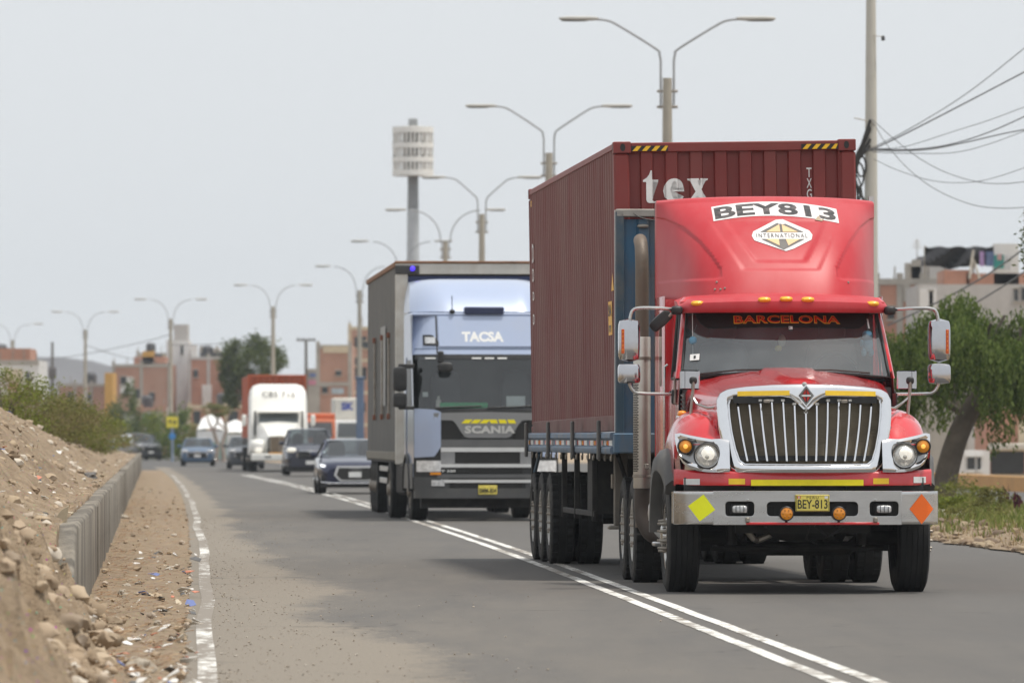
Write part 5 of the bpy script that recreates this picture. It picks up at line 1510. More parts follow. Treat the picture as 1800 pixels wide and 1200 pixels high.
# markings on the side wall
def side_mark(y0, y1, z0, z1, m, nm, poly=None):
    q = MB(); pts = poly or [(y0, z0), (y1, z0), (y1, z1), (y0, z1)]
    q.add([(-HW + .008, a, b) for a, b in pts], [tuple(reversed(range(len(pts))))]); return q.build(nm, m, cont, None)
ORY = mat('orange yellow sticker', (.82,.42,.02), .5)
st_ = side_mark(.55, 1.0, .98, 1.32, ORY, 'warning_sticker')
q = MB(); put_text(q, 'A!', .62, .94, 1.17, 1.29, lambda x, z: (-HW + .004, x, z), .03); put_text(q, 'mm', .66, .92, 1.01, 1.08, lambda x, z: (-HW + .004, x, z), .02); q.build('sticker_lettering', INK, cont, None)
side_mark(.30, .62, 1.42, 1.58, ORY, 'warning_triangle', [(.28, 1.42), (.60, 1.42), (.44, 1.60)])
for z0, z1 in ((2.02, 2.24), (1.80, 1.95), (1.58, 1.68), (1.30, 1.42)):
    q = MB(); vs_, fs_ = text2d('D', .02); q.add([(-HW + .006, LL - .45 - u*.22, lerp(z0, z1, v)) for u, v in vs_], fs_); q.build('side_lettering', WHITE_L, cont, None)
side_mark(LL - .42, LL - .3, 2.68, 2.75, ORY, 'corner_sticker')

# ------------------------------------------------------------------ pale blue cab-over lorry
SD, SX, S_SL = 118.0, -.42, .105
blue_truck = thing('lorry_tractor', 'pale blue cab-over lorry tractor with grey slatted grille behind the red lorry', 'truck', (SX, SD, 0), math.atan(S_SL))
PB = mat('pale blue paint', (.40,.47,.63), .28, .15, var=.05, vs=1.5, coat=.5, dirt=(.36,.37,.40), damt=.3, ds=1.5)
PBD = mat('blue grey paint', (.14,.18,.27), .35, .1, var=.08, coat=.3)
GR1 = mat('grey grille plastic', (.13,.13,.13), .45, var=.1, dirt=(.18,.16,.14), damt=.3)
SLAT = mat('satin silver slat', (.66,.66,.65), .35, .1, var=.06)
MESH = mat('dark grille mesh', (.02,.019,.017), .6, var=.3, vs=40, bump=.6, bs=70)
def scy(x): return .24*max(0, (abs(x) - .78)/.46)**2
def sby(z): return 0 if z < 1.88 else (.30*(z - 1.88) if z < 2.82 else .282 + .42*(z - 2.82))
def fp(par, nm, x0, x1, z0, z1, d, m, th=.05, n=10, k=4, lo=None, hi=None, sm=40):
    """curved front panel of the cab; lo/hi optional z(x) outlines"""
    q = MB(); rings = []
    for i in range(n + 1):
        x = lerp(x0, x1, i/n); a = lo(x) if lo else z0; b = hi(x) if hi else z1
        f = [(x, sby(lerp(a, b, j/k)) + scy(x) + d, lerp(a, b, j/k)) for j in range(k + 1)]
        rings.append([(x, f[0][1] + th, f[0][2])] + f + [(x, f[-1][1] + th, f[-1][2])])
    q.loft(rings[::-1], True, True)
    return q.build(nm, m, par, sm)
sc = empty('cab', blue_truck)
for sx in (-1, 1):
    q = MB(); r_ = []
    for y in (.24, .5, 1.2, 2.1): r_.append([(sx*1.24, y + (sby(z) if y < .5 else 0), z) for z in (.75, 1.2, 1.88, 2.4, 2.82, 3.3, 3.52)])
    if sx < 0: r_ = [list(reversed(r)) for r in r_]
    q.loft(r_); q.build('cab_side', PB, sc, 40)
    q = MB(); q.add([(sx*1.246, .62, 1.95), (sx*1.246, 1.5, 1.95), (sx*1.246, 1.5, 2.75), (sx*1.246, .80, 2.75)], [(0,1,2,3)]); q.build('door_window', SIDE_GLASS, sc, None)
    q = MB(); q.box(sx*1.242, sx*1.252, 1.55, 1.62, .95, 2.8); q.build('door_seam', PBD, sc)
    q = MB(); q.box(sx*1.242, sx*1.26, .35, 2.0, .55, .98); q.build('step_panel', GR1, sc)
    q = MB(); q.sbox((sx*1.48, .22, 2.42), (.12, .10, .22), 5); q.build('mirror', BLACK, sc)
    q = MB(); q.sbox((sx*1.48, .22, 2.06), (.12, .10, .13), 5); q.build('mirror', BLACK, sc)
    q = MB(); q.cbox(sx*1.22, sx*1.50, .24, .30, 2.60, 2.68, .01); q.cbox(sx*1.22, sx*1.50, .24, .30, 1.90, 1.96, .01); q.build('mirror_bracket', BLACK, sc)
    # corner panel, lamp, fog lamp
    lo = lambda x: 1.14; hi = lambda x: interp([(.80, 1.86), (.90, 1.90), (1.24, 1.92)], abs(x))
    xa, xb = (.80, 1.235) if sx > 0 else (-1.235, -.80)
    fp(sc, 'corner_panel', xa, xb, 0, 0, -.03, PB, .06, 8, 6, lambda x: interp([(.78, 1.30), (.90, 1.10), (1.24, 1.08)], abs(x)), hi)
    fp(sc, 'headlamp_housing', *((.76, 1.23) if sx > 0 else (-1.23, -.76)), .74, 1.08, -.02, BLACK)
    fp(sc, 'headlamp', *((.80, 1.20) if sx > 0 else (-1.20, -.80)), .84, 1.03, -.045, mat('bright lamp lens', (.80,.80,.80), .15, .2, var=.25, vs=14), )
    fp(sc, 'indicator', *((.80, .98) if sx > 0 else (-.98, -.80)), .79, .83, -.045, AMBER)
    fp(sc, 'fog_lamp', *((.74, .96) if sx > 0 else (-.96, -.74)), .60, .70, -.05, LAMP_CLEAR)
    fp(sc, 'bumper_corner', *((.66, 1.24) if sx > 0 else (-1.24, -.66)), .52, .75, -.025, mat('dark bumper grey', (.07,.07,.07), .5, var=.1))
    o = empty('roof_lamp', sc)
    fp(o, 'lamp_frame', *((.80, 1.06) if sx > 0 else (-1.06, -.80)), 3.0, 3.18, -.02, BLACK, .04, 6, 3, None, lambda x: interp([(.8, 3.06), (.9, 3.18), (1.06, 3.18)], abs(x)))
    fp(o, 'lamp_lens', *((.86, 1.03) if sx > 0 else (-1.03, -.86)), 3.03, 3.14, -.035, LAMP_CLEAR)
fp(sc, 'front_roof_panel', -1.24, 1.24, 2.84, 3.52, 0, PB, .10, 24, 8)
fp(sc, 'centre_roof_panel', -.80, .80, 2.98, 3.50, -.025, PB, .06, 16, 6)
for sx in (-1, 1): fp(sc, 'panel_gap', sx*.83 - .012, sx*.83 + .012, 2.86, 3.50, -.006, BLACK, .03, 2, 6)
fp(sc, 'panel_gap', -1.2, 1.2, 2.93, 2.95, -.006, PBD, .03, 20, 2)
q = MB(); q.cbox(-1.24, 1.24, .56, 2.1, 3.50, 3.56, .02); q.build('cab_roof', PB, sc)
q = MB(); q.cbox(-.34, .80 - .46, .50, .70, 3.53, 3.66, .02); q.build('roof_hatch', mat('navy plastic', (.025,.035,.09), .4), sc)
q = MB(); q.tube([(-.55, .55, 3.55), (-.55, .6, 3.85)], .008, 5); q.build('aerial', BLACK, sc)
q = MB(); q.sbox((-.55, .55, 3.58), (.05, .05, .04), 2); q.build('aerial_base', BLACK, sc)
# deflector
q = MB(); r_ = []
for i in range(25):
    x = -1.20 + 2.4*i/24; e = .62*max(0, (abs(x) - .62)/.58)**2.4
    r_.append([(x*(1 - .07*((z - 3.58)/.59)**2), .78 + e + dy, z - .05*(abs(x)/1.2)**6*((z - 3.58)/.59)) for dy, z in ((.0, 3.58), (.10, 3.68), (.20, 3.77), (.34, 3.88), (.50, 3.98), (.68, 4.07), (.85, 4.12), (1.05, 4.155), (1.3, 4.17))])
q.loft(r_[::-1])
for sx in (-1, 1):
    edge = r_[0] if sx < 0 else r_[-1]
    q.loft([edge, [(p[0], 2.6, p[2]) for p in edge]])
q.build('roof_deflector', PB, sc, 40)
# windscreen
q = MB(); q.sheet(lambda u, z: (u, sby(z) + scy(u) - .005, z), [-1.16 + 2.32*i/24 for i in range(25)], [1.90, 2.1, 2.35, 2.6, 2.80]); q.build('windscreen', WIND_LORRY, sc, 60)
fp(sc, 'windscreen_top_band', -1.2, 1.2, 2.76, 2.845, -.015, BLACK)
fp(sc, 'wiper_panel', -1.18, 1.18, 1.84, 1.92, -.02, BLACK, .10)
for x in (-.95, -.16, .06, .28): fp(sc, 'roof_marker', x - .085 if x < -.5 else x - .08, x + .085 if x < -.5 else x + .08, 2.765, 2.79, -.03, WHITE_PL, .02, 4, 2)
q = MB(); q.sbox((-.72, .05, 2.62), (.13, .06, .09), 3); q.build('kerb_mirror', BLACK, sc)
q = MB(); q.cbox(-.83, -.73, .15, .25, 2.70, 2.90, .02); q.build('kerb_mirror_arm', BLACK, sc)
for a, b, c in ((-.9, -.1, 1.93), (.0, .8, 1.93)):
    q = MB(); q.tube([(a, -.01, c), (b, .0, c + .03)], .014, 6); q.build('wiper', BLACK, sc)
q = MB(); q.box(-1.15, 1.15, .35, .75, 1.5, 1.93); q.build('dashboard', INTERIOR, sc)
q = MB(); q.box(-1.18, 1.18, 1.5, 1.55, .9, 3.4); q.build('cab_back', INTERIOR, sc)
for x in (-.6, .6):
    q = MB(); q.sbox((x, 1.2, 2.1), (.26, .12, .5), 4); q.build('seat', mat('truck seat', (.07,.07,.075), .9), sc)
q = MB(); q.cbox(-.80, .02, .10, .22, 1.92, 2.02, .02); q.build('dashboard_cloth', mat('green cloth', (.04,.50,.18), .9, var=.2), sc)
q = MB(); q.box(.34, .66, .12, .13, 1.95, 2.13); q.build('dashboard_paper', WHITE_PL, sc)
q = MB(); q.lathe([(.045, 0), (.045, .12), (.02, .16), (.02, .2)], (-.82, .17, 1.93), (0,0,1), 12); q.build('dashboard_bottle', mat('white bottle', (.6,.55,.5), .4), sc)
q = MB(); q.sbox((.96, .25, 2.03), (.07, .07, .09), 2.3); q.build('dashboard_ball', WHITE_PL, sc)
q = MB(); q.box(-1.09, -1.0, .20, .205, 2.12, 2.2); q.build('glass_sticker', WHITE_PL, sc)
# grille
sg = empty('grille', blue_truck)
DKG = mat('dark grille plastic', (.05,.05,.05), .5, var=.12)
fp(sg, 'grille_back', -1.0, 1.0, .42, 1.86, .03, DKG, .10, 16, 4)
def vlo(x): return 1.42 + .30*sstep(.35, .62, abs(x))
fp(sg, 'logo_panel', -.92, .92, 0, 0, -.03, mat('logo panel grey', (.24,.24,.24), .4, var=.05), .06, 28, 4, vlo, lambda x: 1.86 - .02*abs(x))
for sx in (-1, 1):
    fp(sg, 'upper_vent', *((.44, .84) if sx > 0 else (-.84, -.44)), 1.40, 1.66, .005, MESH, .04, 10, 3, None, lambda x: 1.44 + .26*sstep(.40, .62, abs(x)))
for z0, z1 in ((1.18, 1.255), (.915, .975), (.655, .705)):
    fp(sg, 'grille_slat', -.80, .80, z0, z1, -.045, SLAT, .06, 16, 3)
for z0, z1 in ((1.265, 1.39), (.735, .80)): fp(sg, 'grille_slat', -.86, .86, z0, z1, -.03, mat('grey slat', (.13,.13,.13), .42, .2), .06, 16, 3)
for z0, z1 in ((1.0, 1.165), (.82, .905), (.56, .645)): fp(sg, 'grille_mesh', -.60, .60, z0, z1, -.015, MESH, .04, 10, 3)
for sx in (-1, 1): fp(sg, 'grille_flank', *((.56, .80) if sx > 0 else (-.80, -.56)), .98, 1.18, -.03, mat('flank grey', (.30,.30,.30), .4), .05, 6, 3)
fp(blue_truck, 'bumper', -1.22, 1.22, .39, .56, -.04, mat('dark grey bumper', (.075,.075,.075), .5, var=.12, dirt=(.13,.12,.1), damt=.4), .3, 24, 4)
ff_ = lambda d: (lambda x, z: (x, sby(z) + scy(x) + d, z))
q = MB(); put_text(q, 'SCANIA', -.39, .47, 1.495, 1.625, ff_(-.036), .045, 1.05); q.build('grille_lettering', mat('silver letters', (.60,.59,.56), .35, .4), sg, None)
q = MB(); put_text(q, 'TACSA', -.40, .32, 3.06, 3.235, ff_(-.026), .05, 1.0); q.build('roof_lettering', WHITE_PL, sc, None)
q = MB(); put_text(q, 'P 320', -.78, -.55, .835, .875, ff_(-.05), .02); q.build('model_lettering', WHITE_PL, sg, None)
for k in range(6):
    x0 = -.43 + .155*k
    q = MB(); q.add([ff_(-.036)(x0 + a, 1.665 + b) for a, b in ((.02*(1 if k >= 3 else -1) , 0), (.125 + .02*(1 if k >= 3 else -1), 0), (.125 + (.05 if k < 3 else -.01), .065), (.0 + (.05 if k < 3 else -.01), .065))], [(0,1,2,3)]); q.build('reflective_chevron', YEL_REFL, sg, None)
pl2 = empty('number_plate', blue_truck)
q = MB(); q.cbox(-.16, .16, -.065, -.05, .455, .61, .004); q.build('plate_sheet', PLATE_Y, pl2)
q = MB(); put_text(q, 'BMM-804', -.145, .145, .475, .56, lambda x, z: (x, -.068, z), .02); q.build('plate_lettering', INK, pl2, None)
T_S2 = tyre_mesh(.50, .30, False, 40, 3); RIM_S2 = steer_rim_mesh(.50, .30, STEEL)
for sx in (-1, 1):
    mount_wheel(blue_truck, sx*1.06, 1.40, .50, sx, T_S2, RIM_S2)
    q = MB(); q.tube([(sx*1.25, 1.4 - .62*math.cos(a), .5 + .62*math.sin(a)) for a in [math.radians(12*i) for i in range(16)]], .04, 6); q.build('wheel_arch', BLACK, blue_truck)
    mount_wheel(blue_truck, sx*1.10, 5.0, .50, sx, T_S2, RIM_S2); 
    q = MB(); q.box(sx*.40, sx*.48, .5, 6.2, .65, .92); q.build('frame_rail', CHASSIS, blue_truck)
    q = MB(); q.cbox(sx*.85, sx*1.22, 2.3, 3.9, .42, .98, .05); q.build('fuel_tank', CHASSIS, blue_truck)
q = MB(); q.box(-1.1, 1.1, .4, .6, .22, .45); q.build('axle_beam', CHASSIS, blue_truck)
q = MB(); q.tube([(-1.0, 5.0, .5), (1.0, 5.0, .5)], .08, 8); q.build('drive_axle', CHASSIS, blue_truck)

# its curtain-sided trailer
BT_X, BT_Y = -.745, 121.3
btr = thing('curtain_trailer', 'grey curtain-sided trailer with rusty roof edge behind the pale blue cab', 'trailer', (BT_X, BT_Y, 0), math.atan(.056))
CURT = mat('grey curtain canvas', (.115,.112,.105), .75, var=.12, vs=1.2, bump=.3, bs=2.5, dirt=(.17,.155,.13), damt=.5, ds=1.5)
OLDW = mat('old cream post', (.64,.62,.57), .6, var=.10, dirt=(.34,.24,.15), damt=.40, ds=2.2, vs=2)
HB, TB, LB = 1.30, 4.50, 14.2
q = MB(); q.box(-HB + .15, HB - .15, .04, .10, 1.2, TB - .25); q.build('front_wall', mat('navy front wall', (.028,.045,.13), .5, var=.15), btr)
q = MB(); q.cbox(-HB, HB, 0, .12, TB - .22, TB - .03, .01); q.build('front_header', OLDW, btr)
q = MB(); q.cbox(-HB - .01, HB + .01, -.01, .2, TB - .03, TB + .015, .01); q.build('roof_edge', mat('rusty roof edge', (.24,.12,.06), .8, var=.3, vs=3), btr)
q = MB(); q.cbox(-HB - .005, -HB + .42, -.014, .10, TB - .215, TB - .06, .01); q.build('soot_patch', mat('sooty panel', (.06,.06,.06), .8, var=.3), btr)
q = MB(); q.sbox((-HB + .30, -.03, TB - .12), (.045, .03, .045), 2); q.build('blue_lamp', mat('blue lamp', (.05,.03,.7), .3, emit=(.1,.05,1), es=.8), btr)
q = MB(); q.box(-HB + .02, HB - .02, .1, LB, TB - .06, TB - .02); q.build('roof_sheet', CURT, btr)
for sx in (-1, 1):
    q = MB(); q.cbox(sx*(HB - .22), sx*HB, .0, .14, .95, TB - .22, .015); q.build('corner_post', OLDW, btr)
    q = MB(); n = 57; r_ = [[(sx*(HB - .012 + .012*math.sin(i*2.1) + .01*nz(i*.5, z)), .15 + (LB - .2)*i/(n-1), z) for i in range(n)] for z in (1.16, 1.6, 2.2, 2.9, 3.6, TB - .08)]
    if sx > 0: r_.reverse()
    q.loft(r_); q.build('side_curtain', CURT, btr, 60)
    q = MB(); q.cbox(sx*(HB - .03), sx*(HB + .015), .14, LB, 1.02, 1.17, .01); q.build('side_rail', mat('dusty side rail', (.24,.22,.18), .8, var=.2), btr)
    q = MB(); q.cbox(sx*(HB - .02), sx*(HB + .02), .14, LB, TB - .09, TB + .0, .01); q.build('top_rail', _mats['rusty roof edge'], btr)
    for y in (2.2, 5.4, 9.2):
        q = MB(); q.cbox(sx*(HB + .01), sx*(HB + .05), y, y + .10, 1.75, 3.25, .008); q.build('curtain_strap', STEEL, btr)
        for z in (1.75, 3.2): 
            q = MB(); q.cbox(sx*(HB + .01), sx*(HB + .07), y - .02, y + .12, z, z + .10, .01); q.build('strap_buckle', mat('rust red', (.25,.10,.06), .8), btr)
    q = MB(); q.add([(sx*(HB + .016), 4.2, 2.0), (sx*(HB + .016), 6.6, 2.0), (sx*(HB + .016), 6.6, 3.45), (sx*(HB + .016), 4.2, 3.45)], [(0,1,2,3)]); q.build('pale_panel', mat('pale worn print', (.34,.34,.33), .7, var=.2), btr, None)
    q = MB(); q.box(sx*.9, sx*1.2, 10.4, 13.6, .98, 1.02); q.build('mudguard', BLACK, btr)
    for y in (10.3, 11.6, 12.9): mount_wheel(btr, sx*1.12, y, .50, sx, T_S2, RIM_S2)
    for z in (.58, .80):
        q = MB(); q.cbox(sx*1.20, sx*1.24, 4.2, 9.2, z, z + .10, .01); q.build('guard_bar', SLAT, btr)
q = MB(); q.box(-HB, HB, .1, LB, .98, 1.03); q.build('deck', CHASSIS, btr)

# ------------------------------------------------------------------ white bonneted lorry with orange container, far off
WD, WX = 283.0, -9.50
white_truck = thing('white_tractor', 'white bonneted lorry tractor with tall brown grille under an orange container', 'truck', (WX, WD, 0), math.atan(.055))
WP = mat('white lorry paint', (.80,.79,.74), .35, var=.04, coat=.3)
def wsec(ws, zs): return list(zip(ws, zs))
q = MB(); r_ = []
for y, hw, z0, z1, zc in ((.15, .52, .72, 1.45, 1.50), (.5, .60, .70, 1.62, 1.66), (1.2, .72, .70, 1.82, 1.87), (2.1, .92, .70, 2.02, 2.07)):
    r_.append([(-hw, y, z0), (-hw, y, z1 - .15), (-hw*.86, y, z1), (0, y, zc), (hw*.86, y, z1), (hw, y, z1 - .15), (hw, y, z0)])
q.loft(r_[::-1]); q.build('hood', WP, white_truck, 40)
q = MB(); r_ = []
for z, hw, yf in ((.7, 1.22, 2.3), (1.9, 1.22, 2.3), (2.5, 1.20, 2.75), (3.0, 1.20, 3.0), (3.35, 1.15, 3.25), (3.55, 1.02, 3.5), (3.63, .8, 3.9)):
    r_.append([(-hw, 4.8, z), (-hw, yf + .45, z), (-hw*.92, yf + .1, z), (-hw*.6, yf, z), (hw*.6, yf, z), (hw*.92, yf + .1, z), (hw, yf + .45, z), (hw, 4.8, z)])
q.loft(r_[::-1]); q.add(r_[-1], [tuple(range(8))]); q.build('cab_and_fairing', WP, white_truck, 40)
q = MB(); q.sheet(lambda u, z: (u, 2.20 + .55*(z - 2.0) + .12*u*u, z), [-.80 + .16*i for i in range(11)], [2.03, 2.2, 2.43]); q.build('windscreen', WIND_FAR, white_truck, 60)
q = MB(); q.cbox(-.92, .92, 2.15, 2.7, 2.43, 2.52, .03); q.build('visor', WP, white_truck)
q = MB(); q.cbox(-.40, .40, .05, .16, .75, 1.48, .04); q.build('grille_frame', mat('dull grille frame', (.4,.37,.32), .4, .5), white_truck)
for sx in (-1, 1):
    q = MB(); q.box(sx*.02, sx*.37, .03, .06, .80, 1.44); q.build('grille_mesh', mat('brown grille mesh', (.19,.14,.09), .7, var=.2), white_truck)
    q = MB(); q.sbox((sx*.86, 1.0, 1.03), (.36, .78, .33), 3); q.build('fender', WP, white_truck)
    q = MB(); q.sbox((sx*.86, .26, .90), (.16, .08, .11), 3); q.build('headlamp', LAMP_LIT if sx < 0 else LAMP_CLEAR, white_truck)
    q = MB(); q.sbox((sx*1.42, 2.4, 2.12), (.10, .08, .25), 4); q.build('mirror', WP, white_truck)
    q = MB(); q.tube([(sx*1.2, 2.5, 2.3), (sx*1.42, 2.42, 2.3)], .02, 6); q.build('mirror_arm', BLACK, white_truck)
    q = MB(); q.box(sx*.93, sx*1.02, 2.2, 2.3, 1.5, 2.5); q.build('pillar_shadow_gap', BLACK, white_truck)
    q = MB(); q.cbox(sx*.35, sx*.62, -.01, .03, .60, .66, .01); q.build('bumper_slot', BLACK, white_truck)
    mount_wheel(white_truck, sx*1.05, 1.1, .50, sx, T_S2, RIM_S2)
    for y in (5.4, 6.7): mount_wheel(white_truck, sx*1.08, y, .50, sx, T_S2, RIM_S2)
q = MB(); q.cbox(-1.18, 1.18, .0, .2, .46, .76, .04); q.build('bumper', WP, white_truck)
q = MB(); q.cbox(-.45, .35, .02, .10, .74, .80, .01); q.build('bumper_bar', mat('orange bar', (.7,.33,.04), .5), white_truck)
q = MB(); q.box(-1.1, 1.1, .5, 6.8, .55, .95); q.build('chassis', CHASSIS, white_truck)
q = MB()
put_text(q, 'CBS 710', -.66, .70, 3.10, 3.32, lambda x, z: (x, 3.0 + .714*(z - 3.0) - .06, z), .0, 1.1); q.build('fairing_lettering', INK, white_truck, None)
ocont = thing('shipping_container', 'orange shipping container riding behind the white lorry cab', 'container', (WX - .30, WD + 5.5, 0), math.atan(.06))
ORC = mat('orange container', (.42,.085,.03), .6, var=.15, dirt=(.3,.12,.06), damt=.5)
q = MB(); Pp = corr(-1.2, 1.2, .25, .11, .02, .04)
q.loft([[(a, .03 + d, z) for a, d in Pp] for z in (1.4, 3.95)][::-1]); q.build('end_wall', ORC, ocont, None)
for sx in (-1, 1):
    q = MB(); r_ = [[(sx*(1.21 - d), y, z) for y, d in corr(.1, 12.1, .28, .08, .07, .036)] for z in (1.4, 3.95)]
    if sx > 0: r_.reverse()
    q.loft(r_); q.build('side_wall', ORC, ocont, None)
    q = MB(); q.cbox(sx*1.10, sx*1.225, 0, .12, 1.3, 4.02, .01); q.build('corner_post', ORC, ocont)
q = MB(); q.cbox(-1.22, 1.22, .0, .12, 3.93, 4.03, .01); q.build('top_rail', ORC, ocont)
q = MB(); q.box(-1.2, 1.2, .1, 12.1, 3.95, 3.99); q.build('roof_panel', ORC, ocont)
q = MB(); q.box(-1.2, 1.2, .0, 12.1, 1.1, 1.38); q.build('skeletal_bed', CHASSIS, ocont)
for sx in (-1, 1):
    for y in (9.5, 10.8): mount_wheel(ocont, sx*1.08, y, .50, sx, T_S2, RIM_S2)

# ------------------------------------------------------------------ cars
T_C = tyre_mesh(.33, .22, False, 32, 2); RIM_C = steer_rim_mesh(.33, .22, ALU)
def car(name, label, cat, loc, rz, paint, L=4.6, Wd=1.84, H=1.42, hood=.86, belt=.95, nose=.62, suv=False, wr=1.0, front='slim', group='cars on the road', lit=False, plate=True, tail=False):
    o = thing(name, label, cat, loc, rz, group)
    w = Wd/2
    ws = 1.05 if not suv else .95; roof0 = 1.95 if not suv else 1.75; roof1 = L - (1.35 if not suv else .45); rear = L - (.55 if not suv else .10)
    def zc(y): return interp([(0, nose), (.10, nose + .10), (.30, hood - .04), (ws, belt + .02), (roof1, belt + .06), (rear, belt + .04), (L - .08, belt - .03), (L, .62)], y)
    def hw(y): return w*interp([(0, .76), (.12, .88), (.45, .97), (1.2, 1.0), (L - 1.0, 1.0), (L - .3, .95), (L, .82)], y)
    q = MB(); r_ = []
    st = [0, .05, .12, .25, .45, .7, ws, 1.4, 2.0, 2.8, L - 1.2, L - .6, L - .25, L - .08, L]
    for y in st:
        z = zc(y); h = hw(y); zb = .24 if not suv else .34
        half = [(0, z + .02), (h*.55, z + .012), (h*.86, z - .02), (h*.975, z - .11), (h, min(z - .16, .62)), (h*.985, .42), (h*.94, zb)]
        r_.append([(-a, y, b) for a, b in reversed(half)] + [(a, y, b) for a, b in half[1:]])
    q.loft(r_[::-1]); q.add(r_[0], [tuple(range(len(r_[0])))]); q.add(r_[-1], [tuple(reversed(range(len(r_[-1]))))])
    q.build('body', paint, o, 45)
    q = MB(); q.box(-w*.92, w*.92, .15, L - .15, .16, .34); q.build('underbody', BLACK, o)
    # cabin
    q = MB(); r_ = []
    for y, z, a in ((roof0, H - .03, .70), (roof0 + .3, H, .72), ((roof0 + roof1)/2, H, .73), (roof1, H - .03, .70)):
        r_.append([(-w*a, y, z - .05), (-w*a*.9, y, z), (0, y, z + .015), (w*a*.9, y, z), (w*a, y, z - .05)])
    q.loft(r_[::-1]); q.build('roof', paint, o, 45)
    def scr(y0, y1, m, nm):
        q = MB(); q.sheet(lambda u, t: (u*w*lerp(.88, .69, t), lerp(y0, y1, t) + (.14*u*u if y1 > y0 else -.10*u*u), lerp(belt, H - .02, t)), [-1 + .2*i for i in range(11)], [0, .25, .5, .75, 1]); return q.build(nm, m, o, 60)
    scr(ws, roof0 - .02, WIND_FAR, 'windscreen'); scr(rear if not suv else L - .12, roof1 + .02, WIND_FAR, 'rear_window')
    for sx in (-1, 1):
        q = MB(); q.add([(sx*w*.90, ws + .28, belt), (sx*w*.90, rear - .25, belt + .03), (sx*w*.72, roof1, H - .07), (sx*w*.72, roof0 + .05, H - .07)], [(0,1,2,3)]); q.build('side_window', WIND_DARK, o, None)
        q = MB(); q.tube([(sx*w*.90, ws + .12, belt), (sx*w*.71, roof0, H - .05)], .035, 6); q.build('pillar', paint, o)
        q = MB(); q.tube([(sx*w*.90, rear - .1, belt), (sx*w*.71, roof1, H - .05)], .05, 6); q.build('pillar', paint, o)
        q = MB(); q.sbox((sx*(w + .08), ws + .35, belt + .06), (.10, .07, .075), 3); q.build('door_mirror', paint, o)
        for y in (.85, L - .9): mount_wheel(o, sx*(w - .12), y, .33*wr, sx, T_C, RIM_C)
        if not tail:
            if front == 'slim':
                q = MB(); q.add([(sx*w*a, .16 + .30*max(0, a - .5), z) for a, z in ((.50, hood - .24), (.90, hood - .17), (.95, hood - .11), (.70, hood - .16), (.52, hood - .175))], [(0,1,2,3,4)]); q.xf(Matrix.Translation((0, -.13, 0))); q.build('headlamp', LED if lit else LAMP_CLEAR, o, None)
                q = MB(); q.cbox(sx*w*.60, sx*w*.92, .06, .2, .34, .50, .03); q.build('air_intake', BLACK, o)
            else:
                q = MB(); q.sbox((sx*w*.73, .10, nose + .10), (.17, .10, .085), 3); q.build('headlamp', LAMP_LIT if lit else LAMP_CLEAR, o)
                q = MB(); q.sbox((sx*w*.70, .05, .48), (.07, .05, .055), 2.5); q.build('fog_lamp', LAMP_CLEAR, o)
        else:
            q = MB(); q.sbox((sx*w*.74, .06, nose + .13), (.17, .07, .07), 3); q.build('tail_lamp', mat('dark red lens', (.20,.02,.02), .3), o)
    if front == 'slim' and not tail:
        q = MB(); q.prism([(-.38, .325), (.38, .325), (.525, .48), (.45, .705), (-.45, .705), (-.525, .48)], -.05, .06); q.build('grille_frame', mat('bright trim', (.75,.75,.75), .25, .3), o, None)
        q = MB(); q.prism([(-.34, .36), (.34, .36), (.465, .48), (.405, .66), (-.405, .66), (-.465, .48)], -.07, .0); q.build('grille_mesh', MESH, o, None)
        for k in range(4):
            q = MB(); q.tube([(-.105 + .07*k + .048*math.cos(a), -.085, .60 + .048*math.sin(a)) for a in [2*math.pi*i/14 for i in range(15)]], .008, 5); q.build('badge_ring', CHROME, o)
        q = MB(); q.tube([(-w*.92, .12, .30), (-.6, -.02, .275), (.6, -.02, .275), (w*.92, .12, .30)], .018, 6); q.build('chrome_lip', CHROME, o)
    elif not tail:
        q = MB(); q.cbox(-.44, .44, -.06, .05, nose + .04, nose + .11, .02); q.build('upper_grille', CHROME_SOFT, o)
        q = MB(); q.cbox(-.50, .50, -.05, .05, nose - .20, nose + .03, .04); q.build('lower_grille', CHROME_SOFT, o)
        q = MB(); q.box(-.45, .45, -.065, .0, nose - .17, nose - .0); q.build('grille_mesh', MESH, o)
        q = MB(); q.prism([(-.12, nose + .05), (-.05, nose + .05), (-.05, nose + .03), (.05, nose + .03), (.05, nose + .05), (.12, nose + .05), (.14, nose + .10), (.05, nose + .10), (.05, nose + .12), (-.05, nose + .12), (-.05, nose + .10), (-.14, nose + .10)], -.085, -.05); q.build('nose_badge', CHROME, o, None)
    if plate:
        q = MB(); pz = .42 if front == 'slim' else .44
        q.cbox(-.16, .16, -.095, -.07, pz, pz + .13, .004); q.build('number_plate', WHITE_PL, o)
    q = MB(); q.box(-w*.8, w*.8, ws + .35, ws + .6, .6, belt - .02); q.build('dashboard', INTERIOR, o)
    for x in (-.38, .38):
        q = MB(); q.sbox((x, roof0 + .55, belt + .05), (.22, .1, .38), 3); q.build('seat', INTERIOR, o)
    return o
NAVY = mat('navy car paint', (.014,.018,.050), .2, .25, var=.05, coat=.8)
NAVY2 = mat('dark navy car paint', (.016,.018,.036), .25, .2, var=.05, coat=.7)
car('saloon_car', 'navy saloon with large hexagonal grille beside the grey trailer', 'car', (-3.95, 174.0, 0), math.atan(.057), NAVY, 4.7, 1.85, 1.38, .86, .93, .66, lit=True)
car('pickup_suv', 'dark navy suv with split chrome grille ahead of the white lorry', 'car', (-7.35, 252.0, 0), math.atan(.06), NAVY2, 4.9, 1.86, 1.74, 1.08, 1.15, .86, True, 1.12, 'split', lit=True)
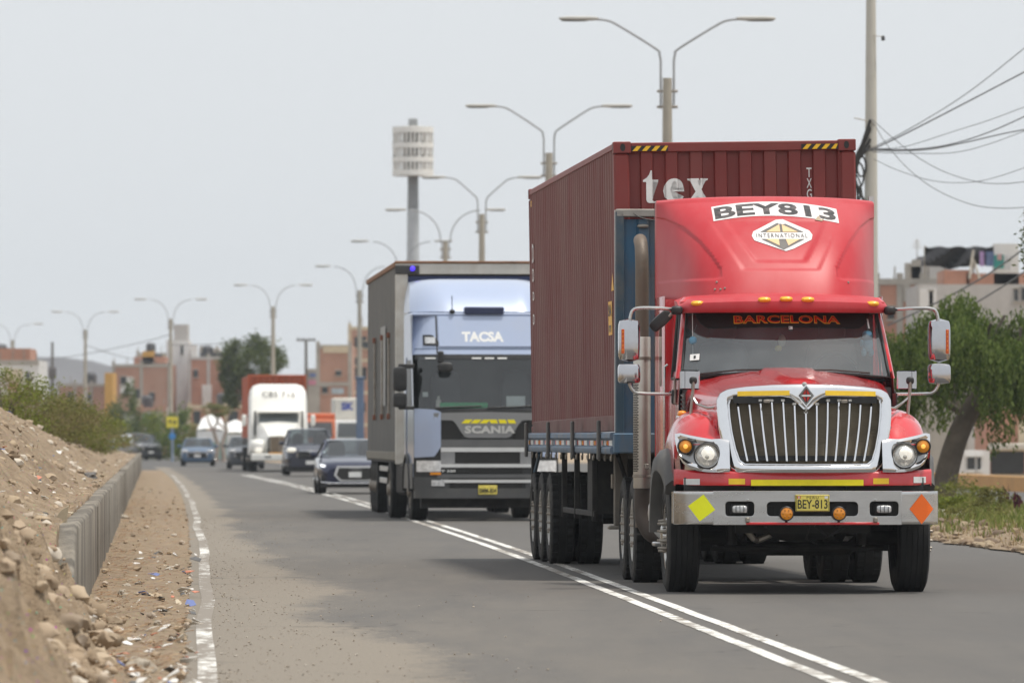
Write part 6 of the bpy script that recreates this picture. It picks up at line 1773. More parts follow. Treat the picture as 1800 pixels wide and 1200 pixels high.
car('blue_saloon', 'small teal blue saloon crossing at the far junction', 'car', (-15.6, 343.0, 0), math.atan(.03), mat('steel blue car paint', (.055,.11,.19), .3, .2, var=.06, coat=.5), 4.3, 1.70, 1.38, .85, .92, .62, front='split')
car('parked_suv', 'dark grey suv parked on the verge beyond the wall end', 'car', (-22.2, 425.0, 0), .35, mat('dark grey car paint', (.05,.052,.058), .3, var=.06, coat=.5), 4.4, 1.8, 1.66, 1.0, 1.08, .8, True, 1.08, 'split', 'parked vehicles past the junction')
car('white_estate', 'white car parked behind the end of the dirt bank', 'car', (-24.2, 437.0, 0), .2, mat('white car paint', (.75,.75,.74), .4, var=.05), 4.5, 1.8, 1.50, .95, 1.0, .75, True, 1.08, 'split', 'parked vehicles past the junction')
car('dark_hatchback', 'dark car with bright headlamps waiting left of the white lorry', 'car', (-13.4, 330.0 + 60, 0), math.atan(.05), mat('black car paint', (.02,.022,.025), .25, coat=.6), 4.1, 1.72, 1.48, .9, .98, .7, False, 1.0, 'split', lit=True)
car('grey_hatchback', 'grey car half hidden beside the white lorry wheels', 'car', (-12.0, 312.0, 0), math.atan(.05), mat('slate car paint', (.06,.065,.075), .3, coat=.5), 4.2, 1.70, 1.46, .9, .98, .7, False, 1.0, 'split')

# ------------------------------------------------------------------ street lamps along the median
POLEC = mat('pale concrete pole', (.42,.385,.32), .85, var=.15, vs=2, dirt=(.22,.19,.16), damt=.5, ds=3, bump=.2, stretch=(1,1,.4))
GALV = mat('galvanised pipe', (.36,.37,.38), .5, .3, var=.12)
LAMPH = mat('lamp head grey', (.48,.47,.44), .55, var=.1)
LAMPU = mat('lamp underside', (.10,.10,.10), .5)
def street_lamp(px, yh, label, curved=False, ext=2.5, ptop=9.65, tilt=0.0):
    D = (11.0 - EYE)*FPX/(768 - yh); X = (px - 900)*D/FPX
    o = thing('street_lamp', label, 'street lamp', (X, D, 0), 0, 'double-arm street lamps along the median')
    q = MB(); q.tube([(0,0,-.1), (0,0,4), (0,0,ptop)], [.19, .15, .105], 14); q.build('pole', POLEC, o)
    for z in (ptop - .30, ptop - .66):
        q = MB(); q.cbox(-.24, .24, -.03, .03, z - .03, z + .03, .008); q.build('bracket', STEEL, o)
    for sx in (-1, 1):
        b = .15
        if curved:
            path = [(sx*b, 0, ptop - .7), (sx*b, 0, ptop + .05)] + [(sx*(b + .06 + (ext - 1.3)*(1 - math.cos(a))), 0, ptop + .1 + (10.98 - ptop - .1)*math.sin(a)) for a in [math.radians(9*i) for i in range(11)]]
        else:
            path = [(sx*b, 0, ptop - .7)] + [tuple(p) for p in catmull([(sx*b, 0, 10.05), (sx*(b + .03), 0, 10.20), (sx*(b + .12), 0, 10.33), (sx*(ext - 1.35), 0, 10.86), (sx*(ext - 1.1), 0, 10.97), (sx*(ext - .85), 0, 11.0)], 4)]
        q = MB(); q.tube(path, .027, 8); q.build('arm', GALV, o)
        q = MB(); q.sbox((sx*(ext - .45), 0, 11.015), (.46, .12, .055), 3); h = q.build('lamp_head', LAMPH, o)
        q = MB(); q.sbox((sx*(ext - .36), 0, 10.975), (.32, .10, .03), 3); q.build('lamp_glass', LAMPU, h)
    return o
L_ = [(1173, 34, 'nearest double-arm street lamp rising above the maroon container', False, 2.48),
      (965, 187, 'double-arm street lamp just past the maroon container corner', False, 2.42),
      (847, 312, 'double-arm street lamp with angled arms beside the slatted tower', False, 2.22),
      (783, 369, 'curved-arm street lamp overlapping the slatted tower mast', True, 2.55),
      (706, 424, 'curved-arm street lamp above the pale blue cab roof', True, 2.5),
      (632, 468, 'curved-arm street lamp half hidden by the grey trailer', True, 2.5),
      (480, 501, 'street lamp standing in front of the round dark tree', True, 2.5),
      (300, 526, 'street lamp in front of the white stair tower', True, 2.55),
      (150, 548, 'street lamp between the white stair tower and the hills', True, 2.6),
      (22, 569, 'farthest street lamp over the white house with brick top', True, 2.6)]
for a in L_: street_lamp(*a)

# slatted white mast head (telecom tower)
TD = 345.0; TXw = (726 - 900)*TD/FPX
tw = thing('telecom_tower', 'tall mast topped by a white slatted drum', 'tower', (TXw, TD, 0))
q = MB(); q.tube([(0,0,-.1), (0,0,8), (0,0,12.8)], [.42, .33, .29], 16); q.build('mast', mat('pale mast paint', (.50,.52,.53), .6, var=.08), tw)
q = MB(); q.tube([(0,0,12.78), (0,0,17.1)], [.28, .24], 16); q.build('mast_top', mat('grey mast paint', (.27,.28,.285), .6, var=.1), tw)
WS = mat('white slat paint', (.85,.83,.78), .6, var=.06)
for z0, z1 in ((14.45, 14.72), (15.12, 15.38), (15.82, 16.08), (16.58, 16.88)):
    q = MB(); q.lathe([(.98, z0), (1.03, z0), (1.03, z1), (.98, z1), (.98, z0)], (0,0,0), (0,0,1), 40); q.build('drum_band', WS, tw)
q = MB(); q.lathe([(.3, 16.86), (1.02, 16.84), (1.02, 16.88), (.3, 16.93)], (0,0,0), (0,0,1), 40); q.build('drum_lid', WS, tw)
q = MB(); q.lathe([(.3, 14.42), (1.02, 14.44), (1.02, 14.48), (.3, 14.48)], (0,0,0), (0,0,1), 40); q.build('drum_floor', WS, tw)
q = MB(); q.cbox(-.22, .22, -.22, .22, 16.93, 17.3, .03); q.build('mast_cap', _mats['grey mast paint'], tw)
q = MB(); q.box(-.045, .045, -.03, .03, 0, .78); slat = q.mesh('drum_slat', WS, None)
for z in (14.68, 15.36, 16.02):
    for k in range(30):
        a = 2*math.pi*k/30; link('drum_slat', slat, tw, (.98*math.cos(a), .98*math.sin(a), z), (0, 0, a + math.pi/2))
for k in range(3):
    a = 2*math.pi*k/3 + .4
    q = MB(); q.cbox(-.11, .11, -.07, .07, 14.6, 16.7, .02); q.xf(Matrix.Rotation(a, 4, 'Z') @ Matrix.Translation((.55, 0, 0))); q.build('antenna_panel', mat('antenna panel', (.55,.53,.50), .6), tw)

# concrete utility pole and its wires
PD = 140.0; PX = (1531 - 900)*PD/FPX
up = thing('utility_pole', 'tall tapering concrete utility pole hung with black cable coils', 'pole', (PX, PD, 0))
q = MB(); q.tube([(0,0,-.1), (0,0,7), (0,0,13.2)], [.17, .125, .075], 16); q.build('pole', mat('cement pole', (.55,.53,.47), .85, var=.12, vs=2, dirt=(.3,.28,.25), damt=.4, ds=2, bump=.2), up)
rnd = random.Random(5)
for k in range(9):
    x0 = -.12 - .02*k; z0 = 7.72 - .05*k
    q = MB(); q.tube([tuple(p) for p in catmull([(-.02, -.13, z0 + rnd.uniform(0, .2)), (x0 - rnd.uniform(.05, .2), -.12, z0 - .5 - rnd.uniform(0, .2)), (x0 - rnd.uniform(0, .28), -.1, z0 - 1.0), (-.10 + rnd.uniform(-.25, .05), -.12, z0 - 1.55 - .1*k)], 4)], rnd.uniform(.015, .035), 6); q.build('hanging_cable', mat('black cable', (.035,.033,.03), .7, var=.2), up)
for x0, z0, r0 in ((-.26, 6.72, .16), (-.20, 6.9, .13), (-.30, 6.35, .11)):
    q = MB(); q.tube([(x0 + r0*.7*math.cos(a), -.12, z0 + r0*1.6*math.sin(a)) for a in [2*math.pi*i/14 for i in range(15)]], .022, 6); q.build('cable_coil', _mats['black cable'], up)
q = MB(); q.tube([(.0, -.09, 9.55), (.22, -.1, 9.52)], .008, 6); q.build('insulator_arm', STEEL, up)
q = MB(); q.lathe([(.02, -.06), (.045, -.05), (.03, -.01), (.045, 0), (.02, .04)], (.24, -.1, 9.5), (0,0,1), 12); q.build('insulator', BLACK, up)
q = MB(); q.tube([(-.35, -.1, 7.88), (.0, -.12, 7.80), (.06, -.12, 7.72)], .012, 6); q.build('cross_bar', STEEL, up)
WIRE = mat('wire', (.10,.10,.10), .7)
wires = [([(1531,261),(1600,226),(1700,164),(1812,76)], .016, 'topmost wire climbing from the pole out of frame'),
         ([(1531,264),(1580,241),(1680,190),(1812,121)], .026, 'thick second wire climbing from the utility pole'),
         ([(1531,262),(1590,258),(1680,230),(1740,211),(1812,184)], .013, 'thin third wire leaving the utility pole'),
         ([(1522,262),(1600,263),(1670,254),(1740,232),(1812,200)], .022, 'sagging wire in the flat bundle at the pole'),
         ([(1522,265),(1620,264),(1690,252),(1760,236),(1812,226)], .022, 'lower sagging wire of the flat bundle'),
         ([(1535,268),(1620,270),(1680,268),(1740,253),(1812,226)], .013, 'thin slack wire under the flat bundle'),
         ([(1533,212),(1560,256),(1600,300),(1650,336),(1710,360),(1760,366),(1812,364)], .014, 'deepest drooping wire right of the pole'),
         ([(1533,210),(1570,243),(1620,281),(1670,306),(1720,320),(1765,323),(1812,318)], .014, 'drooping wire crossing above the deepest one'),
         ([(1536,280),(1580,300),(1640,318),(1700,321),(1750,312),(1812,291)], .012, 'faint slack wire starting below the bundle')]
for pts, r, lab in wires:
    W_ = [at(px, py, PD - .3 - .028*max(0, px - 1533)) for px, py in pts]
    q = MB(); q.tube(catmull(W_, 5), r*.55, 5); o = q.build('overhead_wire', WIRE, None); tag(o, lab, 'wire', 'wires from the concrete pole')
for pts, lab in (([(1560,572),(1650,530),(1740,480),(1812,428)], 'upper dark wire slanting before the white house'), ([(1590,585),(1690,545),(1760,505),(1812,470)], 'lower dark wire slanting before the white house')):
    W_ = [at(px, py, 170) for px, py in pts]
    q = MB(); q.tube(catmull(W_, 4), .022, 5); tag(q.build('overhead_wire', WIRE, None), lab, 'wire', 'wires before the white house')
for (a, b, sag, lab) in (((0, 640), (300, 588), 8, 'faint far wire strung left of the stair tower'), ((150, 606), (300, 640), 6, 'faint far wire between two distant lamps'), ((300, 606), (485, 590), 5, 'faint far wire behind the round dark tree')):
    pts = [at(lerp(a[0], b[0], t), lerp(a[1], b[1], t) + sag*4*t*(1 - t), 470) for t in [i/8 for i in range(9)]]
    q = MB(); q.tube(pts, .022, 4); tag(q.build('overhead_wire', WIRE, None), lab, 'wire', 'far wires')
def small_pole(px, ytop, D, label, tee=False):
    X = (px - 900)*D/FPX; zt = EYE + (768 - ytop)*D/FPX
    o = thing('wooden_pole', label, 'pole', (X, D, 0))
    q = MB(); q.tube([(0,0,-.1), (0,0,zt)], [.14, .09], 8); q.build('pole', mat('dark timber', (.12,.105,.09), .9, var=.2), o)
    if tee:
        q = MB(); q.cbox(-.65, .65, -.05, .05, zt - .12, zt, .01); q.build('cross_arm', _mats['dark timber'], o)
        for x in (-.55, -.2, .2, .55):
            q = MB(); q.lathe([(.03, 0), (.05, .05), (.02, .12)], (x, 0, zt), (0,0,1), 8); q.build('insulator', BLACK, o)
    else:
        q = MB(); q.sbox((0, 0, zt - 2.3), (.30, .25, .5), 4); q.build('transformer_box', mat('transformer grey', (.12,.11,.11), .7), o)
    return o
small_pole(92, 601, 520, 'dark post with transformer box in front of the hills')
small_pole(538, 596, 470, 'post with a crossbar above the white lorry', True)

# ------------------------------------------------------------------ buildings
BRICK = mat('bare brick', (.45,.23,.16), .9, var=.16, vs=1.0, dirt=(.34,.22,.16), damt=.45, ds=.5, bump=.3, bs=8)
BRICK2 = mat('dull brick', (.42,.24,.175), .9, var=.16, vs=.8, dirt=(.30,.22,.17), damt=.5, ds=.4)
CONCB = mat('cement render', (.38,.355,.315), .9, var=.12, vs=.8, dirt=(.26,.23,.2), damt=.4, ds=.6)
WHITEB = mat('white render', (.70,.69,.67), .85, var=.06, vs=.8, dirt=(.5,.47,.43), damt=.3, ds=.7)
CREAM = mat('cream render', (.55,.47,.34), .85, var=.08)
YELB = mat('yellow ochre render', (.55,.31,.07), .85, var=.10)
GREYB = mat('pale grey render', (.47,.45,.43), .85, var=.08, dirt=(.38,.35,.32), damt=.4, ds=.5)
DARKW = mat('dark window pane', (.03,.033,.036), .15, var=.2)
def building(name, label, x0, x1, ytop, D, wallm, depth=9, cols=3, frame=CONCB, wins=(), floors=2, base=0.0, cat='building', slab=True, top=None):
    X0, X1 = (x0 - 900)*D/FPX, (x1 - 900)*D/FPX; H = EYE + (768 - ytop)*D/FPX
    o = thing(name, label, cat, ((X0 + X1)/2, D, 0), 0); w = (X1 - X0)/2
    q = MB(); q.box(-w, w, 0, depth, base - .1, H); q.build('wall', wallm, o, None)
    if cols:
        for k in range(cols):
            x = lerp(-w + .12, w - .12, k/(cols - 1)) if cols > 1 else 0
            q = MB(); q.box(x - .14, x + .14, -.04, .1, 0, H + .25); q.build('column', frame, o, None)
    if slab:
        for f in range(1, floors + 1):
            q = MB(); q.box(-w - .02, w + .02, -.06, .12, H*f/floors - .26, H*f/floors + (.012 if f == floors else 0)); q.build('floor_slab', frame, o, None)
    for wn_ in wins:
        a, b, c, d = wn_[:4]; m = wn_[4] if len(wn_) > 4 else DARKW
        xa, xb = (a - 900)*D/FPX - (X0 + X1)/2, (b - 900)*D/FPX - (X0 + X1)/2
        za, zb = EYE + (768 - d)*D/FPX, EYE + (768 - c)*D/FPX
        q = MB(); q.box(xa, xb, -.075, .05, za, zb); wo = q.build('window' if m is DARKW else 'wall_panel', m, o, None)
        if m is DARKW:
            q = MB(); q.box(xa - .06, xb + .06, -.14, .0, za - .10, za - .02); q.build('sill', frame, wo, None)
            q = MB(); q.box(xa - .05, xb + .05, -.10, .0, zb + .003, zb + .08); q.build('lintel', frame, wo, None)
    rb = random.Random(int(x0*7 + ytop))
    if w > 1.6 and cat == 'building' and slab:
        # a scatter of small windows, patches of newer mortar, starter bars and tanks on the roof
        fh = H/floors
        for f in range(floors):
            for k in range(int(w*2/2.6)):
                if rb.random() < .45: continue
                x = -w + 1.0 + k*2.6 + rb.uniform(-.3, .3); ww = rb.uniform(.35, .6); z0 = fh*f + fh*.35; hh = fh*rb.uniform(.25, .4)
                if x + ww > w - .2: continue
                q = MB(); q.box(x - ww, x + ww, -.03, .05, z0, z0 + hh); wo = q.build('window', DARKW if rb.random() < .7 else WHITEB, o, None)
                q = MB(); q.box(x - ww - .05, x + ww + .05, -.06, .0, z0 - .07, z0 - .005); q.build('sill', frame, wo, None)
                q = MB(); q.box(x - .025, x + .025, -.045, -.032, z0, z0 + hh); q.build('mullion', GREYB, wo, None)
        for k in range(3):
            x = rb.uniform(-w*.8, w*.4); ln = rb.uniform(.6, w*.5); z0 = rb.uniform(.2, H*.7)
            q = MB(); q.box(x, x + ln, -.018, .05, z0, z0 + rb.uniform(.5, 1.3)); q.build('mortar_patch', CONCB if k else BRICK, o, None)
        for k in range(5):
            x = lerp(-w + .15, w - .15, k/4)
            q = MB(); q.tube([(x, .1, H - .1), (x + rb.uniform(-.06, .06), .1, H + rb.uniform(.4, .8))], .035, 4); q.build('starter_bar', STEEL, o)
        xk = rb.uniform(-w*.6, w*.6)
        q = MB(); q.lathe([(.0, H), (.45, H), (.48, H + .2), (.48, H + .8), (.3, H + 1.0), (0, H + 1.02)], (xk, 1.5, 0), (0, 0, 1), 14); q.build('water_tank', mat('dark water tank', (.06,.06,.065), .6), o)
    q = MB(); q.box(-w + .1, w - .1, .1, depth - .1, H - .05, H + .012); q.build('roof', frame, o, None)
    if top:
        for (a, b, c, m, dpt) in top:
            xa, xb = (a - 900)*D/FPX - (X0 + X1)/2, (b - 900)*D/FPX - (X0 + X1)/2
            q = MB(); q.box(xa, xb, .3, dpt, H + .014, EYE + (768 - c)*D/FPX); q.build('rooftop_block', m, o, None)
    return o
building('white_house', 'white house with a red brick upper floor beyond the bushes', -25, 68, 633, 420, WHITEB, 8, 0, CONCB, [(8, 40, 648, 672, CREAM), (46, 52, 655, 672)], 1, top=[(-25, 52, 612, BRICK, 6)])
building('brick_row_house', 'long low brick wall house under the hills', 100, 192, 674, 610, BRICK2, 9, 4, CONCB, [(118, 128, 690, 705), (150, 160, 690, 705)], 1)
building('ochre_house', 'narrow yellow ochre house front at the far junction', 184, 198, 655, 585, YELB, 6, 0, YELB, [], 2, slab=False)
building('stepped_brick_house', 'stepped brick house with an orange rooftop gable', 197, 300, 640, 600, BRICK2, 10, 3, CONCB, [(212, 222, 662, 675), (262, 272, 690, 706), (236, 246, 684, 700), (225, 262, 700, 722, CREAM)], 2, top=[(235, 290, 627, BRICK, 6), (250, 270, 617, YELB, 3)])
building('stair_tower_house', 'tall white stair tower with a beige tank top', 292, 332, 598, 615, WHITEB, 5, 0, CONCB, [(318, 322, 608, 622), (297, 302, 648, 658)], 1, slab=False, top=[(305, 330, 570, GREYB, 3)])
building('brick_block_house', 'brick block beside the stair tower with rooftop white box', 331, 402, 627, 605, BRICK, 10, 3, GREYB, [(355, 372, 676, 712, WHITEB), (355, 372, 714, 728), (340, 348, 650, 662), (384, 392, 655, 668)], 2, top=[(331, 345, 605, WHITEB, 3), (352, 400, 619, mat('dark tarp edge', (.07,.07,.075), .8), 2)])
building('shaded_brick_house', 'brick house showing under the round dark tree', 402, 452, 668, 600, BRICK, 9, 3, CONCB, [(420, 430, 690, 704)], 2)
building('grey_top_building', 'brick apartment block with pale upper storey by the grey trailer', 556, 618, 606, 500, BRICK2, 10, 2, CONCB, [(590, 600, 652, 659), (566, 576, 680, 690), (583, 604, 682, 692, mat('pale blue shutter', (.38,.45,.50), .7)), (568, 612, 608, 620, CREAM)], 3)
building('tall_brick_building', 'tallest brick building rising behind the grey trailer edge', 612, 700, 574, 545, BRICK2, 10, 3, CREAM, [(620, 632, 628, 642), (640, 650, 600, 612)], 4)
building('low_shop', 'low shop with pink and blue signs above the orange lorry', 538, 560, 648, 520, CONCB, 7, 0, CONCB, [(542, 556, 668, 676, mat('pink sign', (.50,.20,.28), .7)), (544, 556, 656, 662, mat('blue sign', (.12,.17,.35), .7))], 2)
building('perimeter_house_row', 'row of low brick and cement houses along the far street', 430, 560, 688, 640, BRICK2, 9, 4, CONCB, [(470, 480, 705, 718), (505, 515, 705, 718), (530, 540, 700, 712)], 1)
building('far_row_house', 'distant brick terrace behind the hedges', 40, 190, 718, 655, BRICK, 9, 6, GREYB, [(70, 78, 730, 742), (120, 128, 730, 742)], 1)
building('ochre_back_house', 'cream and brick house stepping up behind the stepped brick house', 240, 300, 606 + 14, 680, CREAM, 8, 2, CONCB, [], 3)
building('grey_back_house', 'cement grey block peeping above the brick block', 352, 384, 612, 690, GREYB, 8, 2, CONCB, [], 3)
building('roadside_stall_house', 'low pale stall house behind the yellow sign', 206, 292, 716, 560, CONCB, 6, 3, BRICK2, [(212, 236, 730, 742, WHITEB), (250, 268, 728, 744, mat('green shutter', (.10,.22,.17), .7))], 1)
building('shuttered_shop_row', 'shop row with dark shutters behind the white tents', 330, 432, 712, 565, BRICK, 6, 4, CREAM, [(340, 352, 722, 745), (376, 392, 722, 745, mat('red shop front', (.40,.08,.05), .7)), (402, 418, 722, 742)], 1)
building('unfinished_brick_house', 'unfinished brick house with cement columns above the lorry mirror', 1536, 1668, 490, 300, BRICK, 10, 4, CONCB, [(1560, 1572, 540, 560), (1588, 1600, 495, 530, CONCB), (1556, 1570, 610, 640)], 3, top=[(1592, 1604, 462, CONCB, 1.0), (1602, 1668, 468, GREYB, 1.5), (1604, 1620, 456, CONCB, .8)])
house = building('white_plaster_house', 'pale plastered house with a white window bay above the pepper tree', 1614, 1850, 500, 288, GREYB, 9, 0, CONCB, [(1616, 1646, 508, 560, WHITEB), (1633, 1640, 512, 546), (1783, 1789, 508, 528), (1796, 1802, 506, 528)], 2, slab=False, top=[(1660, 1705, 474, BRICK, 5), (1700, 1850, 480, BRICK, 6), (1748, 1792, 428, WHITEB, 1.2)])
building('corner_shop', 'brick corner shop with dark shopfront and pale awning past the ochre wall', 1734, 1850, 716, 236, BRICK, 6, 0, CREAM, [(1742, 1800, 793, 832), (1790, 1812, 738, 790, CREAM)], 1, slab=False)
building('white_kiosk', 'small white kiosk with two dark windows beside the corner shop', 1688, 1740, 792, 232, WHITEB, 3, 0, WHITEB, [(1700, 1713, 803, 824), (1718, 1724, 803, 824)], 1, slab=False)
building('cement_back_house', 'cement and brick house back behind the pepper tree trunk', 1560, 1700, 700, 262, CONCB, 8, 3, CONCB, [(1690, 1700, 735, 760)], 1)
aw = MB(); a0, a1 = at(1740, 784, 234.8), at(1830, 778, 234.8)
aw.cbox(a0.x, a1.x, a0.y - 1.2, a0.y + .9, a0.z - .12, a0.z + .10, .03); tag(aw.build('awning', mat('pale awning', (.55,.51,.44), .8, var=.1), None), 'long pale awning over the dark shopfront', 'awning')
# rooftop: black shade net on posts, laundry, aerial
nt_ = thing('shade_net', 'sagging black shade net strung over the rooftop', 'net', (0, 0, 0))
q = MB(); r_ = []
for i in range(15):
    px = lerp(1626, 1752, i/14); sag = 10*math.sin(math.pi*min(1, i/14*1.4))**2
    r_.append([tuple(at(px, lerp(434, 466 + sag*.4, j/6) + (sag*.25*j/6) + 1.5*math.sin(i*1.7 + j), 288.6 + .35*math.sin(i*.9 + j*.8))) for j in range(7)])
q.loft(r_); q.build('net_sheet', mat('black netting', (.018,.018,.022), .9, var=.3, vs=2), nt_, 60)
for px in (1626, 1711, 1752):
    a, b = at(px, 432, 289), at(px, 490, 289); q = MB(); q.tube([tuple(a), tuple(b)], .05, 6); q.build('net_post', POLEC, nt_)
q = MB(); q.tube([tuple(at(1711, 440, 288.4)), tuple(at(1704, 490, 288.0))], .06, 6); q.tube([tuple(at(1711, 455, 288.4)), tuple(at(1722, 490, 288.0))], .05, 6); q.build('net_prop', POLEC, nt_)
for i, (px, w, y0, y1, c, lab) in enumerate(((1726, 8, 442, 468, (.45,.32,.55), 'lilac sheet hanging on the rooftop line'), (1740, 14, 442, 468, (.12,.17,.30), 'blue cloth hanging beside the lilac sheet'), (1756, 18, 448, 472, (.05,.30,.27), 'green cloth hanging at the line middle'), (1757, 8, 446, 457, (.62,.42,.42), 'pink cloth over the green one'), (1773, 11, 448, 474, (.60,.60,.60), 'white cloth at the end of the rooftop line'))):
    q = MB(); D = 287.8 - .15*(i == 3)
    q.loft([[tuple(at(px - w/2 + w*k/5, lerp(y0, y1, j/4), D + .05*math.sin(k*2 + j))) for k in range(6)] for j in range(5)])
    o = q.build('laundry', mat('cloth ' + str(i), c, .9, var=.15), None, 60); tag(o, lab, 'laundry', 'laundry on the roof')
ae = thing('roof_aerial', 'thin television aerial on the brick rooftop', 'aerial', tuple(at(1612, 458, 299)))
q = MB(); q.tube([(0,0,0), (0,0,.95)], .02, 5); q.build('aerial_mast', STEEL, ae)
for k in range(4):
    q = MB(); q.tube([(-.22 + .03*k, 0, .55 + .1*k), (.22 - .03*k, 0, .55 + .1*k)], .012, 4); q.build('aerial_rod', STEEL, ae)
# ochre wall along the second carriageway
ow = thing('ochre_wall', 'long low ochre painted wall along the second carriageway', 'wall', (0, 0, 0))
OCH = mat('ochre wall paint', (.52,.285,.10), .85, var=.12, vs=.7, dirt=(.40,.27,.14), damt=.5, ds=.8)
for k in range(20):
    y0, y1 = 110 + k*9.0, 110 + (k + 1)*9.0 - .03
    q = MB(); q.loft([[(XD(y) + 18.7, y, -.05), (XD(y) + 18.7, y, .37), (XD(y) + 18.72, y, .385), (XD(y) + 18.93, y, .385), (XD(y) + 18.95, y, .37), (XD(y) + 18.95, y, -.05)] for y in (y0, (y0 + y1)/2, y1)], True, True); q.build('wall_section', OCH, ow, None)
# hills
q = MB(); r_ = []
for j in range(8):
    r_.append([(-560 + 10*i, 1900 + 60*j, -1 + max(0, (26*math.exp(-((i - 40)/8.5)**2) + 15*math.exp(-((i - 30)/6)**2) + 20*math.exp(-((i - 54)/7)**2) + 12*math.exp(-((i - 14)/9)**2))*math.sin(math.pi*min(1, (j + .0)/7*1.0))*(1 + .25*fbm(i*.21, j*.4)))) for i in range(100)])
q.loft(r_); tag(q.build('hills', mat('bare hill', (.10,.092,.095), .95, var=.25, vs=.02), None, 60), kind='structure')

# ------------------------------------------------------------------ other traffic and street furniture far off
def simple_truck(name, label, px, D, wpx, ytop, boxm, cabm, letter=None):
    X = (px - 900)*D/FPX; o = thing(name, label, 'truck', (X, D, 0), math.atan(.05)); w = wpx*D/FPX/2; H = EYE + (768 - ytop)*D/FPX
    q = MB(); q.cbox(-w, w, 1.9, 8.5, 1.0, H, .05); q.build('cargo_box', boxm, o)
    for k in range(6):
        q = MB(); x = lerp(-w + .1, w - .1, k/5); q.box(x - .03, x + .03, 1.86, 1.92, 1.05, H - .05); q.build('box_rib', boxm, o)
    q = MB(); r_ = [[(-w*.96, y, z) for y, z in ((.0, .55), (.0, 1.35), (.35, 2.25), (1.8, 2.3), (1.8, .55))], [(w*.96, y, z) for y, z in ((.0, .55), (.0, 1.35), (.35, 2.25), (1.8, 2.3), (1.8, .55))]]
    q.loft(r_, True, True); q.build('cab', cabm, o, 30)
    q = MB(); q.add([(-w*.82, .03, 1.42), (w*.82, .03, 1.42), (w*.76, .315, 2.16), (-w*.76, .315, 2.16)], [(0,1,2,3)]); q.xf(Matrix.Translation((0, -.03, 0))); q.build('windscreen', WIND_DARK, o, None)
    for sx in (-1, 1):
        q = MB(); q.sbox((sx*w*.72, -.01, .85), (.15, .05, .1), 3); q.build('headlamp', LAMP_CLEAR, o)
        for y in (.9, 6.8): mount_wheel(o, sx*(w - .18), y, .50, sx, T_S2, RIM_S2)
    q = MB(); q.cbox(-w, w, -.08, .1, .42, .70, .03); q.build('bumper', GREYPL, o)
    if letter:
        q = MB(); put_text(q, letter, -w*.45, w*.5, H - .62, H - .22, lambda x, z: (x, 1.85, z), .05); q.build('lettering', mat('blue lettering', (.05,.08,.35), .5), o, None)
    return o
simple_truck('orange_lorry', 'orange lorry with ribbed cargo box between white lorry and bus', 560, 335, 62, 726, mat('faded orange box', (.62,.16,.06), .6, var=.12, vs=.8), mat('orange cab', (.55,.14,.05), .5))
simple_truck('white_box_truck', 'white box truck with blue letters above the navy saloon', 612, 352, 46, 699, mat('white box', (.70,.67,.60), .6, var=.06), WHITEB, 'SK')
bp_ = thing('blue_column', 'tall blue steel column beside the white box truck', 'column', tuple(at(633, 768, 300) - Vector((0, 0, EYE))))
q = MB(); q.cbox(-.165, .165, -.12, .12, -.05, 3.98, .02); q.build('column_shaft', mat('faded blue column', (.14,.21,.33), .6, var=.1), bp_)
q = MB(); q.cbox(-.22, .22, -.18, .18, 3.98, 4.05, .02); q.build('column_cap', mat('dull blue cap', (.10,.15,.24), .6), bp_)
sg_ = thing('road_sign', 'yellow square sign on a blue post at the junction', 'sign', tuple(at(303, 768, 405) - Vector((0, 0, EYE))))
q = MB(); q.cyl((0, 0, 0), (0, 0, 2.0), .09, 10); q.build('sign_post', mat('grey blue post', (.25,.31,.40), .6), sg_)
q = MB(); q.cbox(-.34, .34, -.12, -.09, 1.98, 2.62, .01); q.build('sign_board', mat('yellow sign', (.78,.66,.05), .5), sg_)
q = MB(); q.box(-.2, -.05, -.13, -.121, 2.25, 2.45); q.box(.05, .22, -.13, -.121, 2.2, 2.4); q.build('sign_mark', mat('dark olive ink', (.20,.17,.03), .5), sg_)
q = MB(); q.lathe([(.0, -.14), (.20, -.13), (.20, -.10), (0, -.10)], (0, 0, 1.48), (0, 1, 0), 20); q.build('round_plate', mat('blue plate', (.05,.25,.60), .5), sg_)
q = MB(); q.box(-.07, .07, -.145, -.11, .5, 1.2); q.build('post_band', mat('steel band', (.2,.25,.33), .5), sg_)
bd = thing('blue_tank', 'bright blue water tank showing over the dirt bank end', 'tank', tuple(at(190, 768, 330) - Vector((0, 0, EYE))))
q = MB(); q.lathe([(.0, 0), (.22, .0), (.24, .1), (.24, 1.2), (.15, 1.45), (.10, 1.55), (0, 1.56)], (0, 0, .0), (0, 0, 1), 20); q.build('tank_body', mat('blue plastic tank', (.03,.05,.45), .5), bd)
q = MB(); q.lathe([(.11, 1.55), (.11, 1.62), (0, 1.63)], (0, 0, 0), (0, 0, 1), 16); q.build('tank_lid', BLACK, bd)
